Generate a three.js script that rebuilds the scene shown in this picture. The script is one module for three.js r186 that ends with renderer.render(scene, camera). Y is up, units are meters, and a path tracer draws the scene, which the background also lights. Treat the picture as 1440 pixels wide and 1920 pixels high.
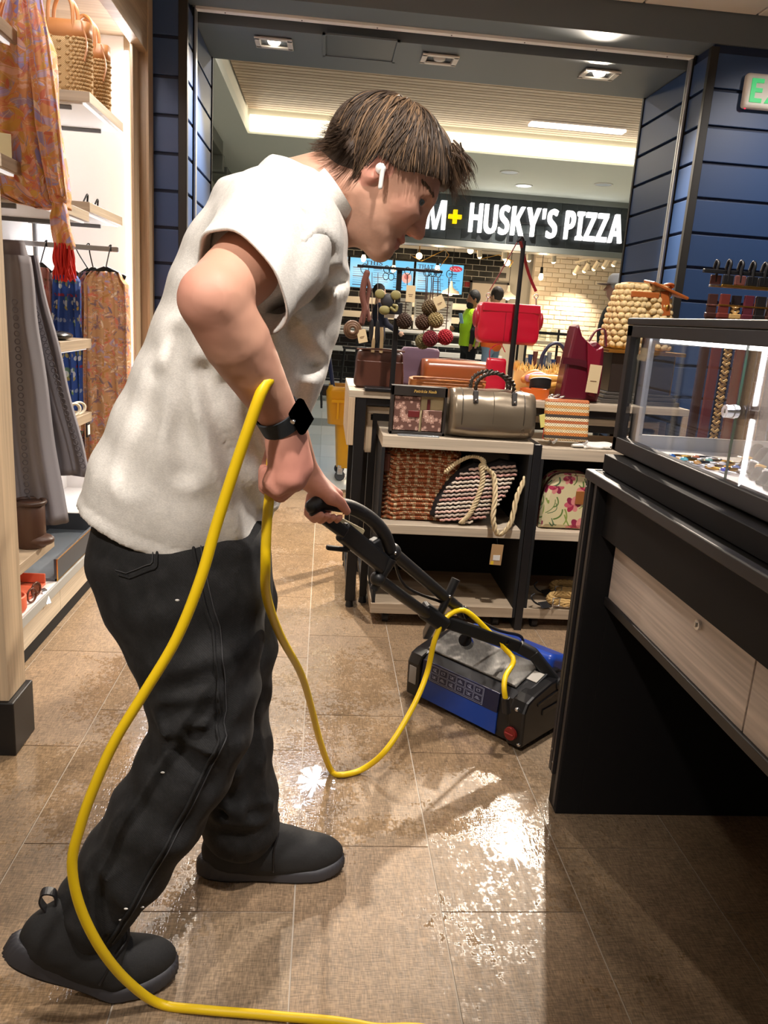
import * as THREE from 'three';
import { RoundedBoxGeometry } from 'three/addons/geometries/RoundedBoxGeometry.js';
import { mergeGeometries, mergeVertices } from 'three/addons/utils/BufferGeometryUtils.js';
import { RectAreaLightUniformsLib } from 'three/addons/lights/RectAreaLightUniformsLib.js';
import { FontLoader } from 'three/addons/loaders/FontLoader.js';
import { TextGeometry } from 'three/addons/geometries/TextGeometry.js';
import { ImprovedNoise } from 'three/addons/math/ImprovedNoise.js';

// ---------- camera, exposure, large lights ----------
const scene = new THREE.Scene();
scene.background = new THREE.Color(0x000000);
const renderer = new THREE.WebGLRenderer({ antialias: true });
renderer.toneMapping = THREE.LinearToneMapping;
renderer.toneMappingExposure = 1.12;
renderer.shadowMap.enabled = true;
const camera = new THREE.PerspectiveCamera(67.0, 0.75, 0.03, 60);
camera.position.set(0, 1.2, 0);
camera.up.set(-0.04557, 0.96787, -0.24727);
camera.lookAt(0.08557, 1.2 - 0.24284, -0.96629);
RectAreaLightUniformsLib.init();
function areaLight(x, y, z, w, h, color, intensity, rx = -Math.PI / 2, ry = 0) {
  const l = new THREE.RectAreaLight(color, intensity, w, h);
  l.position.set(x, y, z); l.rotation.set(rx, ry, 0); scene.add(l); return l;
}
// linear ceiling lamps of the concourse and the bright cove behind the slatted ceiling
for (const x of [2.72, 6.0]) areaLight(x, 3.38, -9.35, 1.05, 0.1, 0xfff4e0, 60);
areaLight(2.9, 3.31, -9.955, 7.6, 0.16, 0xfff0d2, 7, 0, Math.PI);
for (const x of [0.1, 3.2]) areaLight(x, 3.38, -6.9, 1.05, 0.1, 0xf4f6ff, 60);

// ---------- helpers ----------
let seedState = 12345;
const reseed = s => { seedState = s; };
function rnd() { seedState |= 0; seedState = seedState + 0x6D2B79F5 | 0; let t = Math.imul(seedState ^ seedState >>> 15, 1 | seedState); t = t + Math.imul(t ^ t >>> 7, 61 | t) ^ t; return ((t ^ t >>> 14) >>> 0) / 4294967296; }
const rr = (a, b) => a + (b - a) * rnd();
const noiseGen = new ImprovedNoise();
const noise = (x, y, z = 0) => noiseGen.noise(x + 31.4, y + 17.7, z + 5.3);
const clamp = (v, a, b) => Math.min(b, Math.max(a, v));
const mix = (a, b, t) => a + (b - a) * t;
const V = (x, y, z) => new THREE.Vector3(x, y, z);
const VA = a => new THREE.Vector3(a[0], a[1], a[2]);
const used = {};
function numbered(n) { const k = used[n] = (used[n] ?? -1) + 1; return k ? n + '_' + String(k).padStart(3, '0') : n; }
function tag(o, label, category, group) { o.userData.label = label; o.userData.category = category; if (group) o.userData.group = group; return o; }
function thing(name, label, category, pos = [0, 0, 0], group) {
  const o = new THREE.Group(); o.name = numbered(name); o.position.set(...pos); scene.add(o);
  return tag(o, label, category, group);
}
function worldOf(o) { const p = V(0, 0, 0); while (o && o !== scene) { p.add(o.position); o = o.parent; } return p; }
function uvBox(g) {   // uv in metres from the dominant normal axis
  const p = g.attributes.position, n = g.attributes.normal, uv = new Float32Array(p.count * 2);
  for (let i = 0; i < p.count; i += 3) {
    let ax = 0, ay = 0, az = 0;
    for (let k = 0; k < 3; k++) { ax += n.getX(i + k); ay += n.getY(i + k); az += n.getZ(i + k); }
    ax = Math.abs(ax); ay = Math.abs(ay); az = Math.abs(az);
    for (let k = 0; k < 3; k++) {
      const j = i + k, x = p.getX(j), y = p.getY(j), z = p.getZ(j);
      if (ax >= ay && ax >= az) { uv[2 * j] = z; uv[2 * j + 1] = y; } else if (ay >= az) { uv[2 * j] = x; uv[2 * j + 1] = z; } else { uv[2 * j] = x; uv[2 * j + 1] = y; }
    }
  }
  g.setAttribute('uv', new THREE.BufferAttribute(uv, 2));
}
// one named mesh from geometries given in world metres; the mesh becomes a child of parent
function part(name, geos, mat, parent = scene, keepUV = false) {
  geos = (Array.isArray(geos) ? geos.flat(9) : [geos]).map(g => { const q = g.index ? g.toNonIndexed() : g.clone(); for (const k of Object.keys(q.attributes)) if (!['position', 'normal', 'uv', 'color'].includes(k)) q.deleteAttribute(k); return q; });
  for (const q of geos) { if (!q.attributes.normal) q.computeVertexNormals(); if (!keepUV || !q.attributes.uv) uvBox(q); }
  const hasC = geos.some(q => q.attributes.color);
  if (hasC) for (const q of geos) if (!q.attributes.color) q.setAttribute('color', new THREE.BufferAttribute(new Float32Array(q.attributes.position.count * 3).fill(1), 3));
  let g = geos.length === 1 ? geos[0] : mergeGeometries(geos, false);
  const w = worldOf(parent);
  let base = V(0, 0, 0);
  if (parent === scene) { g.computeBoundingBox(); const b = g.boundingBox; base = V((b.min.x + b.max.x) / 2, b.min.y, (b.min.z + b.max.z) / 2); }
  g.translate(-w.x - base.x, -w.y - base.y, -w.z - base.z);
  const m = new THREE.Mesh(g, mat); m.name = parent === scene ? numbered(name) : name; m.position.copy(base);
  m.castShadow = true; m.receiveShadow = true; parent.add(m); return m;
}
function struct(name, geos, mat, parent = scene) { const m = part(name, geos, mat, parent); if (parent === scene) m.userData.kind = 'structure'; return m; }
function solo(name, label, category, geos, mat, group, keepUV) { return tag(part(name, geos, mat, scene, keepUV), label, category, group); }
function bx(x0, x1, y0, y1, z0, z1, r = 0) {
  const w = Math.abs(x1 - x0), h = Math.abs(y1 - y0), d = Math.abs(z1 - z0);
  const g = r > 0 ? new RoundedBoxGeometry(w, h, d, 2, Math.min(r, w / 2.01, h / 2.01, d / 2.01)) : new THREE.BoxGeometry(w, h, d);
  return g.translate((x0 + x1) / 2, (y0 + y1) / 2, (z0 + z1) / 2);
}
const rbox = (w, h, d, r = 0.004) => new RoundedBoxGeometry(w, h, d, 2, Math.min(r, w / 2.01, h / 2.01, d / 2.01));
function at(g, x, y, z, rx = 0, ry = 0, rz = 0, s = 1) {
  const m = new THREE.Matrix4().compose(V(x, y, z), new THREE.Quaternion().setFromEuler(new THREE.Euler(rx, ry, rz, 'YXZ')), Array.isArray(s) ? V(...s) : V(s, s, s));
  return g.applyMatrix4(m);
}
function cyl(a, b, r0, r1 = r0, n = 14) {
  const A = VA(a), B = VA(b), d = B.clone().sub(A), L = d.length();
  const g = new THREE.CylinderGeometry(r1, r0, L, n, 1);
  g.applyQuaternion(new THREE.Quaternion().setFromUnitVectors(V(0, 1, 0), d.normalize()));
  return g.translate((A.x + B.x) / 2, (A.y + B.y) / 2, (A.z + B.z) / 2);
}
function bar(a, b, w, h, r = 0.002, up = [0, 1, 0]) {   // rectangular bar from a to b
  const A = VA(a), B = VA(b), d = B.clone().sub(A), L = d.length(); d.normalize();
  const x = VA(up).cross(d).normalize(), y = d.clone().cross(x);
  const g = rbox(w, h, L, r);
  g.applyMatrix4(new THREE.Matrix4().makeBasis(x, y, d));
  return g.translate((A.x + B.x) / 2, (A.y + B.y) / 2, (A.z + B.z) / 2);
}
const sph = (c, r, s = [1, 1, 1], n = 14) => new THREE.SphereGeometry(r, n, Math.max(6, Math.round(n * .7))).scale(...s).translate(...c);
function tube(pts, r, seg = pts.length * 6, rad = 8, closed = false, tension = 0.5) {
  const c = new THREE.CatmullRomCurve3(pts.map(VA), closed, 'catmullrom', tension);
  const g = new THREE.TubeGeometry(c, seg, r, rad, closed);
  if (closed) return g;
  return [g, sph(pts[0], r * .99, [1, 1, 1], 8), sph(pts[pts.length - 1], r * .99, [1, 1, 1], 8)];
}
function strap(pts, w, t, side, seg = pts.length * 6) {   // flat strap swept along pts; side = width direction
  const c = new THREE.CatmullRomCurve3(pts.map(VA)), P = [], I = [], S0 = VA(side).normalize();
  for (let i = 0; i <= seg; i++) {
    const p = c.getPoint(i / seg), T = c.getTangent(i / seg), S = S0.clone().addScaledVector(T, -S0.dot(T)).normalize(), N = T.clone().cross(S).normalize();
    for (const [a, b] of [[-1, -1], [1, -1], [1, 1], [-1, 1]]) { const q = p.clone().addScaledVector(S, a * w / 2).addScaledVector(N, b * t / 2); P.push(q.x, q.y, q.z); }
    if (i) for (let k = 0; k < 4; k++) { const a = (i - 1) * 4 + k, b = (i - 1) * 4 + (k + 1) % 4; I.push(a, a + 4, b, b, a + 4, b + 4); }
  }
  const e = seg * 4; I.push(0, 1, 2, 0, 2, 3, e, e + 2, e + 1, e, e + 3, e + 2);
  const g = new THREE.BufferGeometry(); g.setAttribute('position', new THREE.Float32BufferAttribute(P, 3)); g.setIndex(I);
  const q = g.toNonIndexed(); q.computeVertexNormals(); return q;
}
function ext(pts, depth, bevel = 0, holes) {   // outline in xy extruded along +z, centred on z
  const s = new THREE.Shape(pts.map(p => new THREE.Vector2(p[0], p[1])));
  if (holes) for (const h of holes) s.holes.push(new THREE.Path(h.map(p => new THREE.Vector2(p[0], p[1]))));
  const g = new THREE.ExtrudeGeometry(s, { depth: Math.max(1e-4, depth - 2 * bevel), bevelEnabled: bevel > 0, bevelThickness: bevel, bevelSize: bevel, bevelOffset: -bevel, bevelSegments: 2, curveSegments: 8 });
  return g.translate(0, 0, -depth / 2 + bevel);
}
const lath = (pts, n = 24) => new THREE.LatheGeometry(pts.map(p => new THREE.Vector2(p[0], p[1])), n);
// closed surface through rings of points (each ring an array of [x,y,z]); ends capped
function loft(rings, caps = true) {
  const n = rings[0].length, P = [], I = [];
  rings.forEach(r => r.forEach(p => P.push(...p)));
  for (let i = 0; i < rings.length - 1; i++) for (let k = 0; k < n; k++) { const a = i * n + k, b = i * n + (k + 1) % n; I.push(a, b, a + n, b, b + n, a + n); }
  if (caps) for (const i of [0, rings.length - 1]) {
    const c = [0, 1, 2].map(j => rings[i].reduce((s, p) => s + p[j], 0) / n), ci = P.length / 3; P.push(...c);
    for (let k = 0; k < n; k++) { const a = i * n + k, b = i * n + (k + 1) % n; i ? I.push(a, b, ci) : I.push(b, a, ci); }
  }
  const g = new THREE.BufferGeometry(); g.setAttribute('position', new THREE.Float32BufferAttribute(P, 3)); g.setIndex(I);
  g.computeVertexNormals(); return g;
}
// ---------- signed distance modelling ----------
const smin = (a, b, k) => { const h = Math.max(k - Math.abs(a - b), 0) / k; return Math.min(a, b) - h * h * k * .25; };
const smax = (a, b, k) => -smin(-a, -b, k);
function cap(p, a, b, r0, r1) {
  const bx_ = b[0] - a[0], by = b[1] - a[1], bz = b[2] - a[2], px = p[0] - a[0], py = p[1] - a[1], pz = p[2] - a[2];
  const t = clamp((px * bx_ + py * by + pz * bz) / (bx_ * bx_ + by * by + bz * bz), 0, 1);
  return Math.hypot(px - bx_ * t, py - by * t, pz - bz * t) - mix(r0, r1, t);
}
function ell(p, c, r) {
  const x = (p[0] - c[0]) / r[0], y = (p[1] - c[1]) / r[1], z = (p[2] - c[2]) / r[2];
  const k0 = Math.hypot(x, y, z), k1 = Math.hypot(x / r[0], y / r[1], z / r[2]);
  return k1 > 1e-9 ? k0 * (k0 - 1) / k1 : -Math.min(...r);
}
// chain of elliptic sections [[x,y,z], half width across the view plane, half depth in z]
function chain(S, k = 0.012) {
  const seg = [];
  for (let i = 0; i < S.length - 1; i++) {
    const A = VA(S[i][0]), B = VA(S[i + 1][0]), d = B.clone().sub(A), L = d.length(); d.normalize();
    const w = V(0, 0, 1).addScaledVector(d, -d.z).normalize(), u = d.clone().cross(w);
    seg.push({ A, d, L, w, u, a0: S[i][1], a1: S[i + 1][1], b0: S[i][2], b1: S[i + 1][2] });
  }
  return p => {
    let best = 1e9;
    for (const s of seg) {
      const x = p[0] - s.A.x, y = p[1] - s.A.y, z = p[2] - s.A.z;
      const l = x * s.d.x + y * s.d.y + z * s.d.z, t = clamp(l / s.L, 0, 1), e = l - t * s.L;
      const a = mix(s.a0, s.a1, t), b = mix(s.b0, s.b1, t), m = Math.min(a, b) * .6;
      const qu = x * s.u.x + y * s.u.y + z * s.u.z, qw = x * s.w.x + y * s.w.y + z * s.w.z;
      const X = qu / a, Y = qw / b, Z = e / m, k0 = Math.hypot(X, Y, Z), k1 = Math.hypot(X / a, Y / b, Z / m);
      const d = k1 > 1e-9 ? k0 * (k0 - 1) / k1 : -Math.min(a, b);
      best = best > 1e8 ? d : smin(best, d, k);
    }
    return best;
  };
}
function surfaceNet(f, lo, hi, h) {
  const n = [0, 1, 2].map(i => Math.ceil((hi[i] - lo[i]) / h) + 1), [nx, ny, nz] = n, N = nx * ny * nz, F = new Float32Array(N);
  const p = [0, 0, 0];
  for (let k = 0, q = 0; k < nz; k++) for (let j = 0; j < ny; j++) for (let i = 0; i < nx; i++, q++) { p[0] = lo[0] + i * h; p[1] = lo[1] + j * h; p[2] = lo[2] + k * h; F[q] = f(p); }
  const id = new Int32Array(N).fill(-1), P = [], I = [];
  const off = [0, 1, nx, nx + 1, nx * ny, nx * ny + 1, nx * ny + nx, nx * ny + nx + 1];
  for (let k = 0; k < nz - 1; k++) for (let j = 0; j < ny - 1; j++) for (let i = 0; i < nx - 1; i++) {
    const q = i + nx * (j + ny * k); let m = 0;
    for (let c = 0; c < 8; c++) if (F[q + off[c]] < 0) m |= 1 << c;
    if (m === 0 || m === 255) continue;
    let sx = 0, sy = 0, sz = 0, cnt = 0;
    for (let c = 0; c < 8; c++) for (const b of [1, 2, 4]) if (!(c & b)) {
      const e = c | b, f0 = F[q + off[c]], f1 = F[q + off[e]];
      if ((f0 < 0) === (f1 < 0)) continue;
      const t = f0 / (f0 - f1); cnt++;
      sx += (c & 1) + (b === 1 ? t : 0); sy += ((c >> 1) & 1) + (b === 2 ? t : 0); sz += ((c >> 2) & 1) + (b === 4 ? t : 0);
    }
    id[q] = P.length / 3; P.push(lo[0] + (i + sx / cnt) * h, lo[1] + (j + sy / cnt) * h, lo[2] + (k + sz / cnt) * h);
  }
  const st = [1, nx, nx * ny];
  for (let k = 1; k < nz - 1; k++) for (let j = 1; j < ny - 1; j++) for (let i = 1; i < nx - 1; i++) {
    const q = i + nx * (j + ny * k);
    for (let a = 0; a < 3; a++) {
      const f0 = F[q], f1 = F[q + st[a]]; if ((f0 < 0) === (f1 < 0)) continue;
      const u = st[(a + 1) % 3], v = st[(a + 2) % 3];
      const A = id[q], B = id[q - u], C = id[q - u - v], D = id[q - v];
      if (A < 0 || B < 0 || C < 0 || D < 0) continue;
      f0 < 0 ? I.push(A, B, C, A, C, D) : I.push(A, C, B, A, D, C);
    }
  }
  const g = new THREE.BufferGeometry(); g.setAttribute('position', new THREE.Float32BufferAttribute(P, 3)); g.setIndex(I); g.computeVertexNormals(); return g;
}
function hitZ(f, x, y, z0, z1, eps = 0.0006) {   // first surface met going from z0 towards z1
  const s = Math.sign(z1 - z0); let z = z0;
  for (let i = 0; i < 220 && (z1 - z) * s > 0; i++) { const d = f([x, y, z]); if (d < eps) return z; z += s * Math.max(d * .6, eps); }
  return z1;
}
// ---------- textures ----------
function tex(w, h, fn, srgb = true, rx = 1, ry = rx) {   // rx, ry: size of the pattern in metres
  const d = new Uint8Array(w * h * 4);
  for (let y = 0; y < h; y++) for (let x = 0; x < w; x++) { const c = fn(x / w, y / h, x, y), i = (y * w + x) * 4; d[i] = clamp(c[0], 0, 255); d[i + 1] = clamp(c[1] ?? c[0], 0, 255); d[i + 2] = clamp(c[2] ?? c[0], 0, 255); d[i + 3] = 255; }
  const t = new THREE.DataTexture(d, w, h, THREE.RGBAFormat); t.wrapS = t.wrapT = THREE.RepeatWrapping; t.magFilter = THREE.LinearFilter; t.minFilter = THREE.LinearFilter;
  t.repeat.set(1 / rx, 1 / ry); if (srgb) t.colorSpace = THREE.SRGBColorSpace; t.needsUpdate = true; return t;
}
function canvasTex(w, h, draw, rx = 1, ry = rx, repeat = true) {
  const c = document.createElement('canvas'); c.width = w; c.height = h; const x = c.getContext('2d'); draw(x, w, h);
  const t = new THREE.CanvasTexture(c); t.colorSpace = THREE.SRGBColorSpace; if (repeat) t.wrapS = t.wrapT = THREE.RepeatWrapping; t.repeat.set(1 / rx, 1 / ry); return t;
}
// periodic value noise
const lat = []; reseed(7); for (let i = 0; i < 4096; i++) lat.push(rnd());
function vn(x, y, px, py) {
  const xi = Math.floor(x), yi = Math.floor(y), fx = x - xi, fy = y - yi, sx = fx * fx * (3 - 2 * fx), sy = fy * fy * (3 - 2 * fy);
  const g = (a, b) => lat[(((a % px + px) % px) * 157 + ((b % py + py) % py) * 311) & 4095];
  return mix(mix(g(xi, yi), g(xi + 1, yi), sx), mix(g(xi, yi + 1), g(xi + 1, yi + 1), sx), sy);
}
const M = (color, roughness = 0.6, extra = {}) => new THREE.MeshStandardMaterial({ color, roughness, metalness: 0, ...extra });
const MP = (color, roughness = 0.6, extra = {}) => new THREE.MeshPhysicalMaterial({ color, roughness, metalness: 0, ...extra });
const woodMap = tex(512, 512, (u, v) => {
  const g = vn(u * 4, v * 90, 4, 90) * .5 + vn(u * 10, v * 230, 10, 230) * .3 + vn(u * 2, v * 14, 2, 14) * .6 - .2;
  const k = 0.84 + .2 * g; return [206 * k, 191 * k, 169 * k];
}, true, .9, .45);
const woodMapV = tex(512, 512, (v, u) => {
  const g = vn(u * 4, v * 90, 4, 90) * .5 + vn(u * 10, v * 230, 10, 230) * .3 + vn(u * 2, v * 14, 2, 14) * .6 - .2;
  const k = 0.84 + .2 * g; return [206 * k, 191 * k, 169 * k];
}, true, .45, .9);
const MAT = {
  wood: M(0xffffff, .5, { map: woodMap }),
  woodV: M(0xf2e6d8, .5, { map: woodMapV }),
  woodShadeGrey: M(0xd9d2cb, .5, { map: woodMap }),  // greyer tint of the wood; on the wall shelves it stands in for shade
  black: M(0x17171a, .45), blackMatte: M(0x101012, .8), blackGloss: M(0x0e0e10, .22),
  steelBlack: M(0x1b1a1c, .38, { metalness: .3 }),
  chrome: M(0xd5d6d8, .18, { metalness: 1 }), brass: M(0xc79a4c, .3, { metalness: 1 }), alu: M(0xc9cbce, .35, { metalness: .8 }),
  white: M(0xe9e7e2, .6), whiteGloss: M(0xf0efec, .3), paper: M(0xd8c39a, .85), clear: MP(0xffffff, .02, { transmission: 1, thickness: 0, ior: 1.45 }),
  redLeather: MP(0xb30f2c, .32, { clearcoat: .25, clearcoatRoughness: .3 }), yellow: M(0xe3b007, .42),
};
// ================= SETTING =================
function sgroup(name, pos = [0, 0, 0]) { const o = new THREE.Group(); o.name = name; o.position.set(...pos); o.userData.kind = 'structure'; scene.add(o); return o; }
const blue = M(0x2d4875, .42), blueDark = M(0x1c2b4a, .6), slate = M(0x626b72, .5), charcoal = M(0x2a2927, .5, { metalness: .2 });
const wallWhite = M(0xdedad2, .8), ceilWhite = M(0xd9d4cc, .9);
// --- floor of 12 x 24 inch woven-look tiles, wet in places ---
const weave = (u, v, s) => vn(u * 26, v * 260 * s, 26, 260) * .5 + vn(u * 260 * s, v * 26, 260, 26) * .5;
const tileMap = tex(1024, 1024, (u, v) => {
  const a = vn(u * 60, v * 420, 60, 420), b = vn(u * 420, v * 60, 420, 60), c = vn(u * 12, v * 12, 12, 12);
  const k = .62 + .38 * (a * .5 + b * .5) * 1.25 + (c - .5) * .08; return [168 * k, 144 * k, 116 * k];
}, true, .62, .62);
const tileBump = tex(512, 512, (u, v) => { const k = 128 + 120 * (vn(u * 60, v * 420, 60, 420) + vn(u * 420, v * 60, 420, 60) - 1); return [k, k, k]; }, false, .62, .62);
const wetSpots = [[[-0.423,0,-1.725], .2, .34], [[-0.479,0,-2.317], .25, .3], [[0.024,0,-1.879], .12, .3], [[-0.035,0,-1.608], .16, .12], [[0.124,0,-2.39], .22, .4, .5], [[-0.069,0,-3.32], .5, .5], [[0.08,0,-4.223], .7, 1.1],
  [[0.511,0,-1.616], .13, .2, .24], [[0.355,0,-1.638], .075, .04], [[0.611,0,-1.795], .1, .2, .22], [[-0.404,0,-1.139], .16, .06], [[-0.234,0,-1.382], .1, .12], [[0.171,0,-1.641], .1, .05], [[-0.681,0,-1.882], .2, .12], [[0.379,0,-1.999], .3, .16]];
function wetness(x, z) {
  let w = -1;
  for (const [c, rx, rz, pk = .8] of wetSpots) { const q = pk * (1 - Math.hypot((x - c[0]) / rx, (z - c[2]) / rz)); if (q > w) w = q; }
  return w + noise(x * 6, z * 6) * .45 + noise(x * 19, z * 15, 2) * .3 + noise(x * 60, z * 50, 4) * .35 + noise(x * 170, z * 120, 7) * .5;
}
const wetMap = tex(1536, 1536, (u, v) => {
  const x = (u > .6667 ? u - 1 : u) * 4.8, z = v * 4.8 - 4.8, w = wetness(x, z);
  const dry = 112 + 26 * vn(u * 1100, v * 160, 1100, 160) + 14 * vn(u * 24, v * 24, 24, 24), r = mix(dry, 20, clamp(w * 4, 0, 1));
  return [r, r, r];
}, false, 4.8, 4.8);
const tileMats = [0xffffff, 0xf4efe8, 0xfbf6f2, 0xede8e2].map(c => M(c, 1, { map: tileMap, roughnessMap: wetMap, bumpMap: tileBump, bumpScale: .00035 }));
const floor = struct('floor', bx(-1.6, 3.3, -.06, -.0022, -5.3, 2.6), M(0xb9aea0, .75));
reseed(11);
for (let c = -5; c < 11; c++) {
  const x0 = -.011 + c * .308, x1 = x0 + .308, odd = ((c % 2) + 2) % 2;
  for (let r = -8; r < 5; r++) {
    let z0 = (odd ? -1.354 : -1.559) + (r) * .611, z1 = z0 + .611;
    if (c === 0 || odd === 0) { z0 = -1.559 + r * .611; z1 = z0 + .611; }
    z0 = Math.max(z0, -5.29); z1 = Math.min(z1, 1.2); if (z1 - z0 < .02) continue;
    part('tile', bx(Math.max(x0, -1.58) + .0016, x1 - .0016, -.012, 0, z0 + .0016, z1 - .0016), tileMats[Math.floor(rnd() * 4)], floor);
  }
}
// threshold strip and concourse floor
struct('trim_1', bx(-.9, 2.1, -.06, .003, -5.36, -5.29), M(0x8d8f90, .3, { metalness: .8 }));
const mallFloor = struct('floor_concourse', bx(-7, 9, -.08, -.003, -18, -5.36), M(0x9ea39f, .5));
const mf = [M(0xcfd6d4, .22), M(0xc4ccca, .22), M(0x8f9796, .24), M(0xd6dbd8, .22)];
const mallRows = [-5.36, -6.0, -6.64, -7.28, -7.92, -8.56, -9.2, -9.84, -10.48, -11.12, -11.76, -12.4, -13.04, -13.7];
reseed(5);
for (let r = 0; r < mallRows.length - 1; r++) for (let c = -4; c < 9; c++) {
  const m = (r === 5 || r === 9) ? mf[2] : mf[[0, 1, 3][Math.floor(rnd() * 3)]];
  part('tile', bx(c * .64 + .002, c * .64 + .638, -.012, 0, mallRows[r + 1] + .002, mallRows[r] - .002), m, mallFloor);
}
// --- shell of the shop ---
struct('wall_left', bx(-1.62, -1.5, -.06, 2.95, -5.3, 2.6), wallWhite);
struct('wall_right', bx(3.2, 3.32, -.06, 2.95, -5.3, 2.6), blue);
struct('wall_back', bx(-1.62, 3.32, -.06, 2.95, 2.6, 2.72), wallWhite);
const ceiling = struct('ceiling', bx(-1.62, 3.32, 2.865, 2.97, -4.62, 2.72), M(0x8f8b85, .9));
for (let i = 0; i < 8; i++) for (let j = 0; j < 11; j++) part('ceiling_tile', bx(-1.5 + i * .61 + .006, -1.5 + i * .61 + .604, 2.852, 2.866, -4.4 + j * .61 + .006, -4.4 + j * .61 + .604, .004), ceilWhite, ceiling);
// piers either side of the entrance, clad with blue planks
function pier(name, x0, x1, jx, dir) {
  const g = sgroup(name, [(x0 + x1) / 2, 0, -4.85]);
  part('core', bx(x0, x1, -.02, 2.86, -5.285, -4.415), blueDark, g);
  for (let k = -1; k < 15; k++) {
    const y0 = 2.491 - (k + 1) * .1808 + .0, ya = Math.max(.001, y0 + .008), yb = Math.min(2.69, y0 + .1808 - .008);
    if (yb - ya < .02) continue;
    part('plank', bx(x0, x1, ya, yb, -4.415, -4.4, .003), blue, g);
    const a = jx, b = jx + dir * .015;
    part('plank', bx(Math.min(a, b), Math.max(a, b), ya, Math.min(2.655, yb), -4.6, -4.425, .003), blue, g);
    part('plank', bx(Math.min(a, b), Math.max(a, b), ya, Math.min(2.655, yb), -5.28, -4.66, .003), blue, g);
  }
  return g;
}
pier('wall_front_left', -1.5, -.779, -.777, 1);
pier('wall_front_right', 1.968, 3.2, 1.966, -1);
struct('trim_2', bx(-.80, -.755, 0, 2.69, -4.424, -4.392, .003), charcoal);
struct('trim_3', bx(1.945, 1.99, 0, 2.69, -4.424, -4.392, .003), charcoal);
struct('trim_4', bx(-.785, -.755, 0, 2.66, -5.3, -5.275, .002), charcoal);
struct('trim_5', bx(1.944, 1.974, 0, 2.66, -5.3, -5.275, .002), charcoal);
for (const [n, x] of [['trim_6', -.762], ['trim_7', 1.951]]) {
  const g = sgroup(n, [x, 0, -4.63]);
  const s = x < 0 ? 1 : -1;
  part('rail', bx(Math.min(x - s * .004, x + s * .016), Math.max(x - s * .004, x + s * .016), 0, 2.71, -4.626, -4.608, .002), MAT.alu, g);
  part('rail', bx(Math.min(x - s * .004, x + s * .016), Math.max(x - s * .004, x + s * .016), 0, 2.71, -4.652, -4.634, .002), MAT.alu, g);
  part('channel', bx(x - .006, x + .006, 0, 2.7, -4.655, -4.603), MAT.blackMatte, g);
}
// header: front fascia, underside, shutter slot and soffit
struct('wall_header', [bx(-1.5, 3.2, 2.706, 2.865, -4.6, -4.4, .002)], slate);
const lintel = struct('trim_8', bx(-.75, 1.945, 2.692, 2.728, -4.642, -4.601, .002), M(0xf4f4f2, .4));
for (let i = 0; i < 7; i++) part('screw', cyl([-.6 + i * .4, 2.693, -4.618], [-.6 + i * .4, 2.689, -4.618], .004, .003, 8), MAT.steelBlack, lintel);
struct('wall_shutter_box', bx(-1.5, 3.2, 2.74, 2.97, -4.72, -4.6), MAT.blackMatte);
struct('ceiling_soffit', bx(-1.5, 3.2, 2.66, 2.97, -5.3, -4.70, .002), slate);
const panel = thing('access_panel', 'dark grey metal access panel flush in the entrance soffit', 'panel', [.12, 2.65, -4.85]);
part('frame', [bx(-.09, .33, 2.652, 2.661, -5.04, -5.025), bx(-.09, .33, 2.652, 2.661, -4.68, -4.665), bx(-.09, -.075, 2.652, 2.661, -5.04, -4.665), bx(.315, .33, 2.652, 2.661, -5.04, -4.665)], slate, panel);
part('door', bx(-.068, .308, 2.654, 2.661, -5.018, -4.687, .002), M(0x4a5056, .4), panel);
function downlight(name, label, x, y, z, lit, tgt, inten, ang = 1.0) {
  const g = thing(name, label, 'light', [x, y - .02, z], 'recessed square downlights of the soffit');
  const s = .075, w = .03;
  part('trim_ring', [bx(x - s - w, x + s + w, y - .008, y + .001, z - s - w + .02, z - s + .02, .002), bx(x - s - w, x + s + w, y - .008, y + .001, z + s - .02, z + s + w - .02, .002), bx(x - s - w, x - s, y - .008, y + .001, z - s, z + s, .002), bx(x + s, x + s + w, y - .008, y + .001, z - s, z + s, .002)], M(0xd6d3cc, .4), g);
  part('housing', [bx(x - s, x + s, y + .05, y + .055, z - s, z + s), bx(x - s, x - s + .003, y, y + .05, z - s, z + s), bx(x + s - .003, x + s, y, y + .05, z - s, z + s), bx(x - s, x + s, y, y + .05, z - s, z - s + .003), bx(x - s, x + s, y, y + .05, z + s - .003, z + s)], M(0x8b8580, .35), g);
  const lamp = lath([[0, -.012], [.03, -.01], [.036, 0], [.04, .012], [.0, .012]], 20).translate(x, y + .004, z);
  part('lamp', lamp, lit ? M(0xfff4e2, .3, { emissive: 0xfff0d8, emissiveIntensity: 9 }) : M(0xbab5ad, .3), g);
  if (lit) {
    const l = new THREE.SpotLight(0xffefda, inten, 0, ang, .6, 2); l.position.set(x, y - .025, z); l.target.position.set(...tgt); l.castShadow = true; l.shadow.radius = 2.2;
    scene.add(l); scene.add(l.target);
  }
}
// the soffit itself is recessed around the lamps
downlight('soffit_downlight', 'lit square downlight at the left end of the soffit', -.362, 2.652, -4.885, true, [-.75, 0, -3.6], 24, .95);
downlight('soffit_downlight', 'unlit square downlight in the middle of the soffit', .576, 2.652, -4.89, false);
downlight('soffit_downlight', 'lit square downlight at the right end of the soffit', 1.514, 2.652, -4.884, true, [.4, 0, -2.0], 62);
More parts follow.
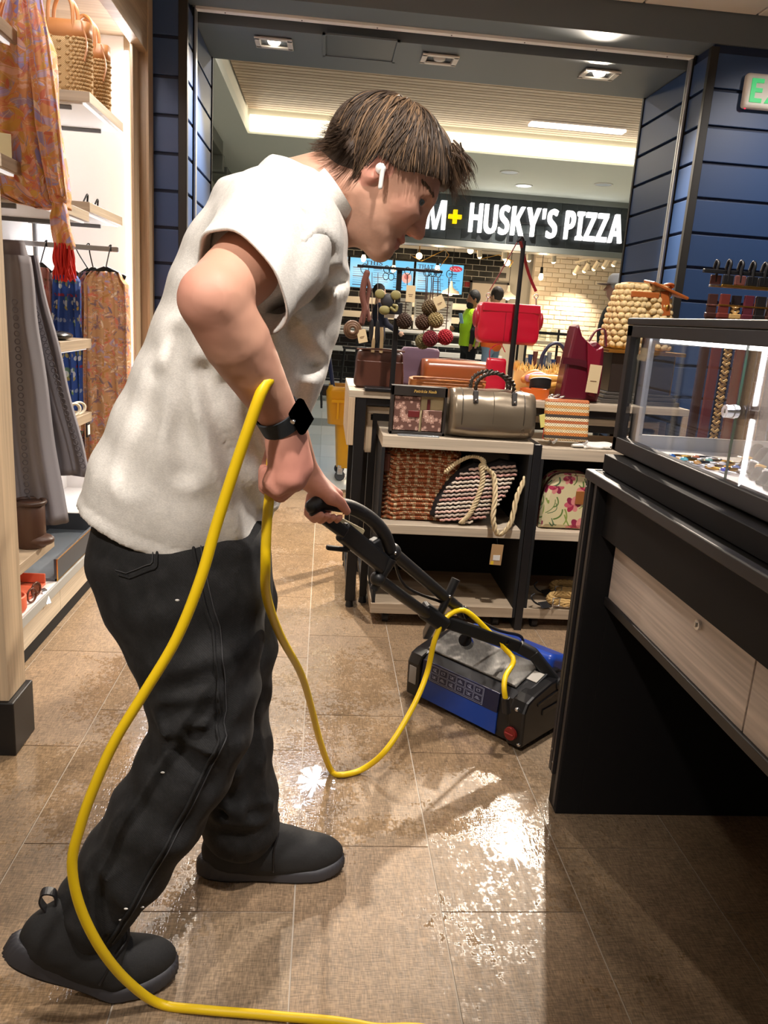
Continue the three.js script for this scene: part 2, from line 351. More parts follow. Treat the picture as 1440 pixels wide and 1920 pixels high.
// recessed lamps in the shop ceiling over and behind the viewpoint
function ceilingSpot(label, x, z, tgt, inten, angle = .8) {
  const g = thing('ceiling_spotlight', label, 'light', [x, 2.82, z]);
  part('trim_ring', new THREE.TorusGeometry(.062, .008, 8, 28).rotateX(Math.PI / 2).translate(x, 2.85, z), MAT.white, g);
  part('lamp', lath([[0, -.004], [.05, 0], [.055, .01], [0, .01]], 24).translate(x, 2.842, z), M(0xffffff, .4, { emissive: 0xfff0dc, emissiveIntensity: 6 }), g);
  const l = new THREE.SpotLight(0xfff5ec, inten, 0, angle, .7, 2); l.position.set(x, 2.825, z); l.target.position.set(...tgt); l.castShadow = true; l.shadow.radius = 3.0; scene.add(l); scene.add(l.target);
}
ceilingSpot('round ceiling spotlight added as fill light on the person', -.75, .5, [-.24, 1.05, -1.35], 21, .36);  // unseen fill spot added to light the near side of the person
ceilingSpot('round ceiling spotlight over the aisle in front of the counter', .42, -.55, [-.2, 1.05, -1.4], 15, .42);
ceilingSpot('round ceiling spotlight over the far aisle by the shelving', -.55, -2.6, [-.75, .8, -3.0], 5, .8);
ceilingSpot('round ceiling spotlight over the display tables', .75, -2.1, [.65, .7, -3.0], 20, .75);
ceilingSpot('round ceiling spotlight above the glass showcase', 1.5, -.6, [1.05, .9, -1.5], 4, .6);
ceilingSpot('round ceiling spotlight added to brighten the right blue wall', 2.55, -3.3, [2.5, 1.4, -4.4], 9, .8);  // unseen spot added so that the blue planks come out brighter
// exit sign
const ex = thing('exit_sign', 'white exit sign with green letters on the blue plank wall', 'sign', [2.34, 2.4, -4.37]);
part('case', bx(2.145, 2.535, 2.405, 2.575, -4.4, -4.352, .018), M(0xe8e4dd, .45), ex);
const font = await new FontLoader().loadAsync('fonts/droid/droid_sans_bold.typeface.json');
function text(s, size, depth, bevel = 0) { const g = new TextGeometry(s, { font, size, depth, curveSegments: 6, bevelEnabled: bevel > 0, bevelSize: bevel, bevelThickness: bevel, bevelSegments: 2 }); g.computeBoundingBox(); return g; }
{
  const word = 'EXIT'; let x = 2.172;
  const mGreen = M(0x0fae62, .4, { emissive: 0x10c86a, emissiveIntensity: .5 });
  for (const ch of word) { const g = text(ch, .115, .006); const b = g.boundingBox; part('letter', g.translate(x - b.min.x, 2.432, -4.354), mGreen, ex); x += b.max.x - b.min.x + .016; }
  part('indicator', sph([2.165, 2.404, -4.37], .004), M(0xff3050, .4, { emissive: 0xff2040, emissiveIntensity: 2 }), ex);
}
// ================= CONCOURSE AND PIZZA COUNTER =================
const pale = M(0xd5d6c6, .8), slatMat = [0xb79f86, 0xae957c, 0xc0a88e].map(c => M(c, .6));
struct('wall_concourse_left', bx(-7.1, -7, -.08, 4, -18, -5.3), pale);
struct('wall_concourse_right', bx(9, 9.1, -.08, 4, -18, -5.3), pale);
struct('wall_mall_back', bx(-7, -.62, -.08, 4, -13.6, -13.4), pale);
for (let i = 0; i < 7; i++) struct('trim_' + (10 + i), bx(-6.4 + i * .85, -6.385 + i * .85, 0, 3.2, -13.4, -13.385), M(0xb9baa9, .7));
struct('wall_above_entrance', bx(-7, 9, 2.95, 4, -5.4, -5.29), pale);
struct('wall_concourse_near', [bx(-7, -1.5, -.08, 4, -5.4, -5.29), bx(3.2, 9, -.08, 4, -5.4, -5.29)], pale);
struct('ceiling_concourse', [bx(-7, -1.02, 3.2, 3.3, -13.4, -5.3), bx(-1.02, 9, 3.2, 3.3, -13.4, -10.02), bx(-1.02, 9, 3.2, 3.3, -6.2, -5.3)], M(0xe1e4da, .8));
struct('ceiling_coffer', [bx(-1.08, 9, 3.56, 3.64, -10.1, -6.1), bx(-1.08, -1.02, 3.3, 3.56, -10.1, -6.1), bx(-1.02, 9, 3.3, 3.56, -10.12, -10.02), bx(-1.02, 9, 3.3, 3.56, -6.2, -6.1)], M(0xeceadf, .8));
const slats = sgroup('ceiling_slats', [3, 3.43, -8]);
for (let i = 0; i < 38; i++) { const z = -6.25 - i * .095; part('slat', bx(-1.0, 8.9, 3.43, 3.47, z - .078, z), slatMat[i % 3], slats); }
const cove = solo('cove_light', 'bright cove light strip along the far edge of the slatted ceiling', 'light', bx(-1.0, 6.8, 3.22, 3.4, -10.015, -9.97, .01), M(0xfffaf0, .5, { emissive: 0xfff1d4, emissiveIntensity: 1.6 }));
for (const [x, l, zz = -9.35] of [[.1, 'linear ceiling lamp nearest the entrance on the left', -6.9], [3.2, 'linear ceiling lamp nearest the entrance on the right', -6.9], [2.72, 'bright linear lamp set in the slatted concourse ceiling'], [6.0, 'linear ceiling lamp at the right over the concourse, behind the entrance header']])
  solo('linear_lamp', l, 'light', bx(x - .55, x + .55, 3.4, 3.432, zz - .07, zz + .07, .012), M(0xffffff, .4, { emissive: 0xfff8ea, emissiveIntensity: 2.2 }));
{ // grey metal channel hanging under the left ceiling
  const g = thing('metal_channel', 'grey sheet metal channel stepping along the concourse ceiling', 'duct', [-1.6, 2.8, -11]);
  part('upper_run', bx(-1.62, -1.38, 3.04, 3.199, -10.6, -8.2, .01), M(0x6f716a, .45, { metalness: .5 }), g);
  part('drop', bx(-1.62, -1.38, 2.86, 3.06, -10.75, -10.6, .01), M(0x82847c, .45, { metalness: .5 }), g);
  part('lower_run', bx(-1.62, -1.34, 2.84, 2.93, -12.6, -10.75, .01), M(0x6a6c66, .45, { metalness: .5 }), g);
}
for (const [x, z, lit, l] of [[2.77, -11.9, 1, 'small lit round downlight above the pizza sign'], [2.35, -11.0, 0, 'unlit round ceiling fitting right of the hair'], [3.75, -11.3, 0, 'flat unlit ceiling fitting near the right pier']]) {
  const g = thing('ceiling_downlight', l, 'light', [x, 3.18, z]);
  part('ring', new THREE.TorusGeometry(.12, .012, 6, 24).rotateX(Math.PI / 2).translate(x, 3.197, z), MAT.white, g);
  if (lit) { const l2 = new THREE.SpotLight(0xfff4e6, 26, 0, 1.2, .5, 2); l2.position.set(x, 3.175, z); l2.target.position.set(x, 0, z); l2.castShadow = true; scene.add(l2); scene.add(l2.target); }
  part('lens', new THREE.CylinderGeometry(.11, .11, .01, 20).translate(x, 3.195, z), lit ? M(0xffffff, .4, { emissive: 0xffffff, emissiveIntensity: 2 }) : M(0xaab4bb, .4), g);
}
// --- sign band ---
const ZS = -12.7, band = sgroup('wall_sign_band', [3, 2.45, ZS]);
part('backing', bx(-.6, 7.5, 2.45, 3.12, ZS - .3, ZS - .012), M(0x6f7472, .7), band);
const darkTile = [0x2b3032, 0x343a3c, 0x25292c].map(c => M(c, .28));
reseed(3);
for (let r = 0; r < 4; r++) for (let c = 0; c < 34; c++) { const x = -.6 + c * .24 - (r % 2) * .12; if (x > 6.9) continue; part('tile', bx(x + .004, x + .236, 2.458 + r * .165 + .004, 2.458 + r * .165 + .161, ZS - .02, ZS, .002), darkTile[Math.floor(rnd() * 3)], band); }
struct('trim_20', [bx(-.6, 7.5, 2.36, 2.45, ZS - .32, ZS + .04, .006), bx(-.6, 7.5, 3.12, 3.2, ZS - .32, ZS + .02)], M(0x7c7f7b, .45));
const sign = thing('shop_sign', 'glowing white channel letter sign over the pizza counter', 'sign', [3, 2.5, ZS + .05]);
{
  const glow = M(0xffffff, .4, { emissive: 0xffffff, emissiveIntensity: 1.15 });
  const put = (word, x0, x1, yb, yt, mat) => {
    const gs = []; let x = 0; const H = yt - yb;
    for (const ch of word) { const g = text(ch, 1, .08); const b = g.boundingBox; g.translate(-b.min.x, 0, 0); const w = b.max.x - b.min.x; const hh = 'M+'.includes(ch) ? 1 : 1; gs.push([g, x, w]); x += w + .13; }
    const W = x - .13, cap = .95;
    for (const [g, gx] of gs) { const bb = g.boundingBox; g.translate(gx, 0, 0); g.scale((x1 - x0) / W, H / cap, 1); g.translate(x0, yb, ZS + .03); part('letter', g, mat, sign); }
    if (mat) part('standoff', bx(x0 + .02, x1 - .02, yb + H * .45, yb + H * .5, ZS, ZS + .031), MAT.black, sign);
  };
  put("HUSKY'S", [2.138,2.549,-12.7][0], [3.531,2.65,-12.7][0], 2.585, 2.99, glow);
  put('PIZZA', [3.659,2.659,-12.7][0], [4.589,2.727,-12.7][0], 2.585, 2.99, glow);
  put('M', [1.458,2.5,-12.7][0], [1.768,2.523,-12.7][0], 2.585, 2.99, glow);
  const cx = [1.913,2.801,-12.7][0], cy = 2.79, yel = M(0xffdf00, .4, { emissive: 0xffd800, emissiveIntensity: .8 });
  part('plus', [bx(cx - .1, cx + .1, cy - .03, cy + .03, ZS + .02, ZS + .1), bx(cx - .03, cx + .03, cy - .1, cy + .1, ZS + .02, ZS + .1)], yel, sign);
}
// --- kitchen room ---
struct('ceiling_kitchen', bx(-.6, 9, 2.62, 2.75, -16.4, ZS - .1), M(0x17181c, .8));
struct('wall_kitchen_left', bx(-.72, -.6, -.08, 2.75, -16.4, ZS - .3), M(0x222326, .7));
const kb = sgroup('wall_kitchen_back', [1.5, 0, -16.1]);
part('backing', bx(-.6, 9, -.08, 2.7, -16.4, -16.02), M(0xb9b7b2, .8), kb);
const blackTile = [0x121316, 0x191a1d, 0x0e0f11].map(c => M(c, .2));
reseed(21);
const tileGeo = [rbox(.268, .1, .02, .002)];
for (let r = 0; r < 22; r++) for (let c = 0; c < 15; c++) {
  const x = -.5 + c * .28 + (r % 2) * .14, y = .2 + r * .11; if (x > 3.55) continue;
  const m = new THREE.Mesh(tileGeo[0], (r === 16 && c === 12) || (r === 15 && c === 12) ? M(0x7a1016, .3) : blackTile[Math.floor(rnd() * 3)]);
  m.name = 'tile'; m.position.set(x - 1.5, y, .08); m.castShadow = m.receiveShadow = true; kb.add(m);
}
const wb = sgroup('wall_white_brick', [5.3, 0, -15.4]);
const wbx0 = [3.965,2.349,-15.4][0];
part('backing', bx(wbx0, 9, -.08, 2.62, -15.55, -15.41), M(0xcfc3b1, .9), wb);
const brickM = [0xe2d8c8, 0xdccfbd, 0xe8dfd2].map(c => M(c, .75)), brickG = [rbox(.232, .078, .03, .008), rbox(.228, .076, .024, .01)];
for (let r = 0; r < 24; r++) for (let c = 0; c < 11; c++) {
  const x = wbx0 + .12 + c * .245 + (r % 2) * .12, y = .55 + r * .088;
  const m = new THREE.Mesh(brickG[(r + c) % 2], brickM[Math.floor(rnd() * 3)]); m.name = 'brick'; m.position.set(x - 5.3, y, rr(-.012, .006)); m.castShadow = m.receiveShadow = true; wb.add(m);
}
// menu screens
const menuTex = (title, x0, red) => canvasTex(512, 300, (g, w, h) => {
  g.fillStyle = '#6cc7f2'; g.fillRect(0, 0, w, h); g.fillStyle = '#10314f'; g.font = 'bold 58px serif'; g.fillText(title, x0, 62);
  g.fillStyle = '#2a5f86'; let s = 3; for (let c = 0; c < 3; c++) for (let r = 0; r < 9; r++) { s = (s * 73 + 17) % 97; const y = 92 + r * 22; if (r % 4 === 0) { g.fillStyle = '#123a5c'; g.fillRect(24 + c * 165, y, 60 + s * .5, 10); g.fillStyle = '#2f6d96'; } else g.fillRect(24 + c * 165, y, 70 + s * .6, 5); }
  if (red) { g.fillStyle = '#d2364a'; g.beginPath(); g.ellipse(430, 42, 70, 30, 0, 0, 7); g.fill(); g.fillStyle = '#f3b7b0'; for (let i = 0; i < 9; i++) { g.beginPath(); g.arc(380 + i * 12, 36 + (i % 3) * 8, 6, 0, 7); g.fill(); } }
  else { g.fillStyle = '#e8a79a'; g.beginPath(); g.ellipse(460, 170, 40, 55, 0, 0, 7); g.fill(); g.fillStyle = '#c85a55'; g.beginPath(); g.ellipse(460, 160, 20, 26, 0, 0, 7); g.fill(); }
}, 1, 1, false);
{
  const za = -15.8, P0 = [-0.589,2.272,-15.8], P1 = [2.673,2.282,-15.8], top = 2.32, bot = 1.73;
  const xs = [P0[0], [0.39,2.302,-15.8][0], [1.685,2.313,-15.8][0], P1[0]];
  const names = [['S', 300], ['THIS', 120], ['THAT', 20]], labels = ['blue menu screen at the left, mostly hidden behind the shirt', 'blue menu screen headed THIS', 'blue menu screen headed THAT'];
  for (let i = 0; i < 3; i++) {
    const g = thing('menu_screen', labels[i], 'screen', [(xs[i] + xs[i + 1]) / 2, bot, za], 'menu screens over the pizza counter');
    part('mount', bx((xs[i] + xs[i + 1]) / 2 - .1, (xs[i] + xs[i + 1]) / 2 + .1, bot + .2, top - .2, -16.02, za - .055), MAT.black, g);
    part('case', bx(xs[i] + .01, xs[i + 1] - .01, bot, top, za - .06, za - .005, .006), MAT.black, g);
    const t = menuTex(names[i][0], names[i][1], i === 2);
    const pl = new THREE.PlaneGeometry(xs[i + 1] - xs[i] - .05, top - bot - .04); pl.translate((xs[i] + xs[i + 1]) / 2, (top + bot) / 2, za + .002);
    part('display', pl, M(0x111111, .3, { emissive: 0xffffff, emissiveMap: t, emissiveIntensity: 1.0 }), g, true);
  }
  areaLight((xs[1] + xs[3]) / 2, 2.02, za + .02, 1.9, .5, 0x8fd0ff, 1.2, 0, Math.PI);
}
// shelves on the kitchen wall, counter and posters
for (const [y, l] of [[1.45, 'upper white wall shelf under the menu screens'], [1.18, 'lower white wall shelf under the menu screens']]) solo('wall_shelf', l, 'shelf', bx(-.4, 3.3, y, y + .12, -16, -15.7, .006), M(0xdcd9d2, .6));
const counter = thing('service_counter', 'black tiled service counter with white ledges', 'counter', [1.2, 0, -13.6]);
part('body', bx(-.6, 3.0, .1, .98, -13.95, -13.42), M(0x8a8a86, .7), counter);
reseed(9);
for (let r = 0; r < 8; r++) for (let c = 0; c < 13; c++) { const x = -.6 + c * .28 + (r % 2) * .14; if (x > 2.75) continue; part('tile', bx(x + .006, x + .274, .16 + r * .1, .16 + r * .1 + .09, -13.43, -13.41), blackTile[Math.floor(rnd() * 3)], counter); }
part('worktop', bx(-.62, 3.04, .98, 1.03, -14, -13.3, .008), M(0xe4e0d8, .4), counter);
part('rail', bx(-.62, 3.0, .62, .7, -13.42, -13.2, .006), M(0xe4e0d8, .4), counter);
part('baseboard', bx(-.6, 3.0, 0, .14, -13.43, -13.38), M(0xd6d4cd, .6), counter);
for (const [px, w, y, h, l] of [[-.02, .22, 1.05, .34, 'pink paper notice'], [1.16, .3, 1.05, .5, 'tall printed menu board left of the pom-poms'], [1.5, .3, 1.05, .5, 'tall printed menu board behind the pom-poms'], [1.86, .3, 1.05, .5, 'tall printed menu board beside the vest']]) {
  const g = thing('menu_board', l + ' on the service counter', 'menu board', [px + w / 2, y, -13.7], 'menu boards on the counter');
  part('board', bx(px, px + w, y, y + h, -13.72, -13.7, .003), M(l.includes('pink') ? 0xe8c9b4 : 0xe9e4da, .7), g);
  part('print', Array.from({ length: 9 }, (_, i) => bx(px + .03, px + w - .03 - (i * 37 % 11) * .008, y + h - .07 - i * (h - .1) / 9, y + h - .055 - i * (h - .1) / 9, -13.7, -13.6985)), M(0x6b5a4a, .8), g);
}
// picture behind the vest wearer
{ const g = thing('framed_picture', 'dark framed picture on the tiled kitchen wall', 'picture', [3.2, 1.3, -15.95]);
  part('frame', [bx(2.83, 3.62, 1.35, 1.39, -16, -15.93), bx(2.83, 3.62, 2.0, 2.04, -16, -15.93), bx(2.83, 2.87, 1.35, 2.04, -16, -15.93), bx(3.58, 3.62, 1.35, 2.04, -16, -15.93)], MAT.black, g);
  part('print', bx(2.87, 3.58, 1.39, 2.0, -15.99, -15.95), M(0xa8a19a, .6), g); }
// track spots, bare bulbs and pendants
const bulbM = M(0xfff2d8, .3, { emissive: 0xffd9a0, emissiveIntensity: 7 });
function pendant(px, py, z, kind, label) {
  const g = thing(kind === 'dome' ? 'dome_pendant' : 'bulb_pendant', label, 'pendant lamp', [px, py - .1, z], 'pendant lamps over the pizza counter');
  part('cord', cyl([px, 2.62, z], [px, py + .1, z], .006, .006, 6), MAT.black, g);
  if (kind === 'dome') { part('shade', lath([[.02, .2], [.03, .12], [.05, .06], [.15, .02], [.17, -.03], [.16, -.03], [.14, .01], [.02, .1]], 20).translate(px, py, z), M(0xe6e2da, .35), g); part('bulb', sph([px, py - .02, z], .045), bulbM, g); }
  else { part('socket', cyl([px, py + .02, z], [px, py + .13, z], .03, .024, 12), MAT.black, g); part('bulb', lath([[0, -.1], [.03, -.09], [.045, -.05], [.038, -.01], [.02, .03], [0, .03]], 16).translate(px, py, z), bulbM, g); }
  const l = new THREE.PointLight(0xffdcae, kind === 'dome' ? 1.6 : 1.8, 0, 2); l.position.set(px, py - .12, z); l.castShadow = true; scene.add(l);
}
const pz_ = -14.4;
pendant([0.609,2.24,-14.4][0], [0.609,2.24,-14.4][1], pz_, 'bulb', 'bare bulb pendant nearest the shirt front');
pendant([1.153,2.079,-14.4][0], [1.151,2.097,-14.4][1], pz_, 'bulb', 'bare bulb pendant before the THIS screen');
pendant([1.937,2.133,-14.4][0], [1.935,2.152,-14.4][1], pz_, 'bulb', 'bare bulb pendant before the THAT screen');
pendant([3.838,2.173,-14.4][0], [3.841,2.145,-14.4][1], pz_, 'bulb', 'bare bulb pendant before the white brick wall');
pendant([2.291,1.746,-14.9][0], [2.291,1.746,-14.9][1], -14.9, 'dome', 'white dome pendant below the menu screens');
pendant([3.379,1.742,-14.9][0], [3.379,1.742,-14.9][1], -14.9, 'dome', 'white dome pendant behind the red handbag strap');
const trackM = M(0xe8dcc6, .5);
function track(label, a, b, n, heads) {
  const g = thing('track_light', label, 'track light', [(a[0] + b[0]) / 2, a[1] - .2, a[2]]);
  part('track', bar(a, b, .03, .03), trackM, g);
  for (const t of [.1, .9]) { const p = [0, 1, 2].map(k => mix(a[k], b[k], t)); part('stem', cyl(p, [p[0], 2.622, p[2]], .008, .008, 8), trackM, g); }
  for (let i = 0; i < n; i++) {
    const t = (i + .5) / n, p = [0, 1, 2].map(k => mix(a[k], b[k], t));
    const h = part('spot_head', [cyl([p[0], p[1], p[2]], [p[0], p[1] - .08, p[2]], .012), cyl([p[0], p[1] - .07, p[2]], [p[0] + heads[0], p[1] - .2, p[2] + heads[1]], .038, .045)], trackM, g);
    part('lens', sph([p[0] + heads[0] * 1.05, p[1] - .205, p[2] + heads[1] * 1.05], .036), bulbM, h);
  }
  const l = new THREE.SpotLight(0xffe0b8, 14, 0, .9, .7, 2); l.position.set((a[0] + b[0]) / 2 + heads[0] * 1.6, a[1] - .3, a[2] + heads[1] * 1.6); l.target.position.set((a[0] + b[0]) / 2 + heads[0] * 8, 0, a[2] + heads[1] * 8 - .5); l.castShadow = true; scene.add(l); scene.add(l.target);
}
track('track light with spot heads under the sign band', [2.301,2.518,-13.6], [4.013,2.529,-13.6], 4, [.03, -.06]);
track('row of track spots by the white brick wall', [4.495,2.416,-14.6], [5.241,2.626,-14.2], 5, [-.04, -.08]);
for (const [px, py, l] of [[803, 452, 'glowing bulb left of the yellow plus sign'], [786, 480, 'glowing bulb just under the nose'], [882, 470, 'glowing bulb under the letter H'], [951, 493, 'glowing bulb left of the red strap']].map(q => q)) {
  const P = { 803: [1.69,2.535,-14], 786: [1.551,2.279,-14], 882: [2.437,2.43,-14], 951: [3.105,2.273,-14] }[px];
  const g = thing('ceiling_bulb', l, 'bulb', P, 'bare bulbs under the sign band');
  part('bulb', sph(P, .055), bulbM, g); part('stem', cyl([P[0], P[1] + .04, P[2]], [P[0], 2.62, P[2]], .008, .008, 6), MAT.brass, g);
}
// wire cage lamps
for (const [pts, l] of [[[[1.402,2.286,-14],[1.595,2.194,-14],[1.998,2.416,-14],[2.07,2.333,-14],[1.928,2.128,-14]], 'brass wire geometric lamp left of the sign mid'], [[[2.509,2.47,-14],[2.646,2.312,-14],[2.941,2.395,-14],[3.206,2.307,-14],[3.152,2.196,-14]], 'brass wire geometric lamp under the sign']])
  solo('wire_lamp_frame', l, 'lamp', pts.slice(1).map((p, i) => cyl(pts[i], p, .007, .007, 6)), MAT.brass);
// furniture in the concourse
function frameTable(label, x0, x1, z0, z1, h, topM, t = .05) {
  const g = thing('cafe_table', label, 'table', [(x0 + x1) / 2, 0, (z0 + z1) / 2]);
  part('table_top', bx(x0, x1, h - t, h, z0, z1, .006), topM, g);
  for (const x of [x0 + .03, x1 - .03]) for (const z of [z0 + .03, z1 - .03]) part('leg', bx(x - .02, x + .02, 0, h - t, z - .02, z + .02), MAT.black, g);
  part('stretcher', [bx(x0 + .03, x1 - .03, .24, .27, z1 - .045, z1 - .015), bx(x0 + .03, x1 - .03, .24, .27, z0 + .015, z0 + .045)], MAT.black, g);
}
frameTable('white topped cafe table with black legs behind the far left', -.72, .52, -12.3, -11.7, .98, M(0xe6e2da, .4));
frameTable('white topped cafe table with black legs behind the pom-poms', [1.406,0.673,-12.5][0], [2.392,0.734,-12.5][0], -12.95, -12.5, .86, M(0xe6e2da, .4));
function stool(label, x, z, h, seatM) {
  const g = thing('bar_stool', label, 'stool', [x, 0, z], 'stools in the concourse');
  part('seat', bx(x - .17, x + .17, h - .04, h, z - .17, z + .17, .015), seatM, g);
  for (const a of [-1, 1]) for (const b of [-1, 1]) part('leg', cyl([x + a * .19, 0, z + b * .19], [x + a * .14, h - .04, z + b * .14], .014), MAT.black, g);
  part('footrest', [bar([x - .18, .25, z + .18], [x + .18, .25, z + .18], .02, .02), bar([x - .18, .25, z - .18], [x + .18, .25, z - .18], .02, .02), bar([x - .18, .25, z - .18], [x - .18, .25, z + .18], .02, .02), bar([x + .18, .25, z - .18], [x + .18, .25, z + .18], .02, .02)], MAT.black, g);
}
stool('black stool left of the mop bucket handle', -.2, -10.4, .78, MAT.black);
stool('black stool behind the tall display table', .42, -11.3, .78, MAT.black);
stool('wooden seated stool behind the navy handle', [3.09,0.69,-10.5][0], -10.5, .66, M(0xc8a878, .5));
// condiment stand
{
  const x0 = [2.861,1.007,-11.2][0], x1 = [3.493,1.047,-11.2][0], z0 = -11.7, z1 = -11.2;
  const g = thing('condiment_stand', 'dark shelf stand with pale top full of cups', 'stand', [(x0 + x1) / 2, 0, -11.45]);
  for (const y of [.25, .62, .98]) part('shelf', bx(x0, x1, y, y + .05, z0, z1, .005), y > .9 ? M(0xd6c5aa, .5) : MAT.black, g);
  for (const x of [x0, x1 - .03]) for (const z of [z0, z1 - .03]) part('post', bx(x, x + .03, 0, 1.2, z, z + .03), MAT.black, g);
  part('rail', bx(x0, x1, 1.12, 1.16, z1 - .03, z1), MAT.black, g);
  reseed(77);
  const cols = [0xd9d9de, 0x5a6fae, 0xb46a5a, 0xe6ddcc, 0x8894b8];
  for (let i = 0; i < 8; i++) { const x = x0 + .08 + i * (x1 - x0 - .14) / 7; solo('paper_cup', ['first', 'second', 'third', 'fourth', 'fifth', 'sixth', 'seventh', 'eighth'][i] + ' cup from the left on the middle shelf of the condiment stand', 'cup', lath([[0, 0], [.028, 0], [.036, .1 + .05 * (i % 3)], [.033, .1 + .05 * (i % 3)], [.026, .01], [0, .01]], 14).translate(x, .671, -11.4), M(cols[i % 5], .5), 'cups on the condiment stand'); }
  for (let i = 0; i < 3; i++) solo('glass_jar', ['left', 'middle', 'right'][i] + ' glass jar on top of the condiment stand', 'jar', lath([[0, 0], [.05, 0], [.055, .03], [.055, .12], [.04, .15], [.04, .17], [0, .17]], 16).translate(x0 + .15 + i * .16, 1.031, -11.45), MP(0xdfe6e0, .05, { transmission: .85, thickness: 0 }), 'jars on the condiment stand');
}
// ================= THE MAN WITH THE FLOOR MACHINE =================
const man = thing('person', 'person in white t-shirt and black jeans bending forward to push a floor scrubber', 'person', [-.15, 0, -1.35]);
const skinM = MP(0xffffff, .58, { vertexColors: true, sheen: .15, sheenRoughness: .5 });
function paint(g, fn) { const p = g.attributes.position, c = new Float32Array(p.count * 3); for (let i = 0; i < p.count; i++) { const q = fn(p.getX(i), p.getY(i), p.getZ(i)); c[3 * i] = q[0]; c[3 * i + 1] = q[1]; c[3 * i + 2] = q[2]; } g.setAttribute('color', new THREE.BufferAttribute(c, 3)); return g; }
const mixc = (a, b, t) => [mix(a[0], b[0], t), mix(a[1], b[1], t), mix(a[2], b[2], t)];
const SK = [.62, .345, .235], SKP = [.62, .235, .185], SKS = [.43, .255, .18];
// --- torso and shirt ---
const torsoS = [[[-0.26,0.807,-1.38],0.169,0.185], [[-0.239,0.883,-1.38],0.159,0.19], [[-0.205,0.965,-1.38],0.154,0.195], [[-0.174,1.046,-1.38],0.148,0.2], [[-0.145,1.125,-1.38],0.145,0.2], [[-0.12,1.206,-1.38],0.142,0.2], [[-0.101,1.27,-1.38],0.135,0.2], [[-0.083,1.333,-1.38],0.117,0.175], [[-0.054,1.375,-1.38],0.080,0.125], [[-0.025,1.394,-1.38],0.039,0.07]];
const torsoF = chain(torsoS, .03);
const hemA = [-0.421,0.857,-1.38], hemB = [-0.098,0.758,-1.38];
const hemD = VA(hemB).sub(VA(hemA)).normalize(), hemN = V(-hemD.y, hemD.x, 0); if (hemN.y < 0) hemN.negate();
const hemO = VA(hemA).dot(hemN);
const shR = [-0.076,1.308,-1.21], elR = [-0.143,1.208,-1.02], wrR = [-0.053,1.042,-1.115];
const shL = [-0.074,1.313,-1.56], elL = [-0.098,1.037,-1.68], wrL = [-0.025,0.838,-1.745];
const slR = [shR, [-0.12,1.246,-1.05]], slL = [shL, [-0.057,1.184,-1.66]];
const upR = VA(elR).sub(VA(shR)).normalize(), cuffO = VA([-0.12,1.234,-1.03]).dot(upR) ;
const cuffN = V(-.55, -.5, .67).normalize(), cuffP = VA([-0.114,1.231,-1.075]);
function shirtBase(p) {
  let d = torsoF(p);
  d = smin(d, cap(p, shR, [mix(shR[0], cuffP.x, .35), mix(shR[1], cuffP.y, .35), mix(shR[2], cuffP.z, .35)], .094, .078), .05);
  let l2 = cap(p, shL, slL[1], .1, .085);
  d = smin(d, l2, .05);
  return d;
}
const folds = [  // creases pressed into the cloth: a, b, radius, depth
  [[-0.176,1.104,-1.17], [-0.097,0.848,-1.19], .018, 0.0175], [[-0.139,1.09,-1.17], [-0.08,0.892,-1.19], .014, 0.0150], [[-0.216,1.147,-1.17], [-0.204,0.954,-1.19], .02, 0.0112],
  [[-0.067,1.187,-1.16], [-0.011,1.222,-1.2], .014, 0.0163], [[-0.058,1.173,-1.16], [-0.018,1.119,-1.2], .016, 0.0137], [[-0.108,1.325,-1.12], [-0.044,1.317,-1.13], .016, 0.0088], [[-0.013,1.285,-1.14], [-0.018,1.22,-1.16], .018, 0.0100],
  [[-0.247,1.084,-1.17], [-0.292,0.933,-1.19], .02, 0.0100], [[-0.037,1.112,-1.17], [-0.065,0.942,-1.2], .018, 0.0125], [[-0.07,1.202,-1.15], [0.019,1.254,-1.2], .012, 0.0125], [[-0.136,1.309,-1.12], [-0.1,1.272,-1.05], .014, 0.0063]];
function shirtF(p) {
  let d = shirtBase(p);
  if (d > .05 || d < -.05) return d;
  if (p[2] > -1.34) for (const [a, b, r, h] of folds) { const q = cap([p[0], p[1], 0], [a[0], a[1], 0], [b[0], b[1], 0], 0, 0) / r; if (q < 3) d += h * Math.exp(-q * q) * 1.0 - h * .35 * Math.exp(-(q - 1.5) * (q - 1.5) * 2); }
  d += .004 * noise(p[0] * 15 - p[1] * 4.5, p[1] * 1.3, p[2] * 11) + .0011 * noise(p[0] * 34 - p[1] * 9, p[1] * 7, p[2] * 26);
  const hh = p[0] * hemN.x + p[1] * hemN.y - hemO; d += .0018 * Math.exp(-(((hh - .026) / .004) ** 2));   // hem stitching
  return d;
}
const jersey = tex(256, 256, (u, v) => { const k = 228 + 22 * (vn(u * 64, v * 128, 64, 128) - .5) + 10 * (vn(u * 12, v * 12, 12, 12) - .5); return [k, k * .985, k * .955]; }, true, .12, .12);
const jerseyB = tex(256, 256, (u, v) => { const k = 128 + 90 * (vn(u * 64, v * 128, 64, 128) - .5) + 40 * (vn(u * 9, v * 14, 9, 14) - .5); return [k]; }, false, .12, .12);
const shirtM = MP(0xffffff, .85, { map: jersey, bumpMap: jerseyB, bumpScale: .0003, sheen: .3, sheenRoughness: .6 });
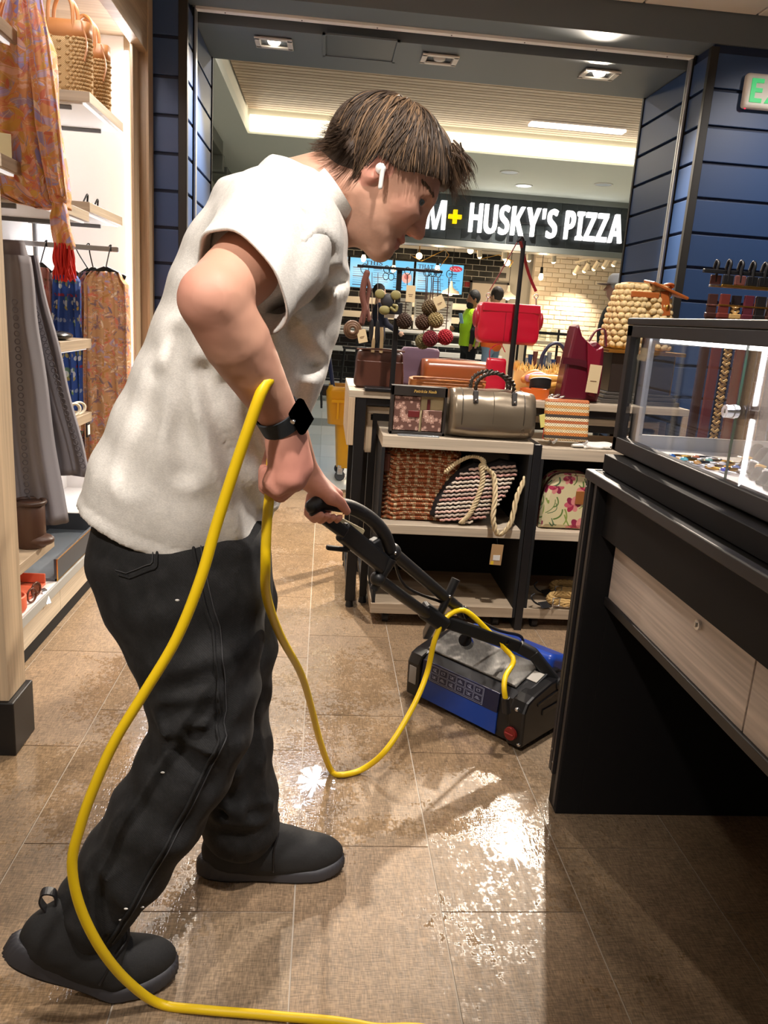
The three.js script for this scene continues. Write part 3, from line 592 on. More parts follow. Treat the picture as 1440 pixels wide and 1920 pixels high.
// the sleeve is open: hollow it so that the arm enters a real opening
const shirtHollow = p => {
  let d = shirtF(p);
  d = smax(d, hemO - (p[0] * hemN.x + p[1] * hemN.y), .004);
  return d;
};
const sleeveG = (() => {   // open cloth tube from the shoulder to a turned cuff
  const rings = [], n = 48, A = VA(shR), B = cuffP, d0 = B.clone().sub(A).normalize();
  const ring = (t, r, k) => { const c = A.clone().lerp(B, t), N = d0.clone().lerp(cuffN, clamp(t, 0, 1.1)).normalize(), u = V(.6, -.75, .1); u.addScaledVector(N, -u.dot(N)).normalize(); const v = N.clone().cross(u); const o = [];
    for (let i = 0; i < n; i++) { const a = i / n * Math.PI * 2, w = r * (1 + k * (.03 * Math.sin(a * 3 + 1) + .02 * Math.sin(a * 7 + t * 5)) + .03 * noise(Math.cos(a) * 1.5, Math.sin(a) * 1.5, t * 3)); const q = c.clone().addScaledVector(u, Math.cos(a) * w * 1.04).addScaledVector(v, Math.sin(a) * w * .97); o.push([q.x, q.y, q.z]); } return o; };
  for (let k = 0; k <= 14; k++) { const t = .12 + .7 * k / 14; rings.push(ring(t, mix(.088, .074, k / 14), 1)); }
  for (const [t, r] of [[.825, .0735], [.83, .0755], [.9, .075], [.985, .0745], [1, .0735], [1, .0705], [.98, .0695], [.9, .0695], [.7, .068]]) rings.push(ring(t, r, .6));
  return loft(rings, false);
})();
const shirt = part('t_shirt', [sleeveG, surfaceNet(shirtHollow, [-.5, .7, -1.78], [.12, 1.5, -.92], .0065)], shirtM, man);
{ // ribbed collar ring
  const pts = [], c = VA([0,1.387,-1.38]), m1 = VA([0.03,1.349,-1.38]).sub(VA([-0.03,1.423,-1.38])).multiplyScalar(.5), n = 28;
  for (let i = 0; i < n; i++) { const a = i / n * Math.PI * 2; pts.push([c.x + m1.x * Math.cos(a) * 1.02, c.y + m1.y * Math.cos(a) * 1.02, c.z + .079 * Math.sin(a)]); }
  const up = V(-m1.y, m1.x, 0).normalize(); if (up.x < 0) up.negate();
  part('collar', strap([...pts, pts[0], pts[1]], .024, .005, [up.x, up.y, 0], 110), shirtM, shirt);
}
// --- skin: arms, hands, neck, head ---
const fing = (p, pts, r) => { let d = 1e9; for (let i = 0; i < pts.length - 1; i++) d = Math.min(d, cap(p, pts[i], pts[i + 1], r[i], r[i + 1])); return d; };
// right arm, hand hooked round the cord
const knR = [[-0.034,0.954,-1.163], [-0.032,0.953,-1.145], [-0.034,0.956,-1.123], [-0.038,0.964,-1.103]];
const fR = knR.map((k, i) => [k, [[-0.054,0.927,-1.165], [-0.057,0.929,-1.145], [-0.058,0.937,-1.122], [-0.059,0.948,-1.1]][i], [[-0.079,0.934,-1.165], [-0.081,0.941,-1.145], [-0.079,0.949,-1.122], [-0.073,0.959,-1.1]][i], [[-0.084,0.962,-1.163], [-0.083,0.97,-1.143], [-0.079,0.971,-1.12], [-0.069,0.973,-1.1]][i]]);
const faR = [mix(elR[0], wrR[0], .3), mix(elR[1], wrR[1], .3), mix(elR[2], wrR[2], .3)];
function armRF(p) {
  const up = cap(p, shR, elR, .055, .0425); let d = Math.min(cap(p, elR, faR, .0425, .045), cap(p, faR, wrR, .045, .0265));
  d = smin(d, up, .006);
  let h = cap(p, wrR, [-0.04,0.981,-1.13], .027, .031);
  for (const k of knR) h = smin(h, cap(p, [mix(wrR[0], k[0], .25), mix(wrR[1], k[1], .25), mix(wrR[2], k[2], .25)], k, .021, .0125), .014);
  h = smin(h, cap(p, [-0.056,1.013,-1.108], [-0.053,0.966,-1.108], .018, .02), .018);   // outer edge of the palm
  d = smin(d, h, .01);
  for (let i = 0; i < 4; i++) d = smin(d, fing(p, fR[i], [.0112, .0102, .0094, .0084]), .002);
  d = smin(d, fing(p, [[-0.064,1.002,-1.15], [-0.077,0.972,-1.182], [-0.077,0.95,-1.19], [-0.071,0.932,-1.188]], [.016, .0125, .011, .009]), .008);
  return d + .0006 * noise(p[0] * 60, p[1] * 60, p[2] * 60);
}
// left arm, hand closed on the grip
const gA = [-0.009,0.775,-1.712], gB = [0.088,0.742,-1.797];
const gd = VA(gB).sub(VA(gA)).normalize(), gs = V(0, 1, 0).cross(gd).normalize(); if (gs.z < 0) gs.negate(); const gu = gd.clone().cross(gs).normalize(); if (gu.y < 0) gu.negate();
const G = (t, up, side) => { const q = VA(gA).addScaledVector(gd, t).addScaledVector(gu, up).addScaledVector(gs, side); return [q.x, q.y, q.z]; };
const fL = [0, 1, 2, 3].map(i => { const t = .068 - i * .0195; return [G(t + .004, .036 - i * .001, -.008), G(t + .006, .018, -.034), G(t + .002, -.02, -.026), G(t - .002, -.028, .004), G(t - .004, -.014, .024)]; });
function armLF(p) {
  let d = cap(p, shL, elL, .052, .043);
  d = smin(d, cap(p, elL, wrL, .043, .026), .025);
  let h = cap(p, wrL, G(.03, .032, .002), .027, .024);
  for (const f of fL) h = smin(h, cap(p, wrL, f[0], .018, .0128), .014);
  d = smin(d, h, .018);
  for (const f of fL) d = smin(d, fing(p, f, [.0125, .0115, .0105, .0098, .0085]), .0045);
  d = smin(d, fing(p, [wrL, G(.022, .03, .026), G(.052, .022, .026), G(.083, .004, .024)], [.02, .0175, .0135, .0095]), .01);
  return d + .0006 * noise(p[0] * 60, p[1] * 60, p[2] * 60);
}
// head frame: f forward, u up, s towards the viewer
const HO = V(.069, 1.429, -1.38), HF = V(.7799, -.6259, 0), HU = V(.6259, .7799, 0), HS = V(0, 0, 1);
const headM = new THREE.Matrix4().makeBasis(HF, HU, HS).setPosition(HO);
const HW = (f, u, s) => { const q = V(f, u, s).applyMatrix4(headM); return [q.x, q.y, q.z]; };
function headF(p) {
  const q = [p[0], p[1], Math.abs(p[2])];
  let d = ell(q, [.0, .028, 0], [.095, .08, .074]);
  d = smin(d, ell(q, [.045, .0, 0], [.055, .075, .06]), .03);
  d = smin(d, ell(q, [.04, -.05, 0], [.055, .048, .05]), .03);               // lower face
  d = smin(d, cap(q, [.0, -.045, .052], [.082, -.08, .016], .016, .017), .03); // jaw
  d = smin(d, ell(q, [.088, -.08, 0], [.017, .017, .022]), .02);              // chin
  d = smin(d, ell(q, [.066, -.008, .036], [.028, .026, .024]), .022);         // cheekbone
  d = smin(d, cap(q, [.088, .033, .006], [.083, .03, .04], .013, .011), .014); // brow
  d = smax(d, -ell(q, [.1, .0155, .04], [.018, .0105, .019]), .012);           // eye socket
  d = smin(d, cap(q, [.094, .02, 0], [.114, -.014, 0], .0085, .0105), .01);    // nose
  d = smin(d, ell(q, [.114, -.019, 0], [.0125, .009, .0105]), .008);
  d = smin(d, ell(q, [.1045, -.0215, .0125], [.012, .0098, .0075]), .005);
  d = smax(d, -ell(q, [.1085, -.0295, .0085], [.0065, .0045, .0045]), .003);
  d = smax(d, -cap(q, [.098, -.012, .021], [.086, -.034, .03], .003, .002), .006);   // fold beside the nose
  d = smin(d, ell(q, [.0985, -.0455, 0], [.0115, .0068, .0215]), .006);           // lips
  d = smin(d, ell(q, [.0965, -.0585, 0], [.0115, .0072, .019]), .006);
  d = smax(d, -cap(q, [.113, -.0522, 0], [.092, -.0515, .024], .0034, .002), .0025);
  d = smin(d, ell(q, [.0785, .0158, .0345], [.0142, .0142, .0142]), .005);        // lids
  d = smax(d, -ell(q, [.0915, .0148, .0425], [.0115, .0046, .0125]), .0025);
  // ear
  let e = ell(q, [-.002, .0, .073], [.017, .029, .01]);
  e = smax(e, -ell(q, [.002, .0, .083], [.009, .017, .008]), .006);
  d = smin(d, e, .008);
  // neck
  const n0 = [-.075, -.13, 0], n1 = [-.02, -.03, 0];
  d = smin(d, cap(q, n0, n1, .066, .056), .03);
  d = smin(d, cap(q, [-.02, -.16, 0], [.02, -.085, 0], .05, .03), .03);
  return d + .0004 * noise(p[0] * 90, p[1] * 90, p[2] * 90);
}
const headG = surfaceNet(headF, [-.16, -.25, -.1], [.15, .14, .1], .0026);
paint(headG, (f, u, s) => {
  let c = SK; const n = noise(f * 30, u * 30, s * 30) * .5 + .5;
  c = mixc(c, SKP, .35 * clamp(1 - Math.hypot(f - .075, u + .012, Math.abs(s) - .05) / .04, 0, 1) + .2 * n);
  c = mixc(c, SKP, .7 * clamp(1 - Math.hypot(f - .115, u + .02, s) / .03, 0, 1));
  const beard = clamp((-.03 - u) / .03, 0, 1) * clamp((f + .01) / .03, 0, 1) * clamp((u + .13) / .03, 0, 1);
  c = mixc(c, SKS, beard * (.45 + .25 * noise(f * 300, u * 300, s * 300)));
  if (f > .092 && Math.abs(u + .052) < .013 && Math.abs(s) < .022) c = mixc(c, [.5, .17, .14], .75);
  if (Math.hypot(f + .004, (u - .004) * .7, (Math.abs(s) - .08)) < .03 && Math.abs(s) > .07) c = mixc(c, [.64, .26, .2], .6);
  if (f > .085 && Math.hypot(f - .088, (u - .0155) * 1.8, (Math.abs(s) - .04) * .8) < .013) c = mixc(c, [.33, .17, .13], .5);
  return c;
});
headG.applyMatrix4(headM);
const armCol = (elb, hand) => (x, y, z) => {
  let c = SK; const n = noise(x * 22, y * 22, z * 22) * .5 + .5;
  c = mixc(c, SKP, .25 * n + .55 * clamp(1 - Math.hypot(x - elb[0] + .02, y - elb[1], z - elb[2]) / .08, 0, 1));
  return mixc(c, SKP, .75 * clamp(1.25 - Math.hypot(x - hand[0], y - hand[1], z - hand[2]) / .11, 0, 1));
};
const armRG = paint(surfaceNet(armRF, [-.24, .85, -1.3], [.02, 1.4, -.88], .0045), armCol(elR, [-0.04,0.975,-1.13]));
const armLG = paint(surfaceNet(armLF, [-.16, .70, -1.84], [.12, 1.36, -1.5], .0045), armCol(elL, [0.029,0.794,-1.745]));
const coreG = paint(surfaceNet(p => Math.max(torsoF(p) + .05, -10), [-.4, .75, -1.6], [.1, 1.45, -1.15], .016), () => SK);
const body = part('body', [headG, armRG, armLG, coreG], skinM, man);
body.userData.label = 'bare arms, neck and face in profile';
// eye and brow
{
  const eyeM = M(0xffffff, .15, { vertexColors: true });
  for (const s of [1, -1]) {
    const g = new THREE.SphereGeometry(.0128, 28, 20); paint(g, (x, y, z) => { const a = Math.hypot(y + .001, z - s * .003) / .0128; return x > 0 && a < .2 ? [.01, .01, .01] : x > 0 && a < .52 ? [.09, .13, .14] : [.62, .58, .54]; });
    g.rotateY(-s * .5).translate(.0785, .0155, s * .0345); g.applyMatrix4(headM); const e = part('eye', g, eyeM, body); e.userData.label = 'grey eye looking down ahead';
  }
}
// hair
const hairM = M(0xffffff, .58, { vertexColors: true });
{
  reseed(404);
  const C0 = [.008, .035, 0], R0 = [.11, .09, .085];
  const low = f => f > .105 ? .072 : f > .085 ? .062 : f > .03 ? mix(.022, .062, (f - .03) / .055) : f > -.014 ? mix(.006, .022, (f + .014) / .044) : f > -.02 ? mix(-.045, .006, (f + .02) / .006) : -.05;
  const capF = p => { let d = ell(p, C0, R0); d = smin(d, ell(p, [-.045, -.012, 0], [.05, .05, .062]), .03); d = smax(d, low(p[0]) - p[1], .012); return smax(d, -ell(p, [.135, -.02, 0], [.05, .085, .075]), .01) + .003 * noise(p[0] * 40 + p[1] * 30, p[1] * 30, p[2] * 40); };
  const g = surfaceNet(capF, [-.14, -.08, -.11], [.13, .15, .11], .0045);
  paint(g, (f, u, s) => { const n = noise(f * 70 + s * 60, u * 25, s * 70) * .5 + .5; return mixc([.030, .016, .009], [.075, .043, .024], n); });
  g.applyMatrix4(headM);
  const locks = [g], grav = V(.626, -.78, 0), crown = V(-.045, .12, -.02);
  const inside = p => Math.hypot((p.x - C0[0]) / R0[0], (p.y - C0[1]) / R0[1], (p.z - C0[2]) / R0[2]);
  const P = [], I = [], Cc = [];
  for (let n = 0; n < 3600; n++) {
    const th = rr(0, Math.PI * 2), cz = rr(-.6, 1), sr = Math.sqrt(1 - cz * cz);
    const p = V(C0[0] + R0[0] * sr * Math.cos(th), C0[1] + R0[1] * cz, C0[2] + R0[2] * sr * Math.sin(th));
    if (p.y < low(p.x) + .01) continue; if (p.x > .09 && p.y < .075) continue;
    const len = rr(.07, .13) * (p.x > .04 ? .95 : 1), steps = 9, path = [], lift = rr(.0, .06), swirl = rr(-.5, .5);
    const v = p.clone().sub(crown).normalize(), back = p.x < 0 ? rr(.1, .5) : 0;
    for (let k = 0; k <= steps; k++) {
      const r = inside(p), tgt = 1.0 + lift * Math.sin(Math.min(1, k / steps * 1.3) * Math.PI * .6) ;
      if (r < tgt || p.y > low(p.x) + .01) { const f = (r < tgt ? tgt : mix(r, tgt, .5)) / r; p.set(C0[0] + (p.x - C0[0]) * f, C0[1] + (p.y - C0[1]) * f, C0[2] + (p.z - C0[2]) * f); }
      path.push(p.clone());
      const out = p.clone().sub(crown).normalize(), N = V((p.x - C0[0]) / R0[0] ** 2, (p.y - C0[1]) / R0[1] ** 2, p.z / R0[2] ** 2).normalize();
      const d = v.clone().multiplyScalar(.6).addScaledVector(out, .5).addScaledVector(grav, .35 + .4 * k / steps).add(V(-back, 0, 0)).add(V(swirl * .25, 0, 0));
      d.addScaledVector(N, -d.dot(N) + (p.y < .01 ? .25 : 0)).normalize(); v.lerp(d, .6).normalize();
      p.addScaledVector(v, len / steps);
    }
    const cut = path.findIndex(q => q.y < low(q.x) - (q.x > -.01 ? rr(-.004, .012) : .03) || (q.x > .1 && q.y < .075)); if (cut >= 0 && cut < 3) continue;
    if (cut > 0) { const cv = new THREE.CatmullRomCurve3(path.slice(0, cut)); for (let k = 0; k <= steps; k++) path[k] = cv.getPoint(k / steps); }
    const col = mixc([.03, .0165, .009], [.26, .155, .08], Math.pow(rnd(), 3)), R = rr(.0011, .0026), o = P.length / 3;
    for (let k = 0; k <= steps; k++) {
      const T = (path[Math.min(k + 1, steps)].clone().sub(path[Math.max(k - 1, 0)])).normalize(), A = T.clone().cross(V(.3, .2, 1)).normalize(), B = T.clone().cross(A), w = R * (k === 0 ? .5 : Math.pow(1 - k / steps, .6) + .08);
      for (let j = 0; j < 4; j++) { const a = j * Math.PI / 2, q = path[k].clone().addScaledVector(A, Math.cos(a) * w).addScaledVector(B, Math.sin(a) * w * .6).applyMatrix4(headM); P.push(q.x, q.y, q.z); const sh = .85 + .3 * rnd(); Cc.push(col[0] * sh, col[1] * sh, col[2] * sh); if (k) { const a0 = o + (k - 1) * 4 + j, b0 = o + (k - 1) * 4 + (j + 1) % 4; I.push(a0, b0, a0 + 4, b0, b0 + 4, a0 + 4); } }
    }
  }
  const L = new THREE.BufferGeometry(); L.setAttribute('position', new THREE.Float32BufferAttribute(P, 3)); L.setAttribute('color', new THREE.Float32BufferAttribute(Cc, 3)); L.setIndex(I); L.computeVertexNormals(); locks.push(L);
  // curls at the fringe and nape
  const extra = [], eP = [], eC = [], eI = [];
  for (let n = 0; n < 900; n++) {
    const front = n < 130, s = rr(-.06, .07), a = front ? [rr(.06, .09), rr(.09, .118), s] : (() => { const f = rr(-.096, -.014), side = rnd() < .75 ? (rnd() < .62 ? 1 : -1) : rr(-1, 1); return [f, rr(-.02, .06), side * (.07 + rr(-.002, .004)) * Math.sqrt(Math.max(.06, 1 - ((f + .03) / .072) ** 2))]; })(), pts = [];
    const L0 = front ? rr(.03, .06) : rr(.03, .055), curl = rr(-1.2, 1.2);
    for (let k = 0; k < 6; k++) { const t = k / 5, ca = curl * t * 1.6, bk = clamp((-.02 - a[0]) / .06, 0, 1); pts.push(front ? HW(a[0] + L0 * t * (.75 + .25 * Math.cos(ca)), a[1] - L0 * t * .42 + .012 * Math.sin(ca), a[2] + .006 * Math.sin(ca * 2)) : HW(a[0] - L0 * (bk * (.12 * t + .3 * t * t) - .12 * t), a[1] - L0 * t * (1 - .35 * t * bk) + .004 * Math.sin(ca), a[2] * (1 - .1 * t) + .005 * Math.sin(ca * 2))); }
    const cv = new THREE.CatmullRomCurve3(pts.map(VA)), base = rr(0, 1), gs = []; for (let j = 0; j < 4; j++) { const off = V(rr(-.003, .003), rr(-.003, .003), rr(-.004, .004)), R = rr(.0006, .0014), col = mixc([.04, .022, .012], [.2, .115, .06], Math.pow(base * .6 + rnd() * .4, 2)); const n = 8, o = eP.length / 3; for (let k = 0; k <= n; k++) { const p = cv.getPoint(k / n).addScaledVector(off, .3 + k / n), w = R * (1 - .85 * k / n); for (const [a, b] of [[1, 0], [0, 1], [-1, 0], [0, -1]]) { eP.push(p.x + a * w * .6, p.y + a * w * .6, p.z + b * w); eC.push(...col); } if (k) for (let m = 0; m < 4; m++) { const a0 = o + (k - 1) * 4 + m, b0 = o + (k - 1) * 4 + (m + 1) % 4; eI.push(a0, b0, a0 + 4, b0, b0 + 4, a0 + 4); } } }
  }
  { const L2 = new THREE.BufferGeometry(); L2.setAttribute('position', new THREE.Float32BufferAttribute(eP, 3)); L2.setAttribute('color', new THREE.Float32BufferAttribute(eC, 3)); L2.setIndex(eI); L2.computeVertexNormals(); extra.push(L2); }
  const hair = part('hair', [...locks, ...extra], hairM, body); hair.userData.label = 'medium length brown wavy hair';
  const brow = [], hs = (f, u) => { let z = .1; for (let k = 0; k < 90; k++) { const d = headF([f, u, z]); if (d < .0004) break; z -= Math.max(d * .6, .0004); } return z; };
  for (let n = 0; n < 70; n++) { const t = rnd(), f = .097 - .03 * t, u = .0335 + .005 * t - .005 * t * t + rr(-.0022, .0022), s0 = hs(f, u), s1 = hs(f - .005, u + .002); if (s0 < .004) continue; brow.push(paint(cyl(HW(f, u, s0), HW(f - .005, u + .0025, s1 + .001), .0006, .0002, 4), () => [.11, .062, .035])); }
  part('eyebrow', brow, hairM, body);
}
// --- jeans ---
const pelv = chain([[[-0.251,0.853,-1.38],0.144,0.155], [[-0.247,0.772,-1.38],0.153,0.165], [[-0.236,0.693,-1.38],0.146,0.165]], .03);
const legN = chain([[[-0.23,0.77,-1.3],0.146,0.11], [[-0.215,0.704,-1.285],0.130,0.115], [[-0.199,0.625,-1.27],0.113,0.112], [[-0.185,0.547,-1.26],0.096,0.105], [[-0.179,0.484,-1.25],0.081,0.098], [[-0.213,0.406,-1.24],0.080,0.095], [[-0.259,0.321,-1.225],0.079,0.092], [[-0.31,0.229,-1.21],0.076,0.088], [[-0.36,0.152,-1.2],0.068,0.08], [[-0.367,0.111,-1.19],0.042,0.068]], .03);
const legF = chain([[[-0.191,0.71,-1.46],0.110,0.1], [[-0.163,0.618,-1.47],0.088,0.1], [[-0.144,0.524,-1.47],0.069,0.095], [[-0.144,0.436,-1.465],0.060,0.09], [[-0.141,0.316,-1.46],0.063,0.085], [[-0.136,0.202,-1.46],0.073,0.082], [[-0.133,0.129,-1.46],0.077,0.078], [[-0.137,0.104,-1.46],0.069,0.07]], .03);
const jf = [[[-0.229,0.553,-1.15], [-0.155,0.58,-1.13], .016, .02], [[-0.219,0.535,-1.14], [-0.15,0.518,-1.13], .014, .018], [[-0.213,0.5,-1.15], [-0.168,0.468,-1.14], .018, .012], [[-0.211,0.601,-1.14], [-0.136,0.631,-1.14], .02, .012], [[-0.144,0.55,-1.15], [-0.094,0.609,-1.15], .02, .008],
  [[-0.307,0.413,-1.13], [-0.354,0.279,-1.12], .018, .014], [[-0.268,0.473,-1.13], [-0.328,0.3,-1.12], .016, .01], [[-0.126,0.473,-1.15], [-0.202,0.347,-1.14], .02, .008], [[-0.28,0.744,-1.16], [-0.214,0.764,-1.16], .02, .006], [[-0.14,0.758,-1.16], [-0.1,0.792,-1.17], .02, .007], [[-0.122,0.445,-1.38], [-0.096,0.219,-1.38], .018, .012], [[-0.079,0.364,-1.38], [-0.139,0.243,-1.38], .016, .01], [[-0.161,0.211,-1.39], [-0.064,0.2,-1.39], .014, .012], [[-0.337,0.259,-1.12], [-0.302,0.183,-1.11], .014, .01]];
function jeansF(p) {
  let d = smin(pelv(p), legN(p), .05); d = smin(d, legF(p), .02);
  if (d > .05 || d < -.05) return d;
  for (const [a, b, r, h] of jf) { const q = cap(p, a, b, 0, 0) / r; if (q < 3) d += h * Math.exp(-q * q) - h * .4 * Math.exp(-(q - 1.6) * (q - 1.6) * 2); }
  d += .0042 * noise(p[0] * 10, p[1] * 5, p[2] * 10) + .0016 * noise(p[0] * 30 + 4, p[1] * 22, p[2] * 30);
  return d;
}
const denim = tex(256, 256, (u, v, x, y) => { const k = 17 + 7 * (((x + y) % 6) < 3 ? 1 : 0) + 20 * (vn(u * 10, v * 10, 10, 10) - .4) + 12 * (vn(u * 90, v * 90, 90, 90) - .5); return [k, k, k * 1.03]; }, true, .16, .16);
const denimB = tex(256, 256, (u, v, x, y) => { const k = 100 + 50 * (((x + y) % 6) < 3 ? 1 : 0) + 60 * vn(u * 90, v * 90, 90, 90); return [k]; }, false, .16, .16);
const jeansM = MP(0xffffff, .85, { map: denim, bumpMap: denimB, bumpScale: .0004, sheen: .25, sheenRoughness: .5, sheenColor: new THREE.Color(.1, .1, .11) });
const jeans = part('jeans', surfaceNet(jeansF, [-.56, .04, -1.62], [.02, .96, -1.05], .008), jeansM, man);
{
  const thread = M(0x3a3a3c, .7), onLeg = (pts, r, off = .0012) => { const o = []; for (let i = 0; i < pts.length - 1; i++) for (let k = 0; k < 5; k++) { const x = mix(pts[i][0], pts[i + 1][0], k / 5), y = mix(pts[i][1], pts[i + 1][1], k / 5); const z = hitZ(jeansF, x, y, -.9, -1.5); if (z > -1.45) o.push([x, y, z + off]); } return o.length > 2 ? tube(o, r, o.length * 2, 6) : []; };
  const seamLine = [[-0.203,0.857],[-0.182,0.78],[-0.159,0.699],[-0.148,0.616],[-0.145,0.558],[-0.149,0.537],[-0.143,0.513],[-0.162,0.469],[-0.197,0.387],[-0.243,0.293],[-0.289,0.2],[-0.337,0.111]];
  part('side_seam', onLeg(seamLine, .0026), jeansM, jeans);
  part('side_seam_stitching', onLeg(seamLine.map(q => [q[0] + .011, q[1] + .002]), .0011), thread, jeans);
  const pocket = [[-0.251,0.865],[-0.25,0.795],[-0.292,0.774],[-0.315,0.776]];
  const pk = part('back_pocket', onLeg(pocket, .0024, .0008), jeansM, jeans);
  part('pocket_stitching', onLeg(pocket.map(q => [q[0] - .007, q[1] + .006]), .001), thread, pk);
  // small white paint flecks
  const flecks = []; for (const [x, y] of [...[[-0.214,0.747],[-0.234,0.452],[-0.229,0.876]], ...[[-0.288,0.217],[-0.267,0.2],[-0.3,0.185]]]) flecks.push(sph([x, y, hitZ(jeansF, x, y, -.9, -1.4) + .0006], .0028, [1.3, .7, .4], 8));
  part('paint_flecks', flecks, MAT.white, jeans);
  // cuff of the near leg
  const cuff = []; const a = [-0.41,0.221,-1.19], b = [-0.345,0.078,-1.19];
}
// --- shoes ---
const knit = tex(256, 256, (u, v, x, y) => { const k = 24 + 10 * vn(u * 64, v * 64, 64, 64) + ((x >> 1) + (y >> 1)) % 2 * 5; return [k, k, k * 1.02]; }, true, .06, .06);
const upperM = M(0xffffff, .8, { map: knit }), soleM = M(0x3b3b40, .55), soleB = M(0x1b1b1e, .6);
function shoe(parent, M4, bend) {
  const tr = g => {
    if (bend) { const p = g.attributes.position, xb = .045, yb = .0; for (let i = 0; i < p.count; i++) { const x = p.getX(i), y = p.getY(i); const t = clamp((xb + .03 - x) / .06, 0, 1), a = -bend * t * t * (3 - 2 * t); if (t > 0) { const dx = x - xb, dy = y - yb; p.setX(i, xb + dx * Math.cos(a) - dy * Math.sin(a)); p.setY(i, yb + dx * Math.sin(a) + dy * Math.cos(a)); } } g.computeVertexNormals(); }
    return g.applyMatrix4(M4);
  };
  const out = []; const n = 96;   // outline of the sole
  for (let i = 0; i < n; i++) { const a = i / n * Math.PI * 2, c = Math.cos(a), s = Math.sin(a); const x = .155 * Math.sign(c) * Math.pow(Math.abs(c), .8); const w = .039 + .012 * clamp((x + .02) / .12, 0, 1) - .004 * Math.exp(-(((x + .03) / .05) ** 2)); out.push([x, w * Math.sign(s) * Math.pow(Math.abs(s), .75)]); }
  const ring = (y, k, rib) => out.map(([x, z], i) => { const top = .03 + .018 * clamp((-x - .02) / .1, 0, 1) + .006 * clamp((x - .1) / .05, 0, 1), sp = .012 * clamp((x - .09) / .065, 0, 1) ** 2, r = k + rib * (i % 2 ? .022 : 0); return [x * r, y * top + sp * (1 - y * .6), z * (r + (k - 1))]; });
  const up = surfaceNet(p => {
    let d = ell(p, [.06, .045, 0], [.098, .046, .046]); d = smin(d, ell(p, [-.085, .062, 0], [.066, .062, .039]), .05); d = smin(d, ell(p, [-.01, .06, 0], [.07, .055, .041]), .04);
    d = smin(d, cap(p, [-.085, .07, 0], [-.083, .118, 0], .043, .038), .025); d = smin(d, cap(p, [-.03, .1, 0], [.045, .078, 0], .02, .018), .02);
    d = smax(d, p[1] - .128 + (p[0] + .083) * .1, .006); d = smax(d, .018 - p[1], .004);
    return d + .0012 * noise(p[0] * 40, p[1] * 40, p[2] * 40);
  }, [-.17, 0, -.065], [.175, .15, .065], .005);
  const s = thing_sub('shoe', parent);
  part('upper', tr(up), upperM, s);
  part('midsole', tr(loft([ring(.12, .985, 0), ring(.2, 1.02, 1), ring(.75, 1.02, 1), ring(.95, 1.0, 0), ring(1.0, .96, 0)])), soleM, s);
  part('outsole', tr(loft([ring(0, .93, 0), ring(.03, .97, 0), ring(.16, .985, 0)])), soleB, s);
  const laces = []; for (let i = 0; i < 4; i++) { const x = .075 - i * .028, y = .08 + i * .011; for (const sg of [-1, 1]) { const g = tube([[x, y - .012, sg * .032], [x - .006, y + .004, sg * .018], [x - .014, y + .009, -sg * .004], [x - .02, y + .003, -sg * .024]], .0022, 12, 6); laces.push(...g); } }
  laces.push(...tube([[-.012, .122, .004], [.0, .132, .02], [.012, .12, .03], [.004, .09, .046], [.004, .04, .052]], .0022, 20, 6), ...tube([[-.012, .122, 0], [-.002, .135, -.016], [.014, .125, -.026], [-.004, .118, -.01]], .0022, 20, 6));
  part('laces', laces.map(tr), MAT.black, s);
  part('heel_tab', tr(strap([[-.128, .105, 0], [-.15, .122, 0], [-.152, .138, 0], [-.135, .142, 0], [-.122, .124, 0]], .018, .003, [0, 0, 1], 20)), MAT.black, s);
  return s;
}
function thing_sub(name, parent) { const g = new THREE.Group(); g.name = name; parent.add(g); return g; }
{
  const far = new THREE.Matrix4().makeRotationY(.06).setPosition(-.066, 0, -1.474); shoe(man, far, 0);
  const near = new THREE.Matrix4().makeRotationY(.2).setPosition(-.375, .0, -1.168); shoe(man, near, .5);
}
// --- things worn: earbud and watch ---
{
  const e = thing('earbud', 'white wireless earbud in the right ear', 'earbud', HW(.006, -.006, .084));
  part('bud', sph(HW(.006, .0, .081), .0085, [1, 1, 1], 14), MAT.whiteGloss, e);
  part('stem', [cyl(HW(.009, .001, .086), HW(.024, -.021, .084), .0038, .0034, 12), sph(HW(.024, -.021, .084), .0034, [1, 1, 1], 10)], MAT.whiteGloss, e);
}
{
  const ax = VA(wrR).sub(VA(faR)).normalize(), c = VA(faR).lerp(VA(wrR), .9), face = V(.8, .12, .52); face.addScaledVector(ax, -face.dot(ax)).normalize(); const side = ax.clone().cross(face).normalize();
  const w = thing('wristwatch', 'dark smart watch with grey strap on the right wrist', 'watch', [c.x, c.y - .03, c.z]);
  const pts = []; for (let i = 0; i <= 40; i++) { const a = i / 40 * Math.PI * 2; const q = c.clone().addScaledVector(face, Math.cos(a) * .0315).addScaledVector(side, Math.sin(a) * .0335); pts.push([q.x, q.y, q.z]); }
  part('strap', strap(pts, .024, .0028, [ax.x, ax.y, ax.z], 80), M(0x2e3338, .6), w);
  const m4 = new THREE.Matrix4().makeBasis(ax, side, face), cc = c.clone().addScaledVector(face, .0365);
  const cs = part('case', rbox(.042, .036, .0105, .005).applyMatrix4(m4).translate(cc.x, cc.y, cc.z), M(0x8b8d90, .25, { metalness: .9 }), w);
  const sc = cc.clone().addScaledVector(face, .0052);
  part('screen', rbox(.037, .031, .002, .0009).applyMatrix4(m4).translate(sc.x, sc.y, sc.z), MAT.blackGloss, cs);
  const cr = cc.clone().addScaledVector(side, .0185).addScaledVector(ax, -.008);
  part('crown', cyl([cr.x - side.x * .002, cr.y - side.y * .002, cr.z - side.z * .002], [cr.x + side.x * .002, cr.y + side.y * .002, cr.z + side.z * .002], .0035), MAT.chrome, cs);
}
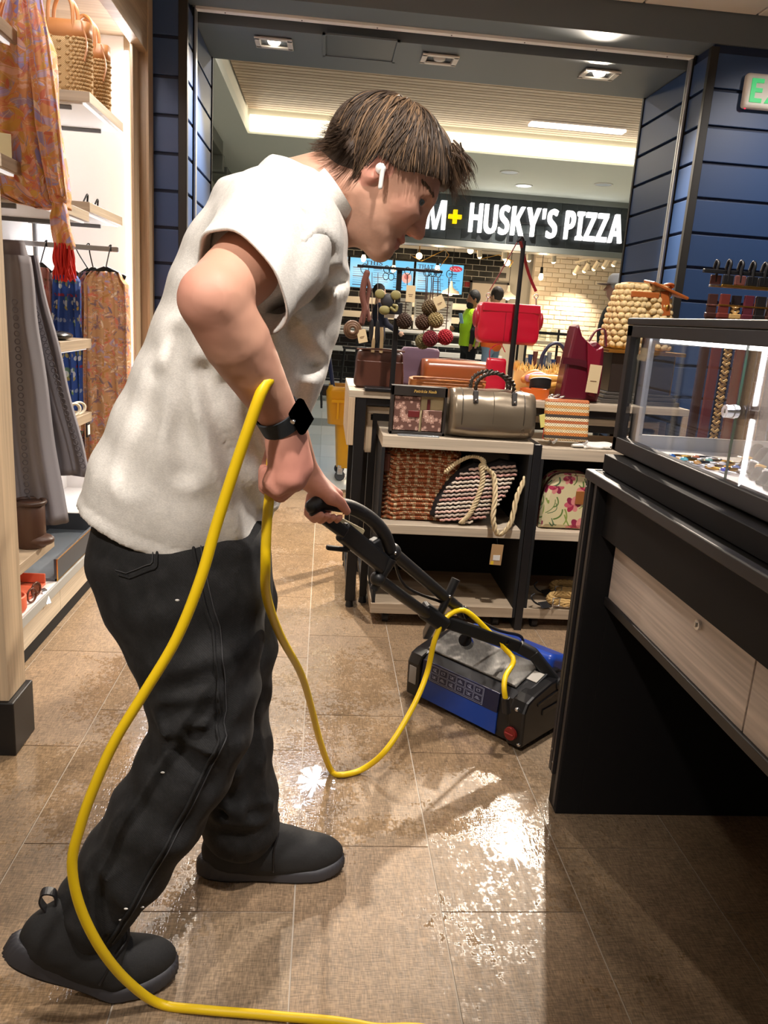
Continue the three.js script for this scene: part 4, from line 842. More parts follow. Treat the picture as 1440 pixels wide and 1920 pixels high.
// ================= FLOOR MACHINE, CORD, MOP BUCKET =================
{
  const m = thing('floor_scrubber', 'black and blue walk-behind floor scrubber with long folding handle', 'floor scrubber', [.6, 0, -2.2]);
  const O = V(.474, 0, -2.14), L = V(.664, 0, .748), D = V(-.748, 0, .664);   // long axis, forward (towards the person)
  const B = new THREE.Matrix4().makeBasis(L, V(0, 1, 0), D).setPosition(O);   // local: x along the body, y up, z towards the person
  const wp = (x, y, z) => { const q = V(x, y, z).applyMatrix4(B); return [q.x, q.y, q.z]; };
  const bm = M(0x141417, .42), dusty = tex(256, 256, (u, v) => { const n = vn(u * 6, v * 6, 6, 6) * .6 + vn(u * 22, v * 22, 22, 22) * .4, k = 62 + 70 * clamp((n - .42) * 3, 0, 1) + 20 * vn(u * 120, v * 30, 120, 30); return [k, k * .97, k * .92]; }, true, .3, .3);
  const lid = M(0xffffff, .5, { map: dusty }), bl = M(0x0b3f9e, .35), hz = .2;
  // cross section of the body (z forward, y up) extruded along x
  const prof = [[0, .018], [.004, .06], [-.006, .15], [-.03, .168], [-.15, .205], [-.2, .2], [-.34, .12], [-.35, .03], [-.33, .018]];
  const exb = (pts, w, bev) => ext(pts, w, bev).applyMatrix4(new THREE.Matrix4().makeBasis(V(0, 0, 1), V(0, 1, 0), V(-1, 0, 0)));
  const body = part('body', exb(prof, .40, .006).applyMatrix4(B), bm, m);
  part('lid', [rbox(.345, .008, .125, .004).applyMatrix4(new THREE.Matrix4().makeRotationX(.3)).translate(-.012, .192, -.092).applyMatrix4(B)], lid, body);
  part('front_skirt', [rbox(.3, .072, .006, .002).translate(-.02, .058, .005).applyMatrix4(B)], bl, body);
  part('front_panel', [rbox(.3, .062, .006, .002).applyMatrix4(new THREE.Matrix4().makeRotationX(-.1)).translate(-.02, .122, .0035).applyMatrix4(B)], M(0x10183a, .4), body);
  const ins = canvasTex(512, 160, (g, w, h) => { g.fillStyle = '#10183a'; g.fillRect(0, 0, w, h); g.strokeStyle = '#aab2cc'; g.lineWidth = 3; g.strokeRect(6, 6, w - 12, h - 12); let s = 5; for (let r = 0; r < 2; r++) for (let c = 0; c < 6; c++) { const x = 14 + c * 82, y = 14 + r * 68; g.lineWidth = 2; g.strokeRect(x, y, 74, 60); for (let k = 0; k < 5; k++) { s = (s * 57 + 13) % 101; g.beginPath(); g.moveTo(x + 8 + s % 50, y + 10 + (s * 3) % 40); g.lineTo(x + 14 + (s * 7) % 50, y + 14 + (s * 5) % 40); g.stroke(); } g.strokeRect(x + 20, y + 22, 26, 18); } }, 1, 1, false);
  const sp = new THREE.PlaneGeometry(.215, .056); sp.applyMatrix4(new THREE.Matrix4().makeRotationX(-.1)); sp.translate(-.03, .122, .0072); sp.applyMatrix4(B);
  part('instruction_label', sp, M(0xffffff, .4, { map: ins }), body, true);
  for (const sx of [-1, 1]) {
    const cap_ = part('end_housing', exb([[.012, .02], [.015, .13], [0, .158], [-.03, .17], [-.12, .19], [-.2, .19], [-.33, .13], [-.35, .06], [-.34, .02]], .055, .008).translate(sx * .2, 0, 0).applyMatrix4(B), M(0x101012, .35), m);
    if (sx > 0) {
      part('brush_knob', [at(new THREE.CylinderGeometry(.019, .021, .014, 24).rotateX(Math.PI / 2), .19, .055, .016).applyMatrix4(B), at(rbox(.03, .006, .006, .002), .19, .055, .025).applyMatrix4(B)], M(0x7a1d18, .5), cap_);
      part('screw', [at(new THREE.SphereGeometry(.007, 10, 8), .2, .135, .013).applyMatrix4(B), at(new THREE.SphereGeometry(.006, 10, 8), .218, .03, .012).applyMatrix4(B)], MAT.chrome, cap_);
      part('side_groove', [at(rbox(.006, .02, .16, .003), .228, .105, -.16).applyMatrix4(B), at(rbox(.006, .012, .2, .003), .228, .15, -.15, .12).applyMatrix4(B)], MAT.blackGloss, cap_);
      part('red_switch', at(rbox(.008, .03, .05, .003), .229, .07, -.25).applyMatrix4(B), M(0x8e1720, .4), cap_);
    } else part('label', at(rbox(.03, .06, .003, .001), -.2, .09, .0145).applyMatrix4(B), M(0x9a9a9a, .5), cap_);
  }
  part('tank', rbox(.33, .06, .15, .02).applyMatrix4(new THREE.Matrix4().makeRotationX(-.35)).translate(.02, .19, -.245).applyMatrix4(B), M(0x2347a8, .3), m);
  part('warning_label', rbox(.09, .002, .045, .001).applyMatrix4(new THREE.Matrix4().makeRotationX(.3)).translate(.15, .1935, -.105).applyMatrix4(B), M(0xb9b4aa, .5), m);
  part('brush_roller', [at(new THREE.CylinderGeometry(.03, .03, .36, 20).rotateZ(Math.PI / 2), 0, .031, -.06).applyMatrix4(B), at(new THREE.CylinderGeometry(.03, .03, .36, 20).rotateZ(Math.PI / 2), 0, .031, -.26).applyMatrix4(B)], M(0x1a2c6a, .8), m);
  // handle: upper and lower tubes, hinge, bow grip
  const dk = M(0x1a1b1d, .42), U0 = [.195, .62, -1.892], U1 = [0.437,0.381,-2.1], L0 = [.16, .557, -1.861], L1 = [0.328,0.397,-2.02], K = [0.62,0.27,-2.12], PV = [0.738,0.172,-2.09], K2 = [0.416,0.232,-2.28];
  const h = part('handle', [cyl(U0, U1, .017, .016, 16), cyl(L0, L1, .0155, .015, 16), bar(L1, K, .03, .036, .006), sph(U0, .024), sph(L0, .02), sph(U1, .02), bar([0.302,0.42,-2.02], [0.376,0.367,-2.03], .05, .045, .01)], dk, m);
  part('lower_arm', [bar(K, [0.671,0.248,-2.11], .03, .036, .006), bar([0.662,0.255,-2.11], PV, .028, .034, .006), cyl([PV[0] - .012, PV[1], PV[2] - .014], [PV[0] + .012, PV[1], PV[2] + .014], .019)], dk, m);
  part('far_arm', [bar([0.347,0.378,-2.05], [0.368,0.221,-2.3], .026, .03, .005)], dk, m);
  for (const q of [[U0[0] + .006, U0[1] + .004, U0[2] + .022], [0.381,0.454,-2.03], [PV[0] + .012, PV[1], PV[2] + .018]]) part('hinge_bolt', sph(q, .005), MAT.chrome, h);
  // bow grip: a closed loop seen from the side
  const outer = [], g0 = [-0.012,0.777,-1.712], gpts = [[-0.012,0.775,-1.712], [0.005,0.783,-1.722], [0.036,0.774,-1.75], [0.081,0.757,-1.79], [0.13,0.722,-1.83], [0.168,0.677,-1.86], [0.188,0.63,-1.88]];
  part('bow_grip', tube(gpts, .0175, 60, 14), M(0x161618, .55), h);
  part('grip_plate', [bar([-0.012,0.768,-1.712], [0.068,0.701,-1.76], .02, .03, .008), bar([0.058,0.708,-1.76], [0.177,0.59,-1.87], .026, .05, .01), bar([0.142,0.665,-1.85], [0.171,0.568,-1.87], .03, .03, .008)], dk, h);
  part('bail_lever', bar([0.034,0.739,-1.77], [0.114,0.686,-1.83], .012, .016, .005), M(0xcfc19a, .5), h);
  part('cord_hook', [bar([0.025,0.665,-1.76], [0.076,0.655,-1.78], .014, .012, .004), bar([0.071,0.653,-1.78], [0.087,0.694,-1.79], .016, .018, .005)], dk, h);
  part('lock_lever', cyl([0.194,0.608,-1.87], [0.151,0.528,-1.86], .014, .011, 12), dk, h); part('lock_lever', cyl([0.398,0.5,-2.05], [0.358,0.402,-2.03], .013, .011, 12), dk, h);
  part('control_cable', [...tube([U0, [0.243,0.509,-1.95], [0.366,0.427,-2.05], U1], .004, 30, 6), ...tube([U1, [0.567,0.289,-2.2], [0.659,0.249,-2.25], [0.667,0.224,-2.25], [0.604,0.255,-2.2]], .005, 30, 6)], MAT.black, h);
  part('cable_guide', [cyl([0.429,0.405,-2.08], [0.447,0.372,-2.08], .008), sph([0.574,0.293,-2.1], .014), cyl([0.458,0.281,-2.13], [0.472,0.257,-2.16], .02, .02, 18)], MAT.blackGloss, h);
}
// yellow cord: floor, up past the leg, over the forearm, through the hand, down to a loop and up to the machine
{
  const pts = [[1.1, .0095, 2.2], [.55, .0095, 1.3], [.75, .0095, .3], [.62, .0095, -.5], [0.312,0.01,-1.009], [0.128,0.009,-1.077], [-0.03,0.009,-1.1], [-0.16,0.009,-1.114], [-0.236,0.01,-1.126], [-0.283,0.084,-1.1], [-0.317,0.179,-1.07], [-0.343,0.274,-1.055], [-0.351,0.356,-1.05], [-0.337,0.422,-1.05], [-0.316,0.487,-1.05], [-0.283,0.568,-1.05], [-0.24,0.647,-1.05], [-0.194,0.733,-1.05], [-0.161,0.823,-1.05], [-0.139,0.906,-1.05], [-0.115,0.988,-1.045], [-0.094,1.055,-1.04], [-0.081,1.095,-1.04],
    [-0.072,1.111,-1.05], [-0.062,1.111,-1.09], [-0.06,1.097,-1.135], [-0.065,1.064,-1.16], [-0.071,1.008,-1.16], [-0.072,0.97,-1.145], [-0.073,0.93,-1.14], [-0.075,0.887,-1.13], [-0.075,0.824,-1.13], [-0.076,0.746,-1.2], [-0.059,0.616,-1.35], [-0.019,0.438,-1.55], [0.008,0.284,-1.68], [0.033,0.152,-1.76], [0.067,0.012,-1.853], [0.093,0.01,-1.833], [0.153,0.014,-1.855], [0.213,0.085,-1.84], [0.283,0.161,-1.92], [0.326,0.237,-1.98], [0.344,0.334,-2], [0.372,0.391,-2.02], [0.416,0.401,-2.06], [0.45,0.39,-2.07], [0.513,0.333,-2.08], [0.569,0.276,-2.09], [0.596,0.247,-2.07], [0.558,0.229,-2], [0.549,0.207,-1.97], [0.556,0.173,-1.965]];
  const m = solo('power_cord', 'long yellow power cord draped over the forearm and looping down to the scrubber', 'cord', tube(pts, .0079, 520, 12), M(0xe9c511, .42));
  part('plug_sleeve', cyl([0.555,0.18,-1.965], [0.563,0.135,-1.965], .012, .013, 12), MAT.black, m);
}
// mop bucket just outside the entrance
{
  const m = thing('mop_bucket', 'yellow mop bucket with wringer on casters outside the entrance', 'mop bucket', [.2, 0, -5.75]);
  const Y1 = M(0xe0a400, .4), z1 = -5.62, z0 = -6.0;
  const xa = [0.092,0.054,-5.62][0], xb = .36;
  const ring = (x0, x1, y, z0, z1, r = .03) => { const o = []; const n = 28; for (let i = 0; i < n; i++) { const a = i / n * Math.PI * 2, c = Math.cos(a), s = Math.sin(a); o.push([(x0 + x1) / 2 + (x1 - x0) / 2 * Math.sign(c) * Math.pow(Math.abs(c), .35), y, (z0 + z1) / 2 + (z1 - z0) / 2 * Math.sign(s) * Math.pow(Math.abs(s), .35)]); } return o; };
  part('tub', loft([ring(xa + .03, xb - .03, .1, z0 + .03, z1 - .03), ring(xa + .005, xb, .46, z0, z1), ring(xa - .015, xb + .015, .47, z0 - .015, z1 + .015), ring(xa - .015, xb + .015, .49, z0 - .015, z1 + .015), ring(xa + .01, xb - .01, .49, z0 + .01, z1 - .01), ring(xa + .03, xb - .03, .13, z0 + .03, z1 - .03)]), Y1, m);
  part('wringer', loft([ring(xa - .05, xb - .1, .43, z0 + .05, z1 + .03), ring(xa - .07, xb - .1, .66, z0 + .04, z1 + .05), ring(xa - .05, xb - .1, .7, z0 + .05, z1 + .04), ring(xa - .02, xb - .13, .7, z0 + .08, z1), ring(xa - .01, xb - .13, .5, z0 + .1, z1 - .02)]), M(0xd99d00, .42), m);
  part('wringer_rib', [bar([xa - .03, .6, z1 + .052], [xa + .12, .6, z1 + .052], .02, .02), bar([xa + .02, .6, z1 + .054], [xa + .02, .47, z1 + .04], .015, .015)], Y1, m);
  part('wringer_handle', [cyl([xa - .02, .68, -5.75], [xa - .1, 1.12, -5.95], .016, .016, 12)], M(0x1c2a55, .4), m);
  part('handle_bracket', [bx(xa - .1, xa - .03, .62, .7, -5.78, -5.7, .01)], MAT.black, m);
  for (const [x, z] of [[xa + .06, z1 - .05], [xb - .06, z1 - .05], [xa + .06, z0 + .05], [xb - .06, z0 + .05]]) {
    const c = part('caster', [bx(x - .02, x + .02, .05, .1, z - .02, z + .02, .004), cyl([x, .1, z], [x, .12, z], .02)], MAT.chrome, m);
    part('wheel', [new THREE.TorusGeometry(.026, .013, 10, 24).translate(x, .039, z), cyl([x, .039, z - .012], [x, .039, z + .012], .02)], M(0x4a4d50, .5), c);
  }
  part('caution_print', [bx(xb - .16, xb - .13, .39, .42, z1 - .003, z1 + .002)], M(0xb02a20, .6), m);
}
// ================= COUNTER AND GLASS SHOWCASE ON THE RIGHT =================
const frameM = M(0x2b292a, .42, { metalness: .2 }), frameB = MP(0x1a191a, .6, { specularIntensity: .35 });
{
  const c = thing('display_counter', 'black retail counter with pale wood drawers and open knee space', 'counter', [1.05, 0, -.7]);
  part('end_panel', bx(.70, 1.5, 0, .865, -1.75, -1.69, .002), frameB, c);
  part('end_panel', bx(.70, 1.5, 0, .865, .6, .66, .002), frameB, c);
  const post = part('post', bx(.640, .702, 0, .866, -1.752, -1.69, .003), frameB, c);
  part('corner_guard', [bx(.632, .640, .09, .866, -1.757, -1.745, .001), bx(.632, .6405, .09, .866, -1.74, -1.728, .001), bx(.632, .650, .09, .866, -1.7605, -1.754, .001)], frameM, post);
  part('guard_strip', bx(.634, .6405, .02, .866, -1.705, -1.69, .001), frameM, post);
  part('guard_screw', sph([.6335, .15, -1.751], .003), MAT.chrome, post); part('guard_screw', sph([.6335, .12, -1.735], .003), MAT.chrome, post); part('guard_screw', sph([.6315, .845, -1.751], .003), MAT.chrome, post);
  part('back_panel', bx(1.46, 1.5, 0, .865, -1.69, .6), frameB, c);
  part('apron', [bx(.66, .70, .742, .866, -1.69, .66, .002)], frameB, c);
  part('drawer_case', [bx(.712, 1.2, .578, .742, -1.69, .6)], frameB, c);
  const wdMap = tex(512, 256, (u, v) => { const k = .9 + .14 * (vn(u * 5, v * 90, 5, 90) - .5) + .12 * (vn(u * 3, v * 20, 3, 20) - .5); return [228 * k, 214 * k, 204 * k]; }, true, .7, .3), wd = M(0xffffff, .4, { map: wdMap });
  let z = -1.683;
  for (const z1 of [(-1.071), (-1.071) + .62, (-1.071) + 1.24]) {
    const d = part('drawer', bx(.694, .712, .594, .738, z + .002, z1 - .002, .001), wd, c);
    const zc = mix(z, z1, .49), zl = mix(z, z1, .70);
    part('finger_pull', bx(.6925, .696, .728, .7385, zc - .07, zc + .05, .001), M(0x8d8278, .5), d);
    part('lock', [at(new THREE.CylinderGeometry(.0095, .0095, .008, 20).rotateZ(Math.PI / 2), .692, .702, zl), at(rbox(.003, .008, .002, .0005), .687, .702, zl)], MAT.chrome, d);
    z = z1;
  }
  part('drawer_rail', [bx(.688, .714, .572, .594, -1.69, .6, .003)], frameM, c);
  part('counter_top', [bx(.65, 1.5, .866, .884, -1.758, .66, .002)], frameB, c);
  part('edge_trim', [bx(.628, .648, .862, .886, -1.76, .66, .004), bx(.628, 1.5, .862, .886, -1.764, -1.752, .004)], frameM, c);
  // glass showcase standing on the counter
  const s = thing('glass_showcase', 'dark framed glass showcase on the counter', 'showcase', [1.03, .886, -.7]);
  const x0 = .70, x1 = 1.36, z0 = -1.795, z1_ = .55, yb = .93, yt = 1.237;
  part('plinth', bx(.662, x1, .886, yb - .004, z0 + .05, z1_, .002), frameB, s);
  part('base_rail', [bx(x0 - .004, x0 + .022, yb, yb + .034, z0, z1_, .003), bx(x0, x1, yb, yb + .034, z0, z0 + .026, .003), bx(x1 - .026, x1, yb, yb + .034, z0, z1_, .003)], frameM, s);
  part('deck', bx(x0 + .02, x1 - .02, yb, yb + .012, z0 + .02, z1_), M(0xf1efec, .5), s);
  part('top_rail', [bx(x0 - .004, x1, yt - .042, yt - .016, z0 - .002, z0 + .03, .002), bx(x0 - .004, x0 + .03, yt - .042, yt - .016, z0, z1_, .002), bx(x1 - .03, x1, yt - .042, yt - .016, z0, z1_, .002)], frameM, s);
  part('top_panel', bx(x0 - .006, x1, yt - .0155, yt, z0 - .004, z1_, .003), frameM, s);
  for (const [x, z] of [[x0 - .004, z0 - .001], [x1 - .024, z0 - .001], [x0 - .004, z1_ - .026], [x1 - .024, z1_ - .026]]) part('corner_post', bx(x, x + .024, yb, yt - .016, z, z + .026, .003), frameM, s);
  part('inner_channel', [bx(x0 + .022, x0 + .05, yb + .012, yt - .042, z0 + .03, z0 + .04, .001), bx(x0 + .022, x1 - .03, yb + .012, yb + .044, z0 + .03, z0 + .042, .001), bx(x0 + .022, x1 - .03, yt - .054, yt - .042, z0 + .03, z0 + .042, .001), bx(x0 + .022, x0 + .03, yb + .012, yt - .042, z0 + .028, z0 + .07, .001)], MAT.alu, s);
  part('end_pane', bx(x0 + .02, x1 - .02, yb + .03, yt - .04, z0 + .014, z0 + .018), MAT.clear, s);
  part('back_pane', bx(x1 - .016, x1 - .012, yb + .03, yt - .04, z0 + .02, z1_ - .02), MAT.clear, s);
  const zl = [0.7,1.019,-1.29][2];
  part('sliding_pane', bx(x0 + .003, x0 + .0075, yb + .03, yt - .04, z0 + .02, zl + .25), MAT.clear, s);
  const sp = part('sliding_pane', bx(x0 + .011, x0 + .0155, yb + .03, yt - .04, zl, z1_ - .02), MAT.clear, s);
  part('pane_edge', bx(x0 + .011, x0 + .0155, yb + .03, yt - .04, zl - .0015, zl - .0002), M(0x1d5a4f, .15), sp);
  const lk = [0.694,1.085,-1.268];
  part('cylinder_lock', [at(new THREE.CylinderGeometry(.011, .011, .022, 22).rotateZ(Math.PI / 2), .69, lk[1], lk[2]), at(new THREE.CylinderGeometry(.0125, .0125, .004, 22).rotateZ(Math.PI / 2), .694, lk[1], lk[2]), at(rbox(.002, .007, .002, .0004), .6785, lk[1], lk[2])], MAT.chrome, s);
  const strip = part('light_strip', bx(x0 + .032, x0 + .046, yt - .05, yt - .042, z0 + .1, z1_ - .1, .002), M(0xffffff, .4, { emissive: 0xffffff, emissiveIntensity: 4 }), s);
  areaLight(x0 + .05, yt - .052, -.62, .02, 1.9, 0xfdf6ff, 22);
  // contents
  const yd = yb + .0125;
  const pad = solo('price_card', 'white price card lying in the glass showcase', 'card', [bx(.765, .87, yd, yd + .003, -1.715, -1.6, .001)], M(0xf2f1ee, .6));
  reseed(31);
  for (let i = 0; i < 7; i++) {
    const zz = -1.51 + i * .05, xx = .87 - i * .014;
    const g = thing('ring_holder', ['first', 'second', 'third', 'fourth', 'fifth', 'sixth', 'seventh'][i] + ' black velvet finger of the ring display from the far end', 'ring holder', [xx, yd, zz], 'black velvet ring holders');
    part('finger', [cyl([xx, yd, zz], [xx + .03, yd + .045, zz - .012], .016, .012, 14), sph([xx + .03, yd + .045, zz - .012], .012)], M(0x131317, .9), g);
    part('ring', at(new THREE.TorusGeometry(.0145, .003, 8, 20).rotateX(Math.PI / 2), xx + .014, yd + .021, zz - .005, -.3, 0, -.55), i % 2 ? MAT.chrome : MAT.brass, g);
  }
  const jc = [0x2f6fc0, 0x5fb6c6, 0xd0a060, 0xe6e2dc, 0x3b4fb0, 0xc9774f, 0x8fc6c0, 0xcfcfd6];
  for (let i = 0; i < 10; i++) {
    const zz = -1.62 + .035 * (i % 5), xx = .79 + .055 * Math.floor(i / 5) + .012 * (i % 5), m = i % 3 === 0 ? MAT.brass : MAT.chrome;
    const g = thing('bracelet', ['slim silver', 'blue stone', 'teal stone', 'amber stone', 'white stone', 'navy stone', 'copper stone', 'pale green stone', 'grey stone', 'blue and silver'][i] + ' bracelet lying in the glass showcase', 'bracelet', [xx, yd, zz], 'bracelets in the showcase');
    part('band', at(new THREE.TorusGeometry(.028, .0035, 8, 26).rotateX(Math.PI / 2), xx, yd + .0036, zz, rr(-.05, .05), 0, 0, [1.1, 1, .85]), m, g);
    part('stone', sph([xx - .026, yd + .006, zz + .004], .008, [1, .7, 1.3], 12), M(jc[i % 8], .2), g);
  }
  for (let i = 0; i < 5; i++) {
    const xx = .95 + i * .035; const pts = []; for (let k = 0; k < 12; k++) pts.push([xx + Math.sin(k * .8 + i) * .004, yd + .004, -1.68 + k * .05]);
    solo('necklace', ['first', 'second', 'third', 'fourth', 'fifth'][i] + ' silver chain necklace laid straight, counted from the sliding glass', 'necklace', tube(pts, .0022, 80, 6), MAT.chrome, 'chain necklaces in the showcase');
  }
}
// belt rack beyond the showcase
{
  const zR = -2.55, P0 = [1.253,1.462,-2.55], P1 = [1.477,1.477,-2.55], yTop = P0[1];
  const rk = thing('belt_rack', 'black standing belt rack beyond the glass showcase', 'rack', [(P0[0] + P1[0]) / 2, 0, zR]);
  const xa = P0[0] - .04, xb = P1[0] + .35, yB = yTop - .045;
  part('rail', bar([xa, yB, zR], [xb, yB, zR], .012, .012), MAT.black, rk);
  for (const x of [xb - .05]) part('upright', bx(x - .015, x + .015, 0, yB, zR - .015, zR + .015), MAT.black, rk);
  part('foot', bx(xb - .3, xb + .1, 0, .02, zR - .2, zR + .2, .004), MAT.black, rk);
  const kinds = [[0x3a1f1a, 'dark brown', 0], [0x6b2a22, 'oxblood', 0], [0x8a4f2a, 'tan', 0], [0xc9a468, 'gold chain', 1], [0x17161a, 'black', 0], [0x5e2230, 'maroon', 0], [0xb9b1a6, 'grey braided', 1], [0x201c1c, 'matte black', 0], [0x7a3a1c, 'cognac', 0], [0x4a2a20, 'chestnut', 0], [0x8f8880, 'pewter grey', 0], [0x2a1a24, 'plum', 0], [0xa07a4a, 'honey', 0], [0x33302e, 'charcoal', 0]];
  reseed(8);
  kinds.forEach(([col, nm, br], i) => {
    const x = P0[0] + .012 + i * (P1[0] - P0[0]) / 11, zz = zR + (i % 2 ? .03 : -.012), w = .03, len = rr(.78, .9), mt = M(col, .5);
    const g = thing('belt', nm + ' belt hanging from a black plastic hook on the rack', 'belt', [x, yTop - .1 - len, zz], 'belts on the rack');
    part('hook', tube([[x, yTop - .075, zz], [x, yTop - .045, zz], [x + .002, yTop - .02, zz], [x, yTop - .01, zz - .012], [x, yTop - .03, zz - .022]], .005, 24, 8), MAT.black, g);
    part('hook_card', bx(x - .018, x + .018, yTop - .085, yTop - .055, zz - .004, zz + .004, .003), i % 3 ? MAT.black : M(0x6a3f3a, .5), g);
    const b0 = yTop - .095;
    if (br) { const gs = []; for (let k = 0; k < 60; k++) for (const s of [-1, 1]) gs.push(at(rbox(.018, .009, .005, .002), x + s * .006, b0 - .06 - k * len / 62, zz + (k % 2 ? .002 : -.001), 0, 0, s * .7)); part('strap', gs, mt, g); }
    else part('strap', [bx(x - w / 2, x + w / 2, b0 - len, b0 - .02, zz - .004, zz, .001), bx(x - w / 2, x + w / 2, b0 - len * .93, b0 - .02, zz + .003, zz + .007, .001)], mt, g);
    part('buckle', [bar([x - .022, b0 - .055, zz + .006], [x - .022, b0 + .005, zz + .006], .009, .008), bar([x + .022, b0 - .055, zz + .006], [x + .022, b0 + .005, zz + .006], .009, .008), bar([x - .022, b0 + .005, zz + .006], [x + .022, b0 + .005, zz + .006], .009, .008), bar([x - .022, b0 - .055, zz + .006], [x + .022, b0 - .055, zz + .006], .005, .005), bar([x, b0 - .055, zz + .009], [x, b0 + .008, zz + .009], .004, .004)], i % 2 ? MAT.brass : MAT.chrome, g);
    part('keeper', bx(x - w / 2 - .003, x + w / 2 + .003, b0 - .095, b0 - .08, zz - .006, zz + .009, .002), mt, g);
  });
}
// ================= DISPLAY TABLES =================
const TT = .916;   // tall table top
function nestTable(name, label, x0, x1, y, z0, z1, panelH, lx0, lw) {
  const t = thing(name, label, 'table', [(x0 + x1) / 2, 0, (z0 + z1) / 2]);
  part('table_top', bx(x0, x1, y - .028, y, z0, z1, .002), MAT.wood, t);
  part('side_panel', bx(x0, x0 + .026, y - panelH, y - .028, z0, z1, .002), MAT.woodV, t);
  part('side_panel', bx(x1 - .026, x1, y - panelH, y - .028, z0, z1, .002), MAT.woodV, t);
  for (const x of [lx0, x1 - (lx0 - x0) - lw]) for (const z of [z1 - lw - .004, z0 + .004]) {
    const l = part('leg', bx(x, x + lw, .03, y - .03, z, z + lw, .002), MAT.steelBlack, t);
    part('foot', cyl([x + lw / 2, 0, z + lw / 2], [x + lw / 2, .032, z + lw / 2], .018, .014), MAT.black, l);
  }
  part('frame_rail', [bx(lx0, x1 - (lx0 - x0), y - .058, y - .03, z1 - lw, z1 - lw + .03, .002)], MAT.steelBlack, t);
  part('base_rail', [bx(lx0 + .005, lx0 + lw - .005, .05, .085, z0 + lw, z1 - lw, .002)], MAT.steelBlack, t);
  part('base_rail', [bx(x1 - (lx0 - x0) - lw + .005, x1 - (lx0 - x0) - .005, .05, .085, z0 + lw, z1 - lw, .002)], MAT.steelBlack, t);
  part('rear_rail', bx(lx0, x1 - (lx0 - x0), .05, .085, z0 + .01, z0 + .04, .002), MAT.steelBlack, t);
}
nestTable('nesting_table', 'tall wooden display table with black steel legs', .103, 1.503, TT, -3.68, -3.08, .22, .132, .042);
nestTable('nesting_table', 'lower wooden nesting table tucked under the tall one', .181, 1.41, .85, -3.6, -3.14, .19, .196, .03);
function rollingUnit(label, x0, x1, y, z0, z1) {
  const t = thing('rolling_shelf_unit', label, 'shelf unit', [(x0 + x1) / 2, 0, (z0 + z1) / 2]);
  part('top', bx(x0, x1, y - .045, y, z0, z1, .002), MAT.wood, t);
  part('shelf', bx(x0 + .01, x1 - .012, .384, .421, z0 + .01, z1 - .005, .002), MAT.wood, t);
  part('shelf', bx(x0 - .005, x1 - .012, .053, .096, z0 + .01, z1 + .004, .002), MAT.woodShadeGrey, t);
  part('side_panel', bx(x0, x0 + .012, .096, y - .045, z0, z1, .001), MAT.blackMatte, t);
  part('side_panel', bx(x1 - .014, x1, .053, y - .045, z0, z1, .001), MAT.blackMatte, t);
  part('back_panel', bx(x0 + .012, x1 - .014, .096, y - .045, z0, z0 + .012), MAT.blackMatte, t);
  for (const x of [x0 + .06, x1 - .07]) for (const z of [z0 + .06, z1 - .05]) {
    const c = part('caster', [bx(x - .012, x + .012, .028, .053, z - .015, z + .015, .003)], MAT.alu, t);
    part('wheel', cyl([x - .012, .025, z], [x + .012, .025, z], .025, .025, 20), MAT.black, c);
  }
  return t;
}
const UY = .77, UF = -2.9;
rollingUnit('rolling wooden shelf unit holding the woven baskets', .233, .818, UY, -2.995 - .35, UF);
rollingUnit('rolling wooden shelf unit at the right holding the floral pouch', .852, 1.355, .755, -2.995 - .35, UF);
const u12 = solo('divider_panel', 'black upright panel between the two rolling shelf units', 'panel', bx(.8195, .8505, 0, .766, -3.3, -2.895, .002), MAT.black);

